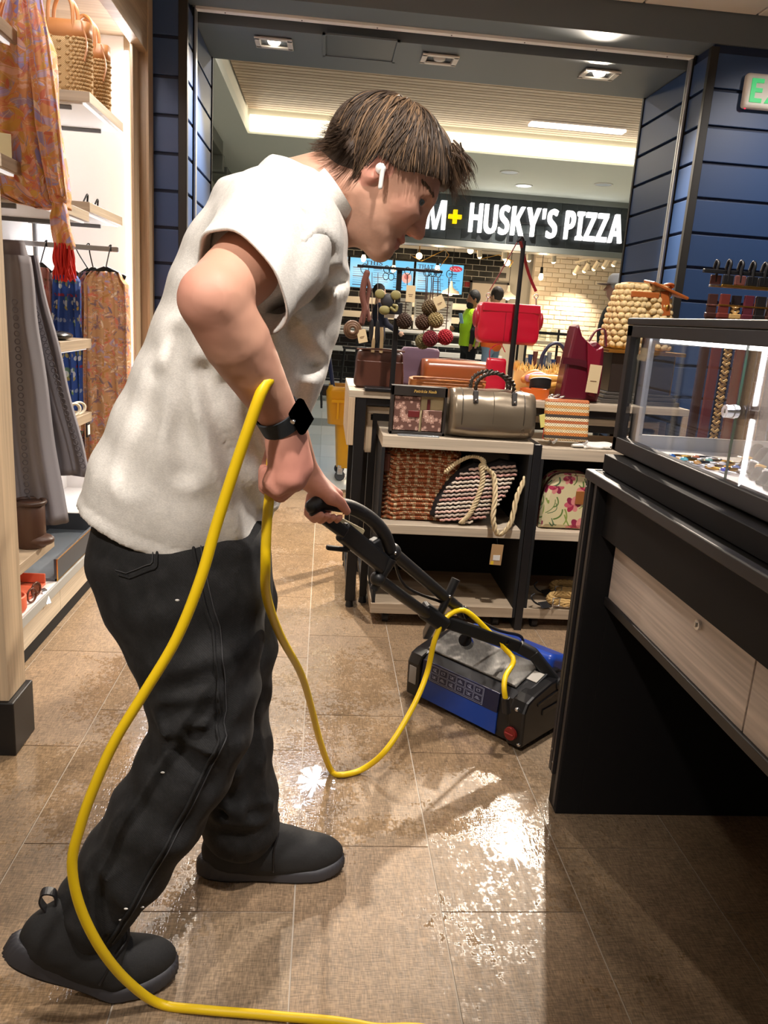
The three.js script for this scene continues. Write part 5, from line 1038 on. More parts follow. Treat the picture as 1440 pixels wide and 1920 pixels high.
// ---- pewter barrel handbag ----
{
  const x0 = [0.486,0.854,-2.93][0], x1 = [0.815,0.872,-2.93][0], zc = -2.998, yb = UY + .001, h = .188;
  const lm = MP(0x8a7d6a, .28, { metalness: .55, clearcoat: .3, clearcoatRoughness: .3 });
  const b = thing('barrel_handbag', 'pewter metallic leather barrel handbag with braided handles', 'handbag', [(x0 + x1) / 2, yb, zc]);
  const rings = [], n = 40;
  for (let k = 0; k <= 14; k++) { const t = k / 14, e = Math.pow(Math.sin(Math.PI * clamp(t, .001, .999)), .18), x = mix(x0, x1, t), o = []; for (let i = 0; i < n; i++) { const a = i / n * Math.PI * 2, c = Math.cos(a), s = Math.sin(a); const q = .75; let z = .092 * Math.sign(c) * Math.pow(Math.abs(c), q) * (.9 + .1 * e), y = h / 2 * Math.sign(s) * Math.pow(Math.abs(s), s > 0 ? .9 : .55); y *= e * .12 + .88; o.push([x + .004 * noise(t * 6, i * .3), yb + h / 2 + y - (s > 0 ? .0 : 0) + (s < -.9 ? 0 : .004 * noise(t * 5, i * .25, 3)), zc + z + .004 * noise(t * 4, i * .2, 9)]); } rings.push(o); }
  const lo = Math.min(...rings.flat().map(p => p[1])); rings.forEach(r => r.forEach(p => p[1] += yb - lo));
  const body = part('body', loft(rings), lm, b);
  const zf = zc + .0945, xm = (x0 + x1) / 2;
  part('centre_seam', tube(Array.from({ length: 9 }, (_, i) => { const a = -1.2 + i * .29; return [xm, yb + h / 2 + h / 2 * Math.sign(Math.sin(a)) * Math.pow(Math.abs(Math.sin(a)), .7), zc + .0925 * Math.pow(Math.cos(a), .75)]; }), .0012, 40, 6), M(0x5c5142, .5), body);
  for (const x of [x0 + .045, x1 - .045]) part('end_piping', tube(Array.from({ length: 20 }, (_, i) => { const a = i / 19 * Math.PI * 1.2 - 1.2; return [x, yb + h / 2 + h / 2 * Math.sin(a) * .985, zc + .094 * Math.sign(Math.cos(a)) * Math.pow(Math.abs(Math.cos(a)), .75)]; }), .0022, 60, 6), M(0x4a4238, .4), body);
  const xa = xm - .072, xb = xm + .078;
  for (const zz of [.05, -.05]) {
    const pts = [[xa, yb + h * .93, zc + zz], [xa + .004, yb + h + .03, zc + zz * 1.1], [xa + .03, yb + h + .055, zc + zz * 1.15], [xm, yb + h + .066, zc + zz * 1.15], [xb - .03, yb + h + .052, zc + zz * 1.15], [xb - .004, yb + h + .028, zc + zz * 1.1], [xb, yb + h * .93, zc + zz]];
    const cv = new THREE.CatmullRomCurve3(pts.map(VA)), st = []; for (let s = 0; s < 2; s++) { const q = []; for (let k = 0; k <= 60; k++) { const p = cv.getPoint(k / 60), a = k * .75 + s * Math.PI; q.push([p.x + Math.cos(a) * .003, p.y + Math.sin(a) * .004, p.z + Math.cos(a) * .004]); } st.push(tube(q, .0048, 120, 7)); }
    part('handle', st, MP(0x3a332c, .35, { metalness: .4 }), b);
    for (const x of [xa, xb]) { const tb = part('handle_tab', [at(rbox(.02, .05, .006, .003), x, yb + h * .86, zc + zz + (zz > 0 ? .028 : -.028), zz > 0 ? -.35 : .35)], M(0x2b2724, .35), b); part('stud', sph([x, yb + h * .8, zc + (zz > 0 ? .0905 : -.0905)], .005), MAT.chrome, tb); part('buckle', at(new THREE.TorusGeometry(.009, .0022, 6, 16), x, yb + h * .93, zc + zz + (zz > 0 ? .02 : -.02), zz > 0 ? -.5 : .5), MAT.steelBlack, tb); }
  }
  part('embossed_emblem', [at(new THREE.TorusGeometry(.006, .0009, 6, 14), x1 - .045, yb + .045, zc + .0905), at(rbox(.022, .0016, .001, .0004), x1 - .045, yb + .034, zc + .09, 0, 0, .5), at(rbox(.022, .0016, .001, .0004), x1 - .045, yb + .034, zc + .09, 0, 0, -.5)], M(0x5e5446, .4, { metalness: .4 }), body);
}
// ---- gift box with two wallets ----
{
  const P0 = [0.26,0.968,-2.945], P1 = [0.474,0.797,-2.945], x0 = P0[0], x1 = P1[0], y0 = UY + .001, y1 = P0[1] - .012, zf = -2.945;
  const b = thing('gift_box', 'open black gift box showing two floral wallets', 'gift box', [(x0 + x1) / 2, y0, zf - .03]);
  part('box', [bx(x0, x1, y0, y0 + .012, zf - .05, zf, .001), bx(x0, x0 + .01, y0, y1, zf - .05, zf, .001), bx(x1 - .01, x1, y0, y1, zf - .05, zf, .001), bx(x0, x1, y1 - .036, y1, zf - .05, zf, .001), bx(x0, x1, y0, y1, zf - .055, zf - .045)], M(0x2a2420, .5), b);
  part('tray', bx(x0 + .01, x1 - .01, y0 + .012, y1 - .036, zf - .044, zf - .026), M(0xcbb98f, .8), b);
  const flo = canvasTex(512, 512, (g, w, h) => { g.fillStyle = '#6b4a40'; g.fillRect(0, 0, w, h); let s = 9; const R = () => (s = (s * 16807) % 2147483647) / 2147483647; for (let i = 0; i < 16; i++) { const x = R() * w, y = R() * h, r = 30 + R() * 40; g.strokeStyle = '#c9a89a'; g.fillStyle = '#b08878'; for (let k = 0; k < 7; k++) { const a = k / 7 * 6.283; g.beginPath(); g.ellipse(x + Math.cos(a) * r * .6, y + Math.sin(a) * r * .6, r * .45, r * .26, a, 0, 7); g.fill(); g.lineWidth = 3; g.stroke(); } g.beginPath(); g.arc(x, y, r * .25, 0, 7); g.fillStyle = '#e0c6b6'; g.fill(); } }, .09, .09);
  const fm = M(0xffffff, .5, { map: flo }), xs = mix(x0 + .012, x1 - .012, .56);
  const w1 = part('wallet', bx(x0 + .013, xs - .004, y0 + .014, y1 - .038, zf - .026, zf - .01, .004), fm, b);
  part('wallet_tab', [bx(xs - .05, xs - .006, mix(y0, y1, .36), mix(y0, y1, .5), zf - .0105, zf - .006, .004)], M(0x6a2526, .4), w1);
  const w2 = part('wallet', bx(xs + .006, x1 - .013, y0 + .014, mix(y0, y1, .52), zf - .026, zf - .012, .003), fm, b);
  part('zip_pull', bx(xs + .022, xs + .034, mix(y0, y1, .52), mix(y0, y1, .74), zf - .02, zf - .014, .002), M(0x5b2223, .4), w2);
  const script = canvasTex(512, 96, (g, w, h) => { g.fillStyle = '#2a2420'; g.fillRect(0, 0, w, h); g.fillStyle = '#d9b25a'; g.font = 'italic bold 60px serif'; g.textAlign = 'center'; g.fillText('Patricia Nash', w / 2, 66); }, 1, 1, false);
  const pl = new THREE.PlaneGeometry(.11, .022).translate((x0 + x1) / 2 + .02, y1 - .018, zf + .0006);
  part('gold_script', pl, M(0xffffff, .4, { map: script }), b, true);
}
// flat clear tray under the box edge
solo('acrylic_tray', 'flat clear acrylic tray lying by the gift box', 'tray', bx(.29, .45, UY + .0005, UY + .006, -2.935, -2.905, .002), MP(0xd8dce0, .1, { transmission: .8, thickness: 0 }));
// ---- woven wallet on a clear easel ----
{
  const UY = .755, P0 = [0.866,0.974,-2.96], P1 = [1.044,0.814,-2.96], x0 = P0[0], x1 = P1[0], zc = -2.97, y0 = UY + .022, H = P0[1] - P1[1];
  const wv = tex(256, 256, (u, v, x, y) => { const band = Math.floor(v * 14), c = [[216, 132, 58], [234, 214, 170], [226, 168, 96], [240, 226, 190], [196, 110, 60], [238, 220, 182], [70, 60, 52]][band % 7]; const k = .72 + .28 * (((x >> 3) + (y >> 3)) % 2) + .12 * vn(u * 40, v * 40, 40, 40) - .06; return c.map(q => q * k); }, true, .16, .16);
  const e = thing('easel', 'clear acrylic display easel under the woven wallet', 'easel', [(x0 + x1) / 2, UY, zc]);
  for (const x of [x0 + .04, x1 - .015]) part('foot', tube([[x, UY + .005, zc - .03], [x, UY + .02, zc - .005], [x, UY + .016, zc + .03], [x + .006, UY + .03, zc + .042]], .005, 24, 8), MP(0xf1f1f1, .08, { transmission: .6, thickness: 0 }), e);
  const w = thing('woven_wallet', 'orange and cream woven straw wallet on a clear easel', 'wallet', [(x0 + x1) / 2, y0, zc]);
  const g = rbox(x1 - x0, H, .028, .012).applyMatrix4(new THREE.Matrix4().makeRotationX(-.2)).translate((x0 + x1) / 2, y0 + H / 2, zc);
  part('body', g, M(0xffffff, .8, { map: wv }), w);
  part('flap_trim', at(rbox(x1 - x0 - .004, .018, .03, .008), (x0 + x1) / 2, y0 + H - .008, zc - .018, -.2), M(0xb86a3c, .5), w);
  part('price_tag', at(rbox(.034, .05, .002, .0005), x0 - .006, y0 + .075, zc + .01, -.15, .5, .15), M(0xd9cf78, .7), w);
  part('ribbon', bx(x0 - .002, x0 + .006, y0 + .005, y0 + .045, zc + .012, zc + .015, .001), M(0xb03a2c, .6), w);
}
{ const pts = []; for (let i = 0; i < 14; i++) pts.push([1.03 + .1 * Math.sin(i * 1.9) * .7 + i * .004, .762 + .004 * (i % 2), -2.96 + .03 * Math.cos(i * 2.3)]); solo('tissue_paper', 'crumpled white tissue paper beside the woven wallet', 'tissue paper', [0, 1, 2].map(k => tube(pts.map(p => [p[0] + k * .02, p[1] + k * .002, p[2] - k * .012]), .0065, 60, 5)), MAT.white); }
// ---- generic box bag ----
function softBox(x0, x1, y0, y1, z0, z1, ex = .35, taper = 0, wob = .004, seed = 1) {
  const rings = [], n = 36, m = 12; for (let k = 0; k <= m; k++) { const t = k / m, e = 1 - Math.pow(Math.abs(t * 2 - 1), 10) * .12, tp = 1 - taper * t, o = []; for (let i = 0; i < n; i++) { const a = i / n * Math.PI * 2, c = Math.cos(a), s = Math.sin(a); o.push([(x0 + x1) / 2 + (x1 - x0) / 2 * e * tp * Math.sign(c) * Math.pow(Math.abs(c), ex) + wob * noise(i * .25, t * 4, seed), mix(y0, y1, t), (z0 + z1) / 2 + (z1 - z0) / 2 * e * (1 - taper * 1.2 * t) * Math.sign(s) * Math.pow(Math.abs(s), ex) + wob * noise(i * .25, t * 4, seed + 7)]); } rings.push(o); } return loft(rings.map(r => r.slice().reverse()));
}
const leather = (c, r = .38) => MP(c, r, { clearcoat: .2, clearcoatRoughness: .35 });
// ---- brown leather folio on the tall table ----
{
  const x0 = [0.122,0.995,-3.2][0], x1 = [0.331,1.007,-3.2][0], y1 = [0.196,1.072,-3.2][1], zc = -3.24, lm = leather(0x4a2619, .4);
  const b = thing('leather_folio', 'dark brown leather folio bag standing on the tall table', 'bag', [(x0 + x1) / 2, TT, zc]);
  part('body', softBox(x0, x1, TT + .001, y1, zc - .05, zc + .05, .2, .12, .003, 3), lm, b);
  part('front_pocket', bx(x0 + .01, x1 - .012, TT + .01, mix(TT, y1, .72), zc + .046, zc + .054, .004), lm, b);
  part('top_edge', tube([[x0 + .01, y1, zc + .04], [(x0 + x1) / 2, y1 + .004, zc + .043], [x1 - .01, y1, zc + .04]], .004, 20, 6), leather(0x5c3323), b);
  for (const x of [mix(x0, x1, .34), mix(x0, x1, .5)]) part('strap', strap([[x, y1 - .01, zc + .047], [x + .002, y1 + .05, zc + .02], [x, y1 + .09, zc]], .014, .004, [1, 0, 0]), M(0xcbb58a, .7), b);
}
// ---- T stand with key charms ----
const TZ = -3.12, tb = [[0.109,1.39,-3.12],[0.44,1.384,-3.12]], poleX = [0.274,1.276,-3.12][0];
{
  const s = thing('charm_stand', 'black T shaped charm stand on the tall table', 'stand', [poleX, TT, TZ]);
  part('base', bx(poleX - .11, poleX + .02, TT, TT + .014, TZ - .05, TZ + .05, .003), MAT.steelBlack, s);
  part('pole', bx(poleX - .01, poleX + .01, TT + .014, tb[0][1] + .0, TZ - .007, TZ + .007, .002), MAT.steelBlack, s);
  const yb = (tb[0][1] + tb[1][1]) / 2;
  part('crossbar', bar([tb[0][0], yb, TZ + .012], [tb[1][0], yb, TZ + .012], .01, .01), MAT.steelBlack, s);
  part('sign_holder', bx(poleX - .045, poleX + .02, TT + .285, TT + .345, TZ + .006, TZ + .012, .002), MAT.black, s);
  part('sign_card', bx(poleX - .05, poleX + .012, TT + .285, TT + .3, TZ + .012, TZ + .014), MAT.white, s);
  const ring = (x, y, r = .014, z = TZ + .012) => new THREE.TorusGeometry(r, .0016, 6, 22).rotateY(.5).translate(x, y - r + .004, z);
  // pom-pom charms
  reseed(55);
  const poms = [['dark brown', 0x3a2417, 692 + 0, 0, [0.304,1.193,-3.1]], ['speckled brown', 0x4d3423, 0, 0, [0.377,1.194,-3.1]], ['black and gold speckled', 0x5c4a30, 0, 0, [0.398,1.25,-3.1]], ['gold speckled', 0x8f7d52, 0, 0, [0.424,1.205,-3.08]], ['deep red', 0x6d1420, 0, 0, [0.406,1.134,-3.06]], ['bright red', 0xa01526, 0, 0, [0.467,1.143,-3.08]], ['olive', 0x6d6440, 0, 0, [0.383,1.121,-3.1]]];
  poms.forEach(([nm, col, , , P], i) => {
    const g = thing('pompom_charm', nm + ' pom-pom charm hanging from the stand', 'charm', [P[0], P[1] - .03, P[2]], 'pom-pom key charms');
    const tufts = [], R = .03;
    for (let k = 0; k < 130; k++) { const y = 1 - 2 * (k + .5) / 130, q = Math.sqrt(1 - y * y), a = k * 2.39996; tufts.push(sph([P[0] + R * .93 * q * Math.cos(a), P[1] + R * .93 * y, P[2] + R * .93 * q * Math.sin(a)], .0042, [1, 1, 1], 5)); }
    part('pompom', [sph(P, R * .93, [1, 1, 1], 16), ...tufts], M(col, .75), g);
    part('cord', tube([[P[0], P[1] + R, P[2]], [P[0] + .002, mix(P[1] + R, yb, .5), TZ + .02], [P[0], yb - .024, TZ + .012]], .002, 20, 6), M(0x3a2016, .6), g);
    part('key_ring', ring(P[0], yb + .004), MAT.steelBlack, g);
  });
  const tagAt = (x, y, w, h, a, z, label) => { const g = thing('paper_tag', label, 'tag', [x, y - h, z], 'paper tags on the charm stand'); part('card', at(rbox(w, h, .0016, .0005), x, y - h / 2, z, 0, 0, a), MAT.paper, g); part('print', [at(rbox(w * .5, .0025, .0006, .0002), x, y - h * .55, z + .001, 0, 0, a), at(rbox(w * .35, .002, .0006, .0002), x, y - h * .65, z + .001, 0, 0, a)], M(0x6b4a34, .8), g); part('string', cyl([x, y, z], [x, yb - .01, TZ + .012], .0008, .0008, 5), MAT.black, g); };
  tagAt(...(p => [p[0], p[1]])([0.32,1.328,-3.07]), .036, .062, 0, -3.09, 'upright cream paper tag between the brown pom-poms');
  tagAt(...(p => [p[0], p[1]])([0.431,1.296,-3.05]), .04, .05, .5, -3.06, 'tilted cream paper tag over the gold pom-pom');
  tagAt(...(p => [p[0], p[1]])([0.141,1.151,-3.05]), .036, .05, .25, -3.07, 'cream paper tag below the curled scarf charm');
  // scarf charm, elephant charm, feather charms
  const c0 = [0.138,1.346,-3.1], sc = thing('scarf_charm', 'brown and pink silk scarf charm with a curled leather rosette', 'charm', [c0[0], c0[1] - .2, c0[2]]);
  part('scarf', [tube([[0.147,1.362,-3.09],[0.138,1.326,-3.09],[0.135,1.277,-3.09],[0.146,1.228,-3.09],[0.137,1.177,-3.09]], .012, 30, 8), tube([[0.143,1.356,-3.1],[0.159,1.308,-3.1],[0.154,1.248,-3.1],[0.166,1.189,-3.1]], .008, 30, 8)], M(0x6e4338, .7), sc);
  part('rosette', [0, 1, 2].map(k => new THREE.TorusGeometry(.03 - k * .008, .006, 8, 24).translate([0.103,1.148,-3.08][0], [0.103,1.148,-3.08][1], -3.08 + k * .006)), M(0x6b4f3a, .5), sc);
  part('key_ring', ring(c0[0], yb + .005, .018), MAT.steelBlack, sc);
  const e0 = [0.235,1.274,-3.1], eg = M(0x8a8250, .6), el = thing('elephant_charm', 'olive felt charm with two round ears and a curled trunk', 'charm', [e0[0], e0[1] - .05, e0[2]]);
  part('ear', at(sph([0, 0, 0], .02, [1, .9, .35]), e0[0] - .034, e0[1] + .014, -3.09), eg, el); part('ear', at(sph([0, 0, 0], .02, [1, .9, .35]), e0[0] + .028, e0[1] + .014, -3.09), eg, el);
  part('head', sph([e0[0] - .002, e0[1] - .01, -3.1], .028, [1, 1, .5]), M(0x2c2c30, .6), el);
  part('body', sph([e0[0] - .012, e0[1] - .045, -3.09], .022, [1, .8, .5]), eg, el);
  part('trunk', tube([[e0[0] + .012, e0[1] - .035, -3.085], [e0[0] + .03, e0[1] - .045, -3.085], [e0[0] + .034, e0[1] - .028, -3.085], [e0[0] + .022, e0[1] - .024, -3.085]], .006, 24, 8), eg, el);
  part('key_ring', [ring(e0[0] - .012, yb + .004), ring(e0[0] - .014, yb - .022, .013)], MAT.steelBlack, el); part('key_ring', [ring(e0[0] + .008, yb + .004), ring(e0[0] + .007, yb - .022, .013)], MAT.steelBlack, el);
  for (const [px, l] of [[[0.177,1.149,-3.1], 'black feather charm left of its twin'], [[0.2,1.146,-3.1], 'black feather charm right of its twin']]) {
    const g = thing('feather_charm', l, 'charm', [px[0], px[1] - .05, px[2]], 'feather charms');
    part('feather', at(sph([0, 0, 0], .045, [.2, 1, .1]), px[0], px[1], px[2]), MAT.black, g); part('chain', cyl([px[0], px[1] + .04, px[2]], [px[0] - .01, yb - .02, TZ + .012], .0014, .0014, 6), MAT.chrome, g);
  }
}
// ---- purple cloth bag behind ----
{ const P = [0.416,1.016,-3.5]; const b = thing('cloth_bag', 'mauve cloth bag behind the brown frame bag', 'bag', [P[0], TT, -3.5]); part('body', softBox(P[0] - .09, P[0] + .1, TT + .001, [0.411,1.081,-3.5][1], -3.56, -3.45, .4, .1, .01, 4), M(0x5a4656, .85), b); }
// ---- brown frame bag and tan tray bag ----
{
  const x0 = [0.424,1.002,-3.36][0], x1 = [0.714,1.02,-3.36][0], y1 = [0.553,1.042,-3.36][1], zc = -3.4, lm = leather(0x8a4a24, .3);
  const b = thing('frame_bag', 'cognac leather frame bag with rounded top', 'bag', [(x0 + x1) / 2, TT, zc]);
  const rings = []; for (let k = 0; k <= 12; k++) { const t = k / 12, o = []; for (let i = 0; i < 30; i++) { const a = i / 30 * Math.PI * 2, s = Math.sin(a), c = Math.cos(a); const hh = (y1 - TT) / 2; o.push([mix(x0, x1, t), TT + .001 + hh + hh * Math.sign(s) * Math.pow(Math.abs(s), .6) * (1 - .05 * Math.pow(Math.abs(t * 2 - 1), 6)), zc + .065 * Math.sign(c) * Math.pow(Math.abs(c), .6)]); } rings.push(o); }
  part('body', loft(rings), lm, b);
  part('frame', tube([[x0 + .01, y1 - .004, zc], [(x0 + x1) / 2, y1 + .003, zc], [x1 - .01, y1 - .004, zc]], .005, 20, 6), leather(0x5b3017), b);
  part('clasp', bx((x0 + x1) / 2 - .02, (x0 + x1) / 2 + .02, y1 - .006, y1 + .006, zc - .008, zc + .012, .003), MAT.black, b);
  const a0 = [0.353,0.947,-3.16][0], a1 = [0.666,0.955,-3.16][0], o2 = leather(0xc07a3c, .5), t = thing('tan_tray_bag', 'tan leather open top bag with ribbed side in front of the frame bag', 'bag', [(a0 + a1) / 2, TT, -3.22]);
  const yt = [0.505,0.973,-3.16][1];
  part('body', softBox(a0, a1, TT + .001, yt, -3.29, -3.15, .3, 0, .003, 6), o2, t);
  part('rim', tube([[a0 + .01, yt + .001, -3.145], [(a0 + a1) / 2, yt + .006, -3.14], [a1 - .01, yt + .001, -3.145]], .005, 24, 6), leather(0x8e4a20), t);
  for (let i = 0; i < 5; i++) part('rib', bar([a0 + .02, TT + .008 + i * .011, -3.147], [a1 - .02, TT + .008 + i * .011, -3.147], .004, .004), leather(0xa86a34), t);
}
// ---- red pouch ----
{ const P = [0.733,1.024,-3.32], b = thing('red_pouch', 'small red leather pouch with wrist strap behind the pewter bag', 'pouch', [P[0], TT, -3.34]);
  part('body', softBox(P[0] - .045, P[0] + .05, TT + .001, [0.729,1.064,-3.32][1], -3.37, -3.31, .35, .15, .003, 8), MAT.redLeather, b);
  part('wrist_strap', strap([[P[0] - .03, [0.729,1.064,-3.32][1] - .005, -3.33], [P[0] - .03, [0.691,1.1,-3.32][1], -3.33], [P[0] + .01, [0.723,1.124,-3.32][1], -3.33], [P[0] + .035, [0.749,1.092,-3.32][1], -3.33]], .009, .003, [0, 0, 1]), MAT.redLeather, b); }
// ---- red handbag on a pole stand ----
{
  const zP = -3.3, B0 = [0.797,0.973,-3.3], T0 = [0.789,1.543,-3.3], s = thing('bag_stand', 'tall black pole stand carrying the red handbag', 'stand', [B0[0], TT, zP]);
  const px = [0.792,1.25,-3.3][0], yt = T0[1];
  part('pole', [cyl([px, TT, zP], [px, mix(TT, yt, .5), zP], .012, .012, 12), cyl([px, mix(TT, yt, .5), zP], [px, yt, zP], .0095, .0095, 12)], MAT.steelBlack, s);
  part('hook', tube([[px, yt - .005, zP], [px - .012, yt + .012, zP + .01], [px - .03, yt - .004, zP + .02]], .006, 20, 8), MAT.steelBlack, s);
  part('base', new THREE.CylinderGeometry(.042, .045, .012, 28).translate(px, TT + .007, zP), MAT.steelBlack, s);
  const x0 = [0.646,1.218,-3.36][0], x1 = [0.911,1.235,-3.36][0], yT = [0.761,1.292,-3.36][1], yB = [0.778,1.126,-3.36][1], zc = -3.39;
  const b = thing('red_handbag', 'bright red leather handbag hanging by its long strap', 'handbag', [(x0 + x1) / 2, yB, zc]);
  part('body', softBox(x0, x1, yB, yT, zc - .05, zc + .05, .3, -.04, .004, 12), MAT.redLeather, b);
  part('front_seam', tube([[mix(x0, x1, .42), yB + .01, zc + .0505], [mix(x0, x1, .42), yT - .01, zc + .0515]], .0015, 10, 6), leather(0x7d0a1c), b);
  part('flap', bx(x0 + .01, x1 - .008, yT - .035, yT + .002, zc + .044, zc + .055, .005), MAT.redLeather, b);
  for (const x of [x0 - .005, x1 + .006]) part('side_gusset', sph([x, (yT + yB) / 2 + .02, zc], .035, [.45, 1.2, 1.1]), leather(0x9c0d26), b);
  const ht = [px - .03, yt - .004, zP + .02];
  part('strap', [strap([ht, [mix(ht[0], x0 + .03, .5), mix(ht[1], yT, .5), zc + .03], [x0 + .04, yT + .05, zc + .01]], .009, .003, [0, 0, 1]), strap([[ht[0] + .01, ht[1], ht[2]], [mix(ht[0], x1, .55), mix(ht[1], yT, .5), zc + .03], [x1 - .025, yT + .06, zc + .01]], .012, .003, [1, 0, .5])], leather(0x7f1428), b);
  part('ring_clip', [at(new THREE.TorusGeometry(.009, .002, 6, 16), x0 + .036, yT + .03, zc + .01), cyl([x0 + .035, yT + .02, zc + .01], [x0 + .03, yT - .01, zc + .01], .003)], MAT.chrome, b);
  part('ring_clip', [at(new THREE.TorusGeometry(.009, .002, 6, 16), x1 - .022, yT + .04, zc + .01), cyl([x1 - .021, yT + .03, zc + .01], [x1 - .016, yT - .01, zc + .01], .003)], MAT.chrome, b);
}
// ---- straw basket with navy handle, scarf, belts ----
{
  const P0 = [0.846,1.022,-3.45], P1 = [1.081,1.036,-3.45], xc = (P0[0] + P1[0]) / 2, r = (P1[0] - P0[0]) / 2, b = thing('straw_basket', 'fringed straw basket with arched navy handle', 'basket', [xc, TT, -3.45]);
  part('body', lath([[0, .001], [r * .9, .001], [r, .05], [r * .98, .1], [r * .93, .1], [r * .94, .05], [r * .86, .012], [0, .012]], 32).translate(xc, TT, -3.45), M(0xcfae6a, .8), b);
  reseed(17); const fr = []; for (let i = 0; i < 150; i++) { const a = rr(0, 6.283), q = [xc + r * Math.cos(a) * rr(.9, 1), TT + .095, -3.45 + r * Math.sin(a) * rr(.9, 1)]; fr.push(cyl(q, [q[0] + rr(-.015, .015), q[1] + rr(.015, .045), q[2] + rr(-.015, .015)], .003, .0008, 4)); }
  part('fringe', fr, M(0xe0c47e, .8), b).userData.kind = 'stuff';
  part('handle', tube([[0.959,1.007,-3.43],[0.958,1.077,-3.43],[0.986,1.129,-3.43],[1.028,1.139,-3.43],[1.062,1.102,-3.43],[1.077,1.037,-3.43]], .008, 40, 10), M(0x252b45, .4), b);
  const S = [[0.861,0.983,-3.3],[0.905,1.002,-3.3],[0.964,0.998,-3.3],[1.013,0.983,-3.3],[0.944,0.975,-3.3],[0.885,0.976,-3.3]];
  const f = thing('silk_scarf', 'crumpled orange and lilac silk scarf in front of the straw basket', 'scarf', [S[2][0], TT, -3.3]);
  const cols = [0xd98a3a, 0xc98a9a, 0xd9a24a]; [0, 1, 2].forEach(k => part('fold', tube(S.map((p, i) => [p[0] + k * .012, Math.max(TT + .02, p[1] + .01 * Math.sin(i * 2 + k)), p[2] + k * .02 - .02]), .017, 50, 8), M(cols[k], .6), f));
  const o = [0.867,0.937,-3.17], ob = thing('orange_belt', 'coiled orange leather belt with holes', 'belt', [o[0], TT, -3.2]); const pts = []; for (let i = 0; i <= 40; i++) { const a = i / 40 * Math.PI * 2 * 1.4; pts.push([o[0] - .0 + (.062 - i * .0004) * Math.cos(a), TT + .022, -3.17 + (.05 - i * .0004) * Math.sin(a)]); }
  part('strap', strap(pts, .04, .004, [0, 1, 0], 120), leather(0xc9601c, .45), ob);
  const k = thing('black_belt', 'coiled black belt with white edging on the tall table', 'belt', [o[0] + .02, TT, -3.25]); const p2 = []; for (let i = 0; i <= 40; i++) { const a = i / 40 * Math.PI * 2; p2.push([o[0] + .03 + .042 * Math.cos(a), TT + .062 + .012 * Math.sin(a), -3.19 + .035 * Math.sin(a)]); }
  part('strap', strap(p2, .03, .004, [0, 1, 0], 80), MAT.black, k); part('edging', tube(p2.map(q => [q[0], q[1] + .0155, q[2]]), .0025, 80, 6), MAT.white, k);
  const bk = [0.955,0.953,-3.13]; solo('silver_buckle', 'loose silver buckle chain beside the maroon bag', 'buckle', [0, 1, 2].map(i => at(new THREE.TorusGeometry(.014, .0025, 6, 18), bk[0] - .02 + i * .02, TT + .018 + (i % 2) * .004, -3.14 + i * .006, 1.1, i * .7)), MAT.chrome);
}
// ---- maroon tall bag ----
{
  const zc = -3.2, b = thing('maroon_bag', 'tall maroon leather satchel with belt strap and cream tag', 'bag', [[1.083,0.92,-3.2][0], TT, zc]), lm = leather(0x5e1024, .3);
  const L = [[0.974,0.909],[0.979,0.981],[0.986,1.069],[0.995,1.145],[1.004,1.217],[1.02,1.226],[1.04,1.181],[1.076,1.15],[1.101,1.163],[1.136,1.139],[1.143,1.057],[1.143,0.957],[1.135,0.908]];
  const sh = L.map(p => [p[0], Math.max(p[1], TT + .002)]);
  part('body', ext(sh, .1, .012).translate(0, 0, zc), lm, b);
  part('side_fold', ext([[1.053,1.162],[1.095,1.132],[1.122,1.145],[1.119,1.037],[1.114,0.938],[1.086,0.948]].map(p => [p[0], Math.max(p[1], TT + .002)]), .03, .006).translate(0, 0, zc + .055), leather(0x7a0f28, .28), b);
  part('belt_strap', [strap([...[[0.967,1.08,-3.14],[1.009,1.078,-3.14],[1.055,1.072,-3.14],[1.113,1.055,-3.14]]].map(p => [p[0], p[1], zc + .056]), .026, .006, [0, 1, 0])], leather(0x4a0d1d), b);
  part('handle', [strap([[1.083,1.162,-3.2],[1.109,1.206,-3.2],[1.14,1.213,-3.2],[1.158,1.145,-3.2]], .016, .006, [0, 0, 1])], lm, b);
  part('tag', at(rbox(.05, .112, .002, .0006), [1.084,1.017,-3.1][0], [1.084,1.017,-3.1][1], -3.085, 0, 0, -.06), MAT.paper, b);
  part('tag_print', at(rbox(.026, .003, .0008, .0003), [1.083,1.013,-3.1][0], [1.083,1.008,-3.1][1], -3.0835), M(0x6b4a30, .8), b);
}
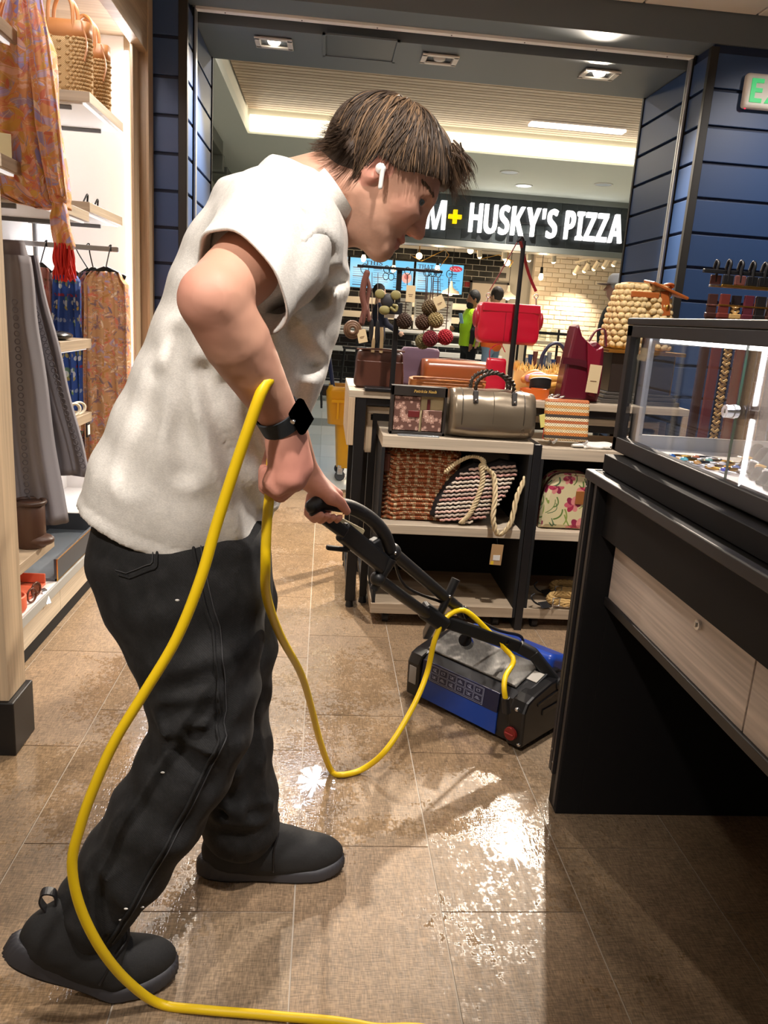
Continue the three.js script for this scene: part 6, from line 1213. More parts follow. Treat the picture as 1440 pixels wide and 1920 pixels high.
// ---- bust stand with crochet bag ----
{
  const zc = -3.28, x0 = [1.188,1.032,-3.28][0], x1 = x0 + .27, yT = [1.256,1.137,-3.28][1], g = thing('display_pedestal', 'dark bronze display pedestal with gold edge trim', 'pedestal', [(x0 + x1) / 2, TT, zc]), bm = M(0x2e2622, .35), xm = (x0 + x1) / 2;
  part('base', [bx(x0 - .035, x1 + .035, TT, TT + .018, zc - .13, zc + .12, .003), bx(x0 - .022, x1 + .022, TT + .018, TT + .034, zc - .12, zc + .108, .004), bx(x0 - .01, x1 + .01, TT + .034, TT + .046, zc - .11, zc + .1, .004)], M(0x4a4642, .35), g);
  part('column', bx(x0, x1, TT + .046, yT - .014, zc - .1, zc + .09, .003), bm, g);
  for (const x of [x0 + .09, x1 - .002]) part('gold_edge', bx(x - .002, x + .002, TT + .046, yT - .014, zc + .089, zc + .093), MAT.brass, g);
  part('cap', bx(x0 - .03, x1 + .03, yT - .014, yT, zc - .13, zc + .12, .002), MAT.brass, g);
  const b = thing('crochet_bag', 'cream chunky crochet bucket bag with tan leather flap', 'bag', [xm, yT, zc]);
  const hB = [1.273,1.408,-3.22][1] - yT, a0 = x0 - .005, a1 = x0 + .25, knot = [], cr = tex(128, 128, (u, v) => { const k = .85 + .2 * vn(u * 20, v * 20, 20, 20); return [226 * k, 200 * k, 148 * k]; }, true, .1, .1), crM = M(0xffffff, .85, { map: cr });
  const cw = t => 1 - .3 * t * t; const core = []; for (let k = 0; k <= 10; k++) { const t = k / 10, o = []; for (let i = 0; i < 32; i++) { const a = -i / 32 * Math.PI * 2, c = Math.cos(a), s = Math.sin(a); o.push([(a0 + a1) / 2 + (a1 - a0) / 2 * .95 * cw(t) * Math.sign(c) * Math.pow(Math.abs(c), .5), yT + .001 + hB * t, zc + .088 * cw(t) * Math.sign(s) * Math.pow(Math.abs(s), .5)]); } core.push(o); }
  part('body', loft(core), M(0xa98a58, .9), b);  // coloured darker than the knots, painting in the shaded gaps between them
  const per = []; { const raw = []; for (let i = 0; i <= 240; i++) { const a = i / 240 * Math.PI * 2, c = Math.cos(a), s = Math.sin(a); raw.push([Math.sign(c) * Math.pow(Math.abs(c), .5) * (a1 - a0) / 2, Math.sign(s) * Math.pow(Math.abs(s), .5) * .09]); } let acc = 0; const cum = raw.map((p, i) => acc += i ? Math.hypot(p[0] - raw[i - 1][0], p[1] - raw[i - 1][1]) : 0); for (let n = 0; n < 48; n++) { const d = acc * n / 48, q = cum.findIndex(v => v >= d); per.push(raw[Math.max(0, q)]); } }
  for (let k = 0; k < 11; k++) { const t = (k + .5) / 11; for (let i = k % 2; i < 48; i += 2) knot.push(at(sph([0, 0, 0], .0175, [1, .78, .8], 8), (a0 + a1) / 2 + per[i][0] * cw(t), yT + .008 + hB * t * .95, zc + per[i][1] * cw(t), 0, 0, (i % 4 ? .3 : -.3))); }
  part('crochet_knots', knot, crM, b).userData.kind = 'stuff';
  const tan = leather(0xa85a24, .45);
  part('drawstring_band', [bx(a0 + .052, a0 + .17, yT + hB * .78, yT + hB * .87, zc + .07, zc + .085, .004)], tan, b);
  part('flap', [at(rbox(.17, .012, .11, .005), a1 - .045, yT + hB * .93, zc + .045, .12, 0, -.32), at(rbox(.035, .1, .008, .004), a0 + .2, yT + hB * .72, zc + .082, -.06, 0, .2)], tan, b);
  part('flap_lock', [at(sph([0, 0, 0], .009, [1, 1.4, .6]), a0 + .208, yT + hB * .66, zc + .088)], MAT.brass, b);
  part('rosette', [new THREE.TorusGeometry(.02, .006, 6, 18).rotateX(1.2).translate(a1 - .04, yT + hB * .98, zc + .05), new THREE.TorusGeometry(.01, .005, 6, 14).rotateX(1.2).translate(a1 - .04, yT + hB * .985, zc + .05)], tan, b);
}
// ---- shelf goods ----
{ // checked woven basket bag
  const ck = tex(256, 256, (u, v, x, y) => { const a = Math.floor(u * 16), b = Math.floor(v * 22), lit = ((a + Math.floor(b / 2)) % 3) === 0; const e = Math.abs((v * 22) % 1 - .5) * 2; const k = .6 + .4 * (1 - e * e) - .15 * vn(u * 60, v * 60, 60, 60); return lit ? [232 * k, 205 * k, 160 * k] : [182 * k, 98 * k, 52 * k]; }, true, .2, .2);
  const x0 = [0.254,0.555,-3][0], x1 = x0 + .3, y1 = .712, b = thing('woven_tote', 'tall checked tote woven in rust and cream straw', 'tote bag', [(x0 + x1) / 2, .421, -3.08]);
  part('body', softBox(x0, x1, .422, y1, -3.15, -2.98, .35, 0, .004, 20), M(0xffffff, .8, { map: ck }), b);
  for (let k = 0; k < 15; k++) { const y = .432 + k * .0185, o = []; for (let i = 0; i <= 40; i++) { const a = i / 40 * Math.PI * 2, c = Math.cos(a), s = Math.sin(a); o.push([(x0 + x1) / 2 + (x1 - x0) / 2 * 1.0 * Math.sign(c) * Math.pow(Math.abs(c), .35), y + .004 * Math.sin(a * 9), -3.065 + .086 * Math.sign(s) * Math.pow(Math.abs(s), .35)]); } part('braid', new THREE.TubeGeometry(new THREE.CatmullRomCurve3(o.map(VA), false), 90, .0085, 5, false), M(0xffffff, .85, { map: ck }), b); }
  part('leather_tab', bx(x0 - .004, x0 + .02, .62, .69, -3.0, -2.97, .003), leather(0x5a2a1c), b);
}
{ // striped crochet bag lying on its side with strap
  const L = [[0.445,0.451],[0.461,0.518],[0.498,0.585],[0.547,0.637],[0.608,0.67],[0.662,0.664],[0.713,0.688],[0.775,0.678],[0.787,0.642],[0.749,0.554],[0.711,0.497],[0.662,0.446],[0.589,0.416],[0.502,0.416]];
  const b = thing('striped_bag', 'slouched rag-woven shoulder bag in black, pink and white stripes', 'bag', [[0.631,0.427,-2.97][0], .421, -2.98]);
  const base = L.map(p => [p[0], Math.max(p[1], .424)]);
  part('body', ext(base, .1, .035).translate(0, 0, -2.99), M(0x1a1517, .8), b);
  const sh = new THREE.Shape(base.map(p => new THREE.Vector2(p[0], p[1]))), pts2 = base.map(p => new THREE.Vector2(p[0], p[1])), inP = (x, y) => { let c = false; for (let i = 0, j = pts2.length - 1; i < pts2.length; j = i++) if ((pts2[i].y > y) !== (pts2[j].y > y) && x < (pts2[j].x - pts2[i].x) * (y - pts2[i].y) / (pts2[j].y - pts2[i].y) + pts2[i].x) c = !c; return c; };
  const cols = [0xd9c9b8, 0xc99a90, 0xb9a79a, 0xd8b7ab, 0xcfc3b2];
  for (let k = 0; k < 17; k++) { let run = []; const flush = () => { if (run.length > 4) part('rag_stripe', new THREE.TubeGeometry(new THREE.CatmullRomCurve3(run.map(VA)), run.length * 3, .0052, 5), M(cols[k % 5], .85), b); run = []; };
    for (let i = 0; i <= 60; i++) { const x = .4 + i * .007, y = .43 + k * .0165 + (x - .55) * .12 + .002 * Math.sin(i * 2.1); if (inP(x, y) && inP(x, y + .006) && inP(x, y - .006) && inP(x - .008, y) && inP(x + .008, y)) { run.push([x, y, -2.938 + .003 * Math.sin(i * 1.6)]); } else flush(); } flush(); }
  const braid = (pts, name) => { const cv = new THREE.CatmullRomCurve3(pts.map(VA)), st = []; for (let s = 0; s < 3; s++) { const q = []; for (let k = 0; k <= 50; k++) { const p = cv.getPoint(k / 50), a = k * .9 + s * 2.094; q.push([p.x + .0065 * Math.cos(a), p.y + .003 * Math.sin(a), p.z + .004 * Math.sin(a)]); } st.push(tube(q, .0052, 100, 6)); } part(name, st, M(0xd2bf98, .85), b); };
  braid([...[[0.643,0.664,-2.93],[0.678,0.634,-2.93]], ...[[0.689,0.554,-2.91]], ...[[0.685,0.464,-2.882],[0.713,0.404,-2.882],[0.751,0.445,-2.882]], ...[[0.777,0.558,-2.91]], ...[[0.807,0.63,-2.93]]], 'shoulder_strap');
  braid([[0.49,0.635,-2.93],[0.527,0.673,-2.93],[0.587,0.702,-2.93],[0.63,0.691,-2.93],[0.64,0.654,-2.93]], 'shoulder_strap');
  braid([[0.626,0.67,-2.93],[0.638,0.611,-2.93],[0.624,0.535,-2.93],[0.598,0.469,-2.93],[0.569,0.435,-2.93]], 'zip_band');
  const T = [0.714,0.32,-2.89]; part('price_tag', at(rbox(.047, .085, .0016, .0005), T[0], T[1], T[2], 0, 0, -.04), M(0xb89468, .8), b); part('barcode_sticker', at(rbox(.028, .022, .001, .0003), T[0] + .001, T[1] - .012, T[2] + .0015), MAT.white, b); part('yellow_sticker', at(rbox(.012, .014, .001, .0003), T[0] - .015, T[1] - .034, T[2] + .0015), M(0xe0c030, .6), b);
  part('tag_string', cyl([T[0], T[1] + .042, T[2]], [0.713,0.4,-2.92], .0008, .0008, 5), MAT.black, b);
}
{ const P = [0.73,0.686,-2.95]; solo('folded_cloth', 'folded grey cloth with red pattern behind the striped bag', 'cloth', [bx(P[0] - .1, P[0] + .06, .5, .69, -3.2, -3.12, .02)], M(0x8d8a88, .8)); }
{ // floral cosmetic pouch
  const fl = canvasTex(512, 512, (g, w, h) => { g.fillStyle = '#d8cba0'; g.fillRect(0, 0, w, h); let s = 77; const R = () => (s = (s * 16807) % 2147483647) / 2147483647; for (let i = 0; i < 50; i++) { g.strokeStyle = ['#5d7a3a', '#86984a', '#4b6a46'][i % 3]; g.lineWidth = 5 + R() * 7; g.beginPath(); const x = R() * w, y = R() * h; g.moveTo(x, y); g.quadraticCurveTo(x + 40 * R(), y + 60, x + (R() - .5) * 120, y + 110 * R()); g.stroke(); } for (let i = 0; i < 15; i++) { const x = R() * w, y = R() * h, r = 34 + R() * 34; for (let k = 0; k < 6; k++) { g.fillStyle = ['#a8284a', '#c75a6a', '#8d1f45', '#d98a86'][(i + k) % 4]; g.beginPath(); g.ellipse(x + Math.cos(k) * r * .5, y + Math.sin(k) * r * .5, r * .55, r * .35, k, 0, 7); g.fill(); } } }, .3, .3);
  const x0 = [0.889,0.486,-2.96][0], x1 = x0 + .24, b = thing('floral_pouch', 'cream cosmetic pouch printed with pink tulips', 'pouch', [(x0 + x1) / 2, .421, -3.0]);
  const sh = []; for (let i = 0; i <= 24; i++) { const a = Math.PI * i / 24; sh.push([(x0 + x1) / 2 + (x1 - x0) / 2 * Math.sign(Math.cos(a)) * Math.pow(Math.abs(Math.cos(a)), .6), .424 + .225 * Math.pow(Math.sin(a), .55)]); }
  const fm = M(0xffffff, .6, { map: fl }); part('body', ext(sh, .13, .02).rotateY(.0).translate(0, 0, -3.0), fm, b);
  part('zip_gusset', ext(sh.map(([x, y]) => [(x - (x0 + x1) / 2) * 1.012 + (x0 + x1) / 2, (y - .424) * 1.012 + .424]), .022, .004).translate(0, 0, -2.975), leather(0x4a2318), b);
  part('leather_patch', bx(x0 + .13, x0 + .165, .53, .585, -2.936, -2.931, .003), leather(0x9a6234), b);
}
for (const [P, l] of [[[0.997,0.117,-2.95], 'front coiled rope belt with silver buckle on the bottom shelf'], [[1.05,0.124,-3.1], 'rear coiled rope belt on the bottom shelf']]) {
  const b = thing('rope_belt', l, 'belt', [P[0], .096, P[2]], 'coiled rope belts'); const st = [], cx = P[0] + .04;
  for (let s = 0; s < 3; s++) { const q = []; for (let k = 0; k <= 90; k++) { const a = k / 90 * Math.PI * 2 * 1.9, w = k * .8 + s * 2.094, R = .075 - k * .00012; q.push([cx + R * Math.cos(a) + .003 * Math.cos(w), .112 + .016 * k / 90 + .008 * Math.sin(w) + .004, P[2] + R * .7 * Math.sin(a)]); } st.push(tube(q, .0062, 180, 6)); }
  part('rope', st, M(0xbb9a62, .9), b);
  part('buckle', [at(new THREE.TorusGeometry(.024, .0035, 6, 4).rotateZ(Math.PI / 4), cx - .055, .128, P[2] + .055, 0, .4)], MAT.chrome, b);
  part('hang_card', [at(rbox(.045, .035, .003, .001), cx - .1, .113, P[2] + .05, -1.1, .4)], MAT.black, b);
  part('hang_hook', tube([[cx - .12, .112, P[2] + .05], [cx - .145, .125, P[2] + .055], [cx - .16, .145, P[2] + .05], [cx - .145, .155, P[2] + .04]], .004, 20, 6), MAT.black, b);
}
// white boxes on the middle table
{ const P = [0.224,0.852,-3.02]; solo('white_display_box', 'white card box on the lower nesting table', 'box', bx(P[0] - .0, P[0] + .13, .8505, .87, -3.3, -3.15, .003), MAT.white); const p = [0.197,0.859,-3]; solo('folded_sunglasses', 'black sunglasses folded on the white box', 'sunglasses', [tube([[P[0] + .01, .875, -3.17], [P[0] + .05, .874, -3.165], [P[0] + .08, .873, -3.18]], .003, 20, 6), at(new THREE.TorusGeometry(.02, .003, 6, 20).rotateX(1.4), P[0] + .06, .874, -3.19)], MAT.black); }
// ================= LEFT WALL FIXTURE =================
const shelfTop = M(0xe9e6e2, .45);
{
  const f = thing('wall_shelving_bay', 'tall wooden wall shelving bay with lit white back along the left wall', 'shelving', [-1.15, 0, -3.1]);
  part('end_panel', bx(-1.498, -.788, .155, 2.848, -2.04, -1.92, .003), MAT.woodV, f);
  part('post_base', bx(-1.498, -.773, 0, .155, -2.05, -1.91, .004), M(0x121214, .4), f);
  part('end_panel', bx(-1.498, -.925, 0, 2.848, -4.395, -4.3, .003), MAT.woodV, f);
  part('liner', bx(-1.385, -1.045, .18, 2.44, -4.3, -4.292), M(0xf2f0ee, .6), f);
  part('face_frame', [bx(-.985, -.972, .2, 2.4, -4.3, -4.17, .002), bx(-.94, -.925, 0, 2.5, -4.3, -4.285, .002)], MAT.woodV, f);  // inner strip deepened to block the LED from mirroring in the showcase glass
  part('back_panel', bx(-1.40, -1.385, .1, 2.45, -4.3, -2.04), M(0xf0eeec, .7), f);
  part('canopy', [bx(-1.40, -.985, 2.44, 2.47, -4.3, -2.04), bx(-.985, -.93, 2.38, 2.848, -4.3, -2.04, .003)], M(0xd9c7b6, .6, { map: woodMap }), f);
  part('deck', bx(-1.385, -.935, .155, .18, -4.3, -2.04, .002), shelfTop, f);
  part('deck_edge', bx(-.94, -.931, .15, .185, -4.3, -2.04, .002), M(0x9c9e9c, .4), f);
  for (let i = 0; i < 3; i++) part('base_drawer', bx(-.953, -.94, .062, .15, -4.298 + i * .752, -4.298 + i * .752 + .75, .001), MAT.wood, f);
  part('toe_kick', bx(-1.385, -.955, 0, .06, -4.3, -2.04), MAT.blackMatte, f);
  part('standard', [-2.5, -2.78, -3.38, -3.95].map(z => bx(-1.387, -1.372, .2, 2.4, z - .01, z + .01)), M(0x6c6d70, .4, { metalness: .5 }), f);
  const led = M(0xffffff, .4, { emissive: 0xfffaf2, emissiveIntensity: 3 });
  part('led_strip', bx(-1.04, -1.02, .3, 2.38, -4.298, -4.288, .002), led, f);
  part('led_strip', bx(-.996, -.986, 2.405, 2.425, -4.25, -2.1, .002), led, f);
  areaLight(-1.03, 1.35, -4.28, .05, 2.0, 0xf6f8ff, 40, 0, Math.PI * .95);
  areaLight(-1.0, 2.4, -3.2, .03, 2.0, 0xf8f8ff, 34);
}
function shelf(label, y, z0, z1, t = .038, xf = -.965) {
  const s = thing('bracket_shelf', label, 'shelf', [-1.17, y, (z0 + z1) / 2]);
  part('board', bx(-1.372, xf, y, y + t, z0, z1, .002), MAT.woodShadeGrey, s);  // shade on the board is put into its greyer wood colour
  part('underside', bx(-1.365, xf - .03, y - .006, y, z0 + .02, z1 - .02), M(0xd6d4d2, .4), s);
  part('light_channel', bx(xf - .03, xf - .018, y - .007, y, z0 + .01, z1 - .01), M(0xffffff, .4, { emissive: 0xffffff, emissiveIntensity: .6 }), s);
  for (const z of [z0 + .05, z1 - .05]) part('bracket', bx(-1.372, -1.05, y - .022, y - .006, z - .006, z + .006, .002), M(0x6c6d70, .4, { metalness: .5 }), s);
}
shelf('wall shelf carrying the two wicker bags', 1.945, -3.94, -3.42);
shelf('wall shelf under the wicker bags, far half', 1.535, -3.9, -3.385);
shelf('wall shelf behind the knotted scarf end', 1.495, -3.375, -2.79);
shelf('highest near wall shelf at the left photo edge', 1.925, -2.77, -2.08);
shelf('near wall shelf below the patterned wrap', 1.555, -2.76, -2.08);
shelf('waist high wall shelf carrying the black case', 1.0, -3.36, -2.97);
shelf('lower wall shelf carrying the silver buckle belt', .70, -3.34, -2.97);
shelf('lowest near shelf above the coral trays', .30, -2.83, -2.08);
// cloth patterns
const strokes = (w, h, bg, cols, n, sz, seed, leaf) => (g) => { g.fillStyle = bg; g.fillRect(0, 0, w, h); let s = seed; const R = () => (s = (s * 16807) % 2147483647) / 2147483647; for (let i = 0; i < n; i++) { const x = R() * w, y = R() * h, a = R() * 6.28, l = sz * (.5 + R()); g.save(); g.translate(x, y); g.rotate(a); g.fillStyle = cols[Math.floor(R() * cols.length)]; g.globalAlpha = .55 + .45 * R(); g.beginPath(); g.ellipse(0, 0, l, l * (leaf ? .3 : .7), 0, 0, 7); g.fill(); if (leaf) { g.strokeStyle = cols[Math.floor(R() * cols.length)]; g.lineWidth = 2; g.beginPath(); g.moveTo(-l, 0); g.quadraticCurveTo(0, l * .5, l, -l * .2); g.quadraticCurveTo(l * 1.4, -l * .6, l * .8, -l); g.stroke(); } g.restore(); } };
const batik = canvasTex(512, 512, strokes(512, 512, '#d6915e', ['#dc7f5c', '#c99a4c', '#b9a4cc', '#e2ab80', '#ecd2b8', '#9c8fc0', '#cc6a54', '#d09c48', '#e8b8a8'], 330, 34, 17, true), .42, .42);
const kimonoT = canvasTex(512, 512, strokes(512, 512, '#c89a6e', ['#d98a68', '#b98544', '#a89cc0', '#dcb090', '#7d6a7a', '#ecd6ba', '#d87a62'], 420, 22, 91, true), .32, .32);
const blueFl = canvasTex(512, 512, strokes(512, 512, '#3457a8', ['#e9ece9', '#c0303a', '#7aa060', '#e9ece9', '#2c4a94', '#d8c05a'], 90, 16, 23, false), .3, .3);
const whiteFl = canvasTex(512, 512, strokes(512, 512, '#e2ddd6', ['#c8606a', '#8aa06a', '#e2ddd6', '#b0a8c0'], 70, 14, 45, false), .3, .3);
const darkFl = canvasTex(512, 512, strokes(512, 512, '#2a2230', ['#8a4a2a', '#3a4a7a', '#a06a4a', '#4a5a3a', '#20202a'], 120, 26, 63, true), .3, .3);
// hanging cloth from rows [y, xLeft, xRight, z, thickness] with vertical folds
function drape(rows, nf, amp, seed, seg = 6) {
  const R = []; for (let i = 0; i < rows.length - 1; i++) for (let k = 0; k < seg; k++) R.push(rows[i].map((v, j) => mix(v, rows[i + 1][j], k / seg))); R.push(rows[rows.length - 1]);
  const n = 72; return loft(R.map(([y, x0, x1, z, th], ri) => { const o = []; for (let i = 0; i < n; i++) { const a = -i / n * Math.PI * 2, c = Math.cos(a), s = Math.sin(a), u = (c + 1) / 2; const w = amp * Math.sin(u * nf * 6.283 + seed + .35 * Math.sin(ri * .22)) + amp * .5 * Math.sin(u * nf * 2.3 * 6.283 + seed * 2); o.push([(x0 + x1) / 2 + (x1 - x0) / 2 * Math.sign(c) * Math.pow(Math.abs(c), .8) + .003 * Math.sin(ri * .5 + seed), y + .004 * Math.sin(u * 9 + seed) * (ri === R.length - 1 ? 1 : 0), z + th * Math.sign(s) * Math.pow(Math.abs(s), .6) + w]); } return o; }));
}
{ // large patterned wrap knotted with a tassel
  const g = thing('patterned_wrap', 'orange and violet leaf print wrap with a knotted end and red tassel', 'wrap', [-.95, 1.24, -2.7]), bm = M(0xffffff, .75, { map: batik });
  part('cloth', drape([[2.3, -1.0, -.93, -2.72, .03], [2.06, -1.0, -.91, -2.72, .035], [1.92, -1.06, -.865, -2.71, .045], [1.77, -1.1, -.854, -2.7, .05], [1.62, -1.1, -.842, -2.7, .05], [1.5, -1.06, -.826, -2.7, .045], [1.47, -.98, -.83, -2.7, .03]], 3.2, .014, 1.3), bm, g);
  part('front_fold', drape([[2.2, -.95, -.905, -2.665, .012], [1.95, -.925, -.86, -2.65, .014], [1.7, -.91, -.838, -2.64, .016], [1.5, -.875, -.822, -2.655, .018]], 1.5, .005, 2.4), bm, g);
  part('knot', [sph([-.852, 1.495, -2.66], .024, [1.2, .8, 1])], bm, g);
  part('tail', drape([[1.49, -.872, -.838, -2.66, .014], [1.44, -.875, -.82, -2.655, .016], [1.36, -.868, -.805, -2.65, .016], [1.345, -.862, -.808, -2.65, .012]], 1.4, .004, .7), bm, g);
  reseed(61); const ts = []; for (let i = 0; i < 60; i++) { const x = -.838 + rr(-.028, .026), z = -2.65 + rr(-.018, .018); ts.push(tube([[x * .9 + -.838 * .1, 1.36, z], [x + rr(-.006, .006), 1.31, z + rr(-.006, .006)], [x + rr(-.012, .012), 1.245 + rr(0, .03), z]], .0028, 8, 5)); }
  part('tassel', ts, M(0xd02a22, .8), g).userData.kind = 'stuff';
}
{ // grey poncho with looped edging
  const g = thing('grey_poncho', 'grey felt poncho with looped blanket stitch edging', 'poncho', [-.92, .42, -2.8]), gm = M(0x77757c, .9);
  const A = [[-1.07,1.322,-2.8], [-1.005,1.326,-2.8], [-1.059,0.405,-2.8], [-0.905,0.426,-2.8]], B = [[-1.044,1.331,-2.9], [-1.016,1.32,-2.9], [-0.983,0.56,-2.9], [-0.852,0.583,-2.9]];
  part('front_panel', drape([[A[0][1], A[0][0] - .06, A[1][0], -2.8, .03], [mix(A[0][1], A[2][1], .4), mix(A[0][0], A[2][0], .3) - .06, mix(A[1][0], A[3][0], .35), -2.79, .035], [A[2][1], A[2][0] - .03, A[3][0], -2.78, .04]], 1.6, .012, .6, 14), gm, g);
  part('rear_panel', drape([[B[0][1], B[0][0] - .05, B[1][0], -2.92, .02], [mix(B[0][1], B[2][1], .5), mix(B[0][0], B[2][0], .4) - .04, mix(B[1][0], B[3][0], .5), -2.91, .028], [B[2][1], B[2][0] - .05, B[3][0], -2.9, .03]], 1.8, .012, 2.2, 14), gm, g);
  part('collar', drape([[A[0][1] + .05, A[0][0] - .08, B[1][0] - .02, -2.86, .03], [A[0][1] - .03, A[0][0] - .08, B[1][0], -2.86, .05]], 1, .008, 3), gm, g);
  const lp = []; for (let i = 0; i < 30; i++) { const t = i / 29, x = mix(B[1][0], B[3][0], t) - .012, y = mix(B[1][1] - .1, B[3][1] + .02, t); lp.push(new THREE.TorusGeometry(.0085, .0016, 5, 12).translate(x, y, -2.862)); const x2 = mix(A[0][0] + .04, A[2][0] + .04, t) ; lp.push(new THREE.TorusGeometry(.0085, .0016, 5, 12).translate(x2, mix(A[0][1] - .15, A[2][1] + .02, t), -2.737)); }
  part('loop_stitching', lp, M(0x55535a, .9), g).userData.kind = 'stuff';
}
{ // hanging garments on a face-out arm
  const zr = -3.68, yr = 1.415, r = thing('garment_arm', 'chrome face-out arm carrying the printed garments', 'rail', [-1.2, yr, zr]);
  part('arm', bar([-1.372, yr, zr], [-.93, yr, zr], .012, .022), MAT.chrome, r);
  const list = [['pink floral blouse, leftmost on the arm', -1.24, .1, whiteFl, .08, .75, 0xe8a8a0], ['white floral blouse second on the arm', -1.2, .1, whiteFl, -.07, .72, 0xffffff], ['blue floral dress in the middle of the arm', -1.135, .12, blueFl, .08, .62, 0xffffff], ['dark floral skirt behind the blue dress', -1.125, .12, darkFl, -.22, .95, 0xffffff], ['orange print blouse beside the kimono', -1.06, .12, batik, -.07, .72, 0xffffff], ['long tan and rust print kimono, rightmost on the arm', -.965, .2, kimonoT, .08, .92, 0xffffff]];
  list.forEach(([l, x, w, t, dz, len, tint], i) => {
    const g = thing('hanging_garment', l, 'garment', [x, yr - .1 - len, zr + dz], 'printed garments on the face-out arm');
    part('hanger', [...tube([[x, yr - .085, zr + dz], [x, yr - .02, zr + dz * .3], [x + .004, yr + .018, zr], [x - .01, yr + .01, zr - .012]], .003, 20, 6), bar([x - w * .42, yr - .12, zr + dz], [x, yr - .085, zr + dz], .012, .02, .004), bar([x, yr - .085, zr + dz], [x + w * .42, yr - .12, zr + dz], .012, .02, .004)], MAT.blackGloss, g);
    part('cloth', drape([[yr - .1, x - w * .32, x + w * .32, zr + dz, .025], [yr - .15, x - w * .48, x + w * .48, zr + dz, .04], [yr - .1 - len * .5, x - w * .5, x + w * .55, zr + dz + .01, .06], [yr - .1 - len, x - w * .52, x + w * .66, zr + dz + .015, .07]], 2 + i % 3, .012, i * 1.7, 9), M(tint, .8, { map: t }), g);
  });
}
function wicker(label, P0, P1, z, y0, dz) {
  const b = thing('wicker_bag', label, 'bag', [(P0 + P1) / 2, y0, z], 'wicker bags on the top shelf'), H = .26, n = 40, tan = leather(0xb87840, .5);
  const wk = tex(128, 128, (u, v) => { const a = Math.sin(u * 50) * Math.sin(v * 50), k = .62 + .38 * (a * .5 + .5); return [222 * k, 180 * k, 120 * k]; }, true, .06, .06), wm = M(0xffffff, .8, { map: wk });
  const ring = (t) => { const o = [], e = 1 + .06 * t; for (let i = 0; i < n; i++) { const a = -i / n * Math.PI * 2, c = Math.cos(a), s = Math.sin(a); o.push([(P0 + P1) / 2 + (P1 - P0) / 2 * e * Math.sign(c) * Math.pow(Math.abs(c), .5), y0 + H * t, z + dz * (1 - .35 * t) * Math.sign(s) * Math.pow(Math.abs(s), .5)]); } return o; };
  part('body', loft(Array.from({ length: 9 }, (_, i) => ring(i / 8 * .78))), wm, b);
  part('leather_top', loft([ring(.775).map(p => p), ring(.9), ring(1.02)]), tan, b);
  const kn = []; for (let k = 0; k < 14; k++) for (let i = 0; i < 18; i++) { const u = (i + (k % 2) * .5) / 18, a = Math.PI * u; const c = Math.cos(a), s = Math.sin(a), t = (k + .5) / 14 * .8; kn.push(sph([(P0 + P1) / 2 + (P1 - P0) / 2 * (1 + .06 * t) * Math.sign(c) * Math.pow(Math.abs(c), .5), y0 + H * t, z + dz * (1 - .35 * t) * Math.pow(Math.abs(s), .5) + .001], .0075, [1.2, .8, .7], 6)); }
  part('woven_knots', kn, wm, b).userData.kind = 'stuff';
  for (const dzz of [dz * .55, -dz * .55]) part('handle', tube([[mix(P0, P1, .3), y0 + H * .85, z + dzz], [mix(P0, P1, .33), y0 + H * 1.25, z + dzz], [mix(P0, P1, .5), y0 + H * 1.42, z + dzz * .7], [mix(P0, P1, .72), y0 + H * 1.25, z + dzz], [mix(P0, P1, .75), y0 + H * .85, z + dzz]], .008, 40, 8), tan, b);
  part('side_strap', strap([[P1 - .02, y0 + H * 1.0, z + dz * .7], [P1 + .0, y0 + H * .7, z + dz * .75], [P1 - .01, y0 + H * .45, z + dz * .85]], .014, .004, [0, 0, 1]), tan, b);
}
wicker('near wicker handbag with tan leather top on the high shelf', -1.2, -.985, -3.52, 1.984, .06);
wicker('far wicker handbag with tan leather top on the high shelf', -1.17, -.985, -3.79, 1.984, .06);
// small goods on the shelves
solo('eyewear_case', 'glossy black oval eyewear case on the waist high shelf', 'case', sph([-1.02, 1.055, -3.1], .07, [.8, .25, 1.3], 24), MAT.blackGloss);
{ const b = thing('buckle_belt', 'black belt with large pale buckle on the lower shelf', 'belt', [-1.0, .739, -3.2]); part('strap', bx(-1.08, -1.05, .739, .744, -3.3, -2.98, .001), MAT.black, b); part('buckle', [at(new THREE.TorusGeometry(.03, .006, 8, 24), -.985, .765, -3.22, 0, 1.2, 0, [1.4, .8, 1]), at(new THREE.TorusGeometry(.03, .006, 8, 24), -.99, .765, -3.17, 0, 1.2, 0, [1.4, .8, 1])], M(0xded6c2, .35), b); part('price_tag', bx(-.968, -.962, .64, .7, -3.3, -3.26, .001), MAT.black, b); part('price_sticker', bx(-.9625, -.961, .65, .69, -3.295, -3.265), MAT.white, b); }
{ const b = thing('black_sandals', 'black strappy sandals on the far shelf under the wicker bags', 'sandals', [-1.05, 1.574, -3.6]); for (const z of [-3.55, -3.7]) { part('sole', bx(-1.15, -.99, 1.574, 1.584, z - .03, z + .03, .004), MAT.black, b); part('strap', tube([[-1.03, 1.584, z - .028], [-1.02, 1.62, z], [-1.03, 1.584, z + .028]], .004, 20, 6), MAT.black, b); } }
{ const b = thing('brown_boot', 'brown leather ankle boot on the lowest near shelf', 'boot', [-.99, .339, -2.7]); part('shaft', loft([[-.06, .06, .34], [-.055, .055, .42], [-.06, .06, .5]].map(([a, c, y]) => Array.from({ length: 20 }, (_, i) => { const t = -i / 20 * 6.283; return [-1.0 + .05 * Math.cos(t), y, -2.7 + .045 * Math.sin(t)]; }))), leather(0x4a2f22, .5), b); part('foot', sph([-.985, .365, -2.7], .05, [1.3, .5, .9]), leather(0x4a2f22, .5), b); part('cuff', new THREE.TorusGeometry(.05, .008, 8, 24).rotateX(Math.PI / 2).translate(-1.0, .5, -2.7), leather(0x3a241a, .5), b); }
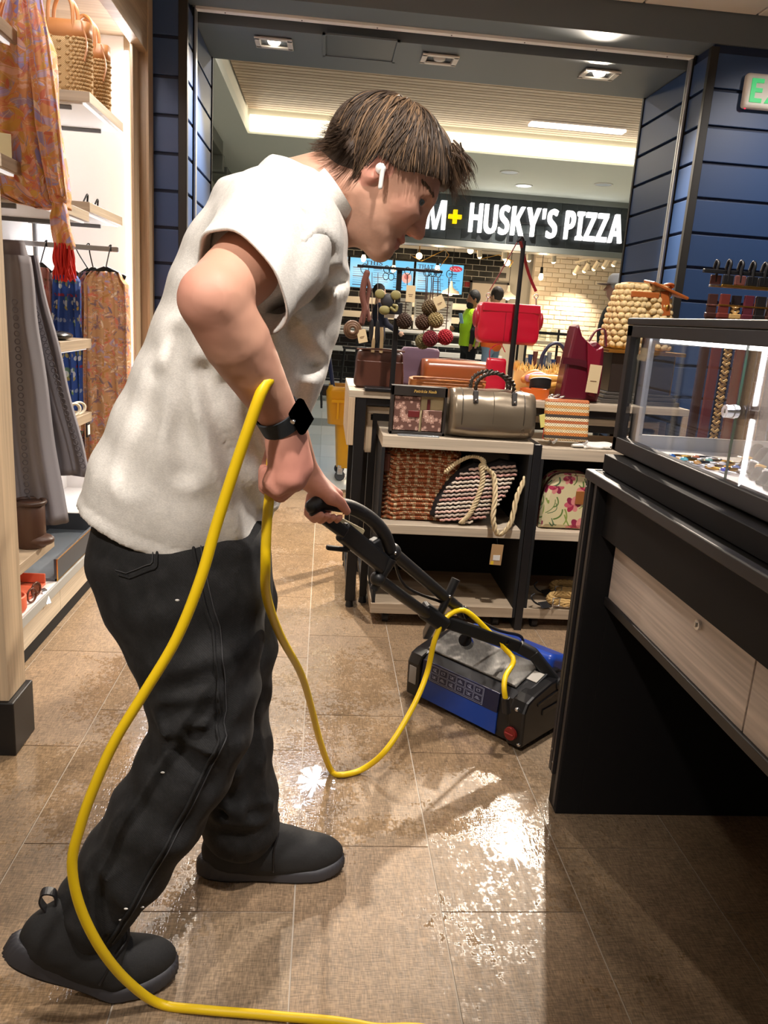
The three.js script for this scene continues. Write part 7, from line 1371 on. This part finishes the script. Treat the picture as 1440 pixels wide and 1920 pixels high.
{ // slate tray on the deck
  const t = thing('slate_tray', 'dark slate open tray with gold edge on the base deck', 'tray', [-1.06, .181, -3.08]), sm = M(0x3f444b, .5), x0 = -1.2, x1 = -.942, z0 = -3.44, z1 = -2.78, y = .1815, h = .085;
  part('floor', bx(x0, x1, y, y + .01, z0, z1, .002), M(0x5a636c, .5), t);
  part('wall', bx(x1 - .012, x1, y, y + h, z0, z1, .002), sm, t); part('wall', bx(x0, x0 + .012, y, y + h, z0, z1, .002), sm, t); part('wall', bx(x0, x1, y, y + h, z0, z0 + .012, .002), sm, t);
  part('gold_edge', [bx(x1 - .0005, x1 + .0015, y + h - .004, y + h, z0, z1), bx(x1 - .0005, x1 + .0015, y, y + .004, z0, z1), bx(x1 - .002, x1 + .0015, y, y + h, z1 - .003, z1 + .001)], MAT.brass, t);
}
{ const c = M(0xd8694a, .5); const b = thing('coral_tray', 'coral leather valet tray on the base deck', 'tray', [-1.02, .181, -2.66]); part('tray', [bx(-1.1, -.97, .1815, .19, -2.74, -2.58, .003), bx(-1.1, -.97, .19, .225, -2.74, -2.733, .003), bx(-1.1, -1.093, .19, .225, -2.74, -2.58, .003)], c, b);
  const d = thing('coral_round_case', 'round coral leather case near the wooden post', 'case', [-1.0, .181, -2.48]); part('case', lath([[0, 0], [.05, 0], [.055, .01], [.055, .05], [.05, .055], [.046, .05], [.046, .012], [0, .012]], 28).translate(-1.0, .1815, -2.48), c, d);
  const s = thing('sunglasses', 'tortoiseshell sunglasses by the coral tray', 'sunglasses', [-.96, .181, -2.6]); const tm = M(0x5a2a16, .25); part('frame', [at(new THREE.TorusGeometry(.024, .0035, 6, 22), -.962, .208, -2.62, 0, 1.3, 0), at(new THREE.TorusGeometry(.024, .0035, 6, 22), -.955, .208, -2.56, 0, 1.3, 0)], tm, s); part('temple', tube([[-.962, .22, -2.65], [-1.02, .215, -2.655], [-1.06, .195, -2.655]], .0025, 16, 6), tm, s); part('lens', at(new THREE.CircleGeometry(.023, 20), -.962, .208, -2.62, 0, 1.3, 0), MP(0x6a4a38, .05, { transmission: .7, thickness: 0 }), s);
  solo('silver_clip', 'silver rectangular clip hanging over the deck edge', 'clip', [bar([-.95, .19, -2.66], [-.925, .15, -2.63], .02, .004), bar([-.96, .192, -2.67], [-.945, .19, -2.655], .02, .004)], MAT.chrome); }
solo('shelf_sign', 'small cream sign on the near shelf at the left photo edge', 'sign', at(rbox(.05, .07, .004, .001), -1.0, 1.63, -2.62, 0, .4), M(0xe6dcb4, .6));
// ================= PEOPLE IN THE FOOD COURT =================
function figure(label, pos, yaw, o) {
  const g = thing('person', label, 'person', [0, 0, 0], 'people in the food court'), k = o.h / 1.75, q = (x, y, z) => [x * k, y * k, z * k];
  const head = q(0, 1.62, 0), sR = q(0, 1.4, .19), sL = q(0, 1.4, -.19), eR = q(...o.eR), eL = q(...o.eL), hR = q(...o.hR), hL = q(...o.hL);
  const legF = (p, s) => smin(cap(p, q(0, .9, s * .09), q(.02, .5, s * .1), .085 * k, .06 * k), cap(p, q(.02, .5, s * .1), q(-.02, .08, s * .1), .06 * k, .045 * k), .03);
  const torso = p => smin(ell(p, q(0, 1.2, 0), [.12 * k, .28 * k, .2 * k]), ell(p, q(0, .95, 0), [.12 * k, .14 * k, .17 * k]), .06);
  const arm = (p, s, e, h) => smin(cap(p, s, e, .052 * k, .042 * k), cap(p, e, h, .042 * k, .03 * k), .02);
  const hand = (p, h, d) => { let r = ell(p, h, [.035 * k, .045 * k, .025 * k]); for (let i = 0; i < 4; i++) r = smin(r, cap(p, [h[0], h[1], h[2] + (i - 1.5) * .014], [h[0] + d[0] * .07, h[1] + d[1] * .07, h[2] + (i - 1.5) * .015 + d[2] * .07], .009, .007), .006); return smin(r, cap(p, h, [h[0] + .03, h[1] + .03, h[2]], .011, .009), .006); };
  const headF_ = p => { const l = [p[0] - head[0], p[1] - head[1], Math.abs(p[2])]; let d = ell(l, [-.01, .03, 0], [.095, .105, .075]); d = smin(d, ell(l, [.025, -.05, 0], [.06, .07, .055]), .03); d = smin(d, cap(l, [.085, .01, 0], [.105, -.025, 0], .01, .014), .012); d = smin(d, ell(l, [.0, -.01, .075], [.015, .028, .01]), .01); d = smax(d, -ell(l, [.1, .012, .032], [.014, .01, .014]), .01); return smin(d, cap(l, [-.02, -.2, 0], [-.01, -.05, 0], .055, .05), .03); };
  const bodyF = p => { let d = headF_(p); d = Math.min(d, torso(p) + .015, arm(p, sR, eR, hR) + .006, arm(p, sL, eL, hL) + .006, legF(p, 1) + .015, legF(p, -1) + .015); return Math.min(d, hand(p, hR, o.dR || [.5, -.8, 0]), hand(p, hL, o.dL || [.3, -.9, 0])); };
  const lo = [-.5, 0, -.5], hi = [.55, 1.85 * k, .5];
  const skin = new THREE.Color(o.skin), body = part('body', surfaceNet(bodyF, lo, hi, .014), M(o.skin, .55), g);
  part('top', surfaceNet(p => { let d = smin(torso(p), arm(p, sR, eR, hR), .03); d = smin(d, arm(p, sL, eL, hL), .03); d = smax(d, p[1] - 1.5 * k, .01); d = Math.max(d, -(Math.hypot(p[0] - hR[0], p[1] - hR[1], p[2] - hR[2]) - .055), -(Math.hypot(p[0] - hL[0], p[1] - hL[1], p[2] - hL[2]) - .055)); return Math.max(d, .84 * k - p[1]) - .004 + .004 * noise(p[0] * 14, p[1] * 9, p[2] * 14); }, lo, hi, .016), M(o.top, .85), g);
  part('trousers', surfaceNet(p => Math.max(smin(smin(legF(p, 1), legF(p, -1), .02), ell(p, q(0, .92, 0), [.13 * k, .12 * k, .175 * k]), .05) + .003 * noise(p[0] * 12, p[1] * 9, p[2] * 12), p[1] - .98 * k, .06 - p[1]), lo, hi, .016), M(o.legs, .85), g);
  for (const s of [1, -1]) part('shoe', sph([.05 * k, .045, s * .1 * k], .06, [2, .75, .8]), MAT.black, g);
  if (o.vest) part('vest', surfaceNet(p => { let d = torso(p) - .03; d = smax(d, p[1] - 1.48 * k, .01); d = Math.max(d, .9 * k - p[1], -(torso(p) - .014)); d = Math.max(d, -(Math.hypot(p[0] * 1.2, (p[1] - 1.42 * k), Math.abs(p[2]) - .2 * k) - .075)); return d; }, lo, hi, .012), M(o.vest, .7), g);
  if (o.hair) part('hair', surfaceNet(p => { const l = [p[0] - head[0], p[1] - head[1], p[2]]; let d = ell(l, [-.018, .035, 0], [.1, .112, .082]); d = smax(d, -ell(l, [.1, -.05, 0], [.07, .1, .1]), .01); return smax(d, -.06 - l[1], .01) + .004 * noise(l[0] * 50, l[1] * 50, l[2] * 50); }, [head[0] - .15, head[1] - .12, -.12], [head[0] + .13, head[1] + .17, .12], .01), M(o.hair, .7), body);
  if (o.beard) part('beard', surfaceNet(p => { const l = [p[0] - head[0], p[1] - head[1], p[2]]; let d = ell(l, [.038, -.085, 0], [.06, .065, .058]); d = smax(d, l[1] + .035, .01); return d + .004 * noise(l[0] * 60, l[1] * 60, l[2] * 60); }, [head[0] - .06, head[1] - .18, -.1], [head[0] + .14, head[1], .1], .009), M(o.beard, .85), body);
  if (o.extra) o.extra(g, body, head, k, hR, hL);
  g.position.set(...pos); g.rotation.y = yaw; return g;
}
figure('bearded person in lime safety vest looking at a phone', [[2.177,0.941,-11.9][0], 0, -11.9], Math.PI + .35, { h: 1.68, skin: 0x9a6a4e, top: 0x17181c, legs: 0x111216, vest: 0xb6e61e, hair: 0x14110f, beard: 0x120f0d, eR: [.06, 1.14, .24], eL: [.08, 1.14, -.23], hR: [.27, 1.16, .12], hL: [.1, .9, -.22] });
solo('phone', 'pale screened phone held by the person in the lime vest', 'phone', at(rbox(.012, .15, .075, .005), [2,1.268,-11.85][0], [2,1.268,-11.85][1], -11.78, 0, .6, .3), M(0x9fc6dd, .2));
figure('person with cropped dark hair and orange waist seen from behind near the red handbag', [[2.458,0.969,-11.6][0], 0, -11.6], Math.PI * .75, { h: 1.74, skin: 0xb98a6c, top: 0xcfc8c0, legs: 0x7f96ad, hair: 0x2a201a, eR: [.02, 1.14, .25], eL: [.04, 1.14, -.25], hR: [.1, .92, .24], hL: [.1, .92, -.24], extra: (g, b, hd, k) => part('waist_band', surfaceNet(p => Math.max(ell(p, [0, .95 * k, 0], [.15 * k, .16 * k, .2 * k]), Math.abs(p[1] - .92 * k) - .09), [-.25, .75, -.3], [.25, 1.15, .3], .014), M(0xf06a1c, .7), g) });
figure('person in dark navy top reaching over the counter behind the hanging charms', [[0.817,0.839,-12.4][0], 0, -12.55], .1, { h: 1.7, skin: 0xd0a48c, top: 0x232538, legs: 0x1c1d24, hair: 0x231a17, eR: [.1, 1.14, .22], eL: [.1, 1.14, -.24], hR: [.36, 1.0, .16], hL: [.12, .92, -.22], dR: [.9, -.2, 0] });
figure('person in black jacket and grey brimmed hat behind the crochet bag', [[2.914,1.332,-8][0], 0, -8], Math.PI * .9, { h: 1.78, skin: 0xb98c76, top: 0x101114, legs: 0x121317, hair: 0xa8a4a0, eR: [.0, 1.12, .26], eL: [.0, 1.12, -.26], hR: [.08, .9, .24], hL: [.08, .9, -.24], extra: (g, body, hd) => { const h = part('hat', [lath([[0, .115], [.06, .11], [.09, .08], [.1, .02], [.1, 0], [0, 0]], 28).translate(hd[0] - .01, hd[1] + .03, 0)], M(0xb9b7b4, .8), g); part('hat_brim', sph([hd[0] + .09, hd[1] + .032, 0], .09, [1.1, .1, .95]), M(0x5a4038, .7), h); } });
// ================= WATER ON THE FLOOR =================
{
  reseed(909); const W = MP(0xffffff, .03, { transmission: 1, thickness: 0, ior: 1.33 });
  const blob = (x, z, r, h, ex = 1, rot = 0) => at(new THREE.SphereGeometry(1, 8, 5, 0, Math.PI * 2, 0, Math.PI / 2), x, .0003, z, 0, rot, 0, [r * ex, h, r]);
  const gs = []; for (const [c, rx, rz] of wetSpots) { const n = Math.round(260 * Math.sqrt(rx * rz) * 2.2); for (let i = 0; i < n; i++) { const a = rr(0, 6.283), d = Math.pow(rnd(), .7) * 1.5, x = c[0] + rx * d * Math.cos(a), z = c[2] + rz * d * Math.sin(a); if (z < -3.1 || z > -.8 || wetness(x, z) < -.35) continue; gs.push(blob(x, z, rr(.0012, .0042), rr(.0004, .0011), rr(.8, 1.8), rr(0, 3))); } }
  const o = solo('water_droplets', 'scattered droplets of mop water on the floor tiles', 'water', gs, W); o.userData.kind = 'stuff';
  // larger puddles with uneven outline
  const puddle = (c, rx, rz, h, seed, label) => { const n = 44, R = [[1, 0], [.96, .55], [.88, .9], [.6, 1]].map(([k, y]) => Array.from({ length: n }, (_, i) => { const a = -i / n * 6.283, q = k * (1 + .5 * noise(Math.cos(a) * 1.6, Math.sin(a) * 1.6, seed) + .2 * noise(Math.cos(a) * 5, Math.sin(a) * 5, seed)); return [c[0] + rx * q * Math.cos(a), .0002 + h * y + (y ? h * .5 * noise(c[0] + rx * q * Math.cos(a) * 90, rz * q * Math.sin(a) * 90, seed) : 0), c[2] + rz * q * Math.sin(a)]; })); return solo('puddle', label, 'water', loft(R), W, 'puddles'); };
  puddle([0.025,0,-1.816], .05, .075, .0014, 1.5, 'foamy puddle left of the cord loop');
  puddle([0.575,0,-1.659], .075, .1, .0014, 3.2, 'bright puddle beside the counter post');
  puddle([0.362,0,-1.639], .055, .022, .0012, 5.1, 'small oblong puddle before the scrubber');
  puddle([0.492,0,-1.539], .03, .05, .0012, 7.7, 'puddle at the joint near the counter foot');
  puddle([-0.231,0,-1.367], .02, .05, .0012, 9.2, 'narrow puddle between the shoes');
  puddle([-0.008,0,-1.734], .03, .03, .0012, 2.9, 'puddle beside the front shoe');
}
renderer.render(scene, camera);
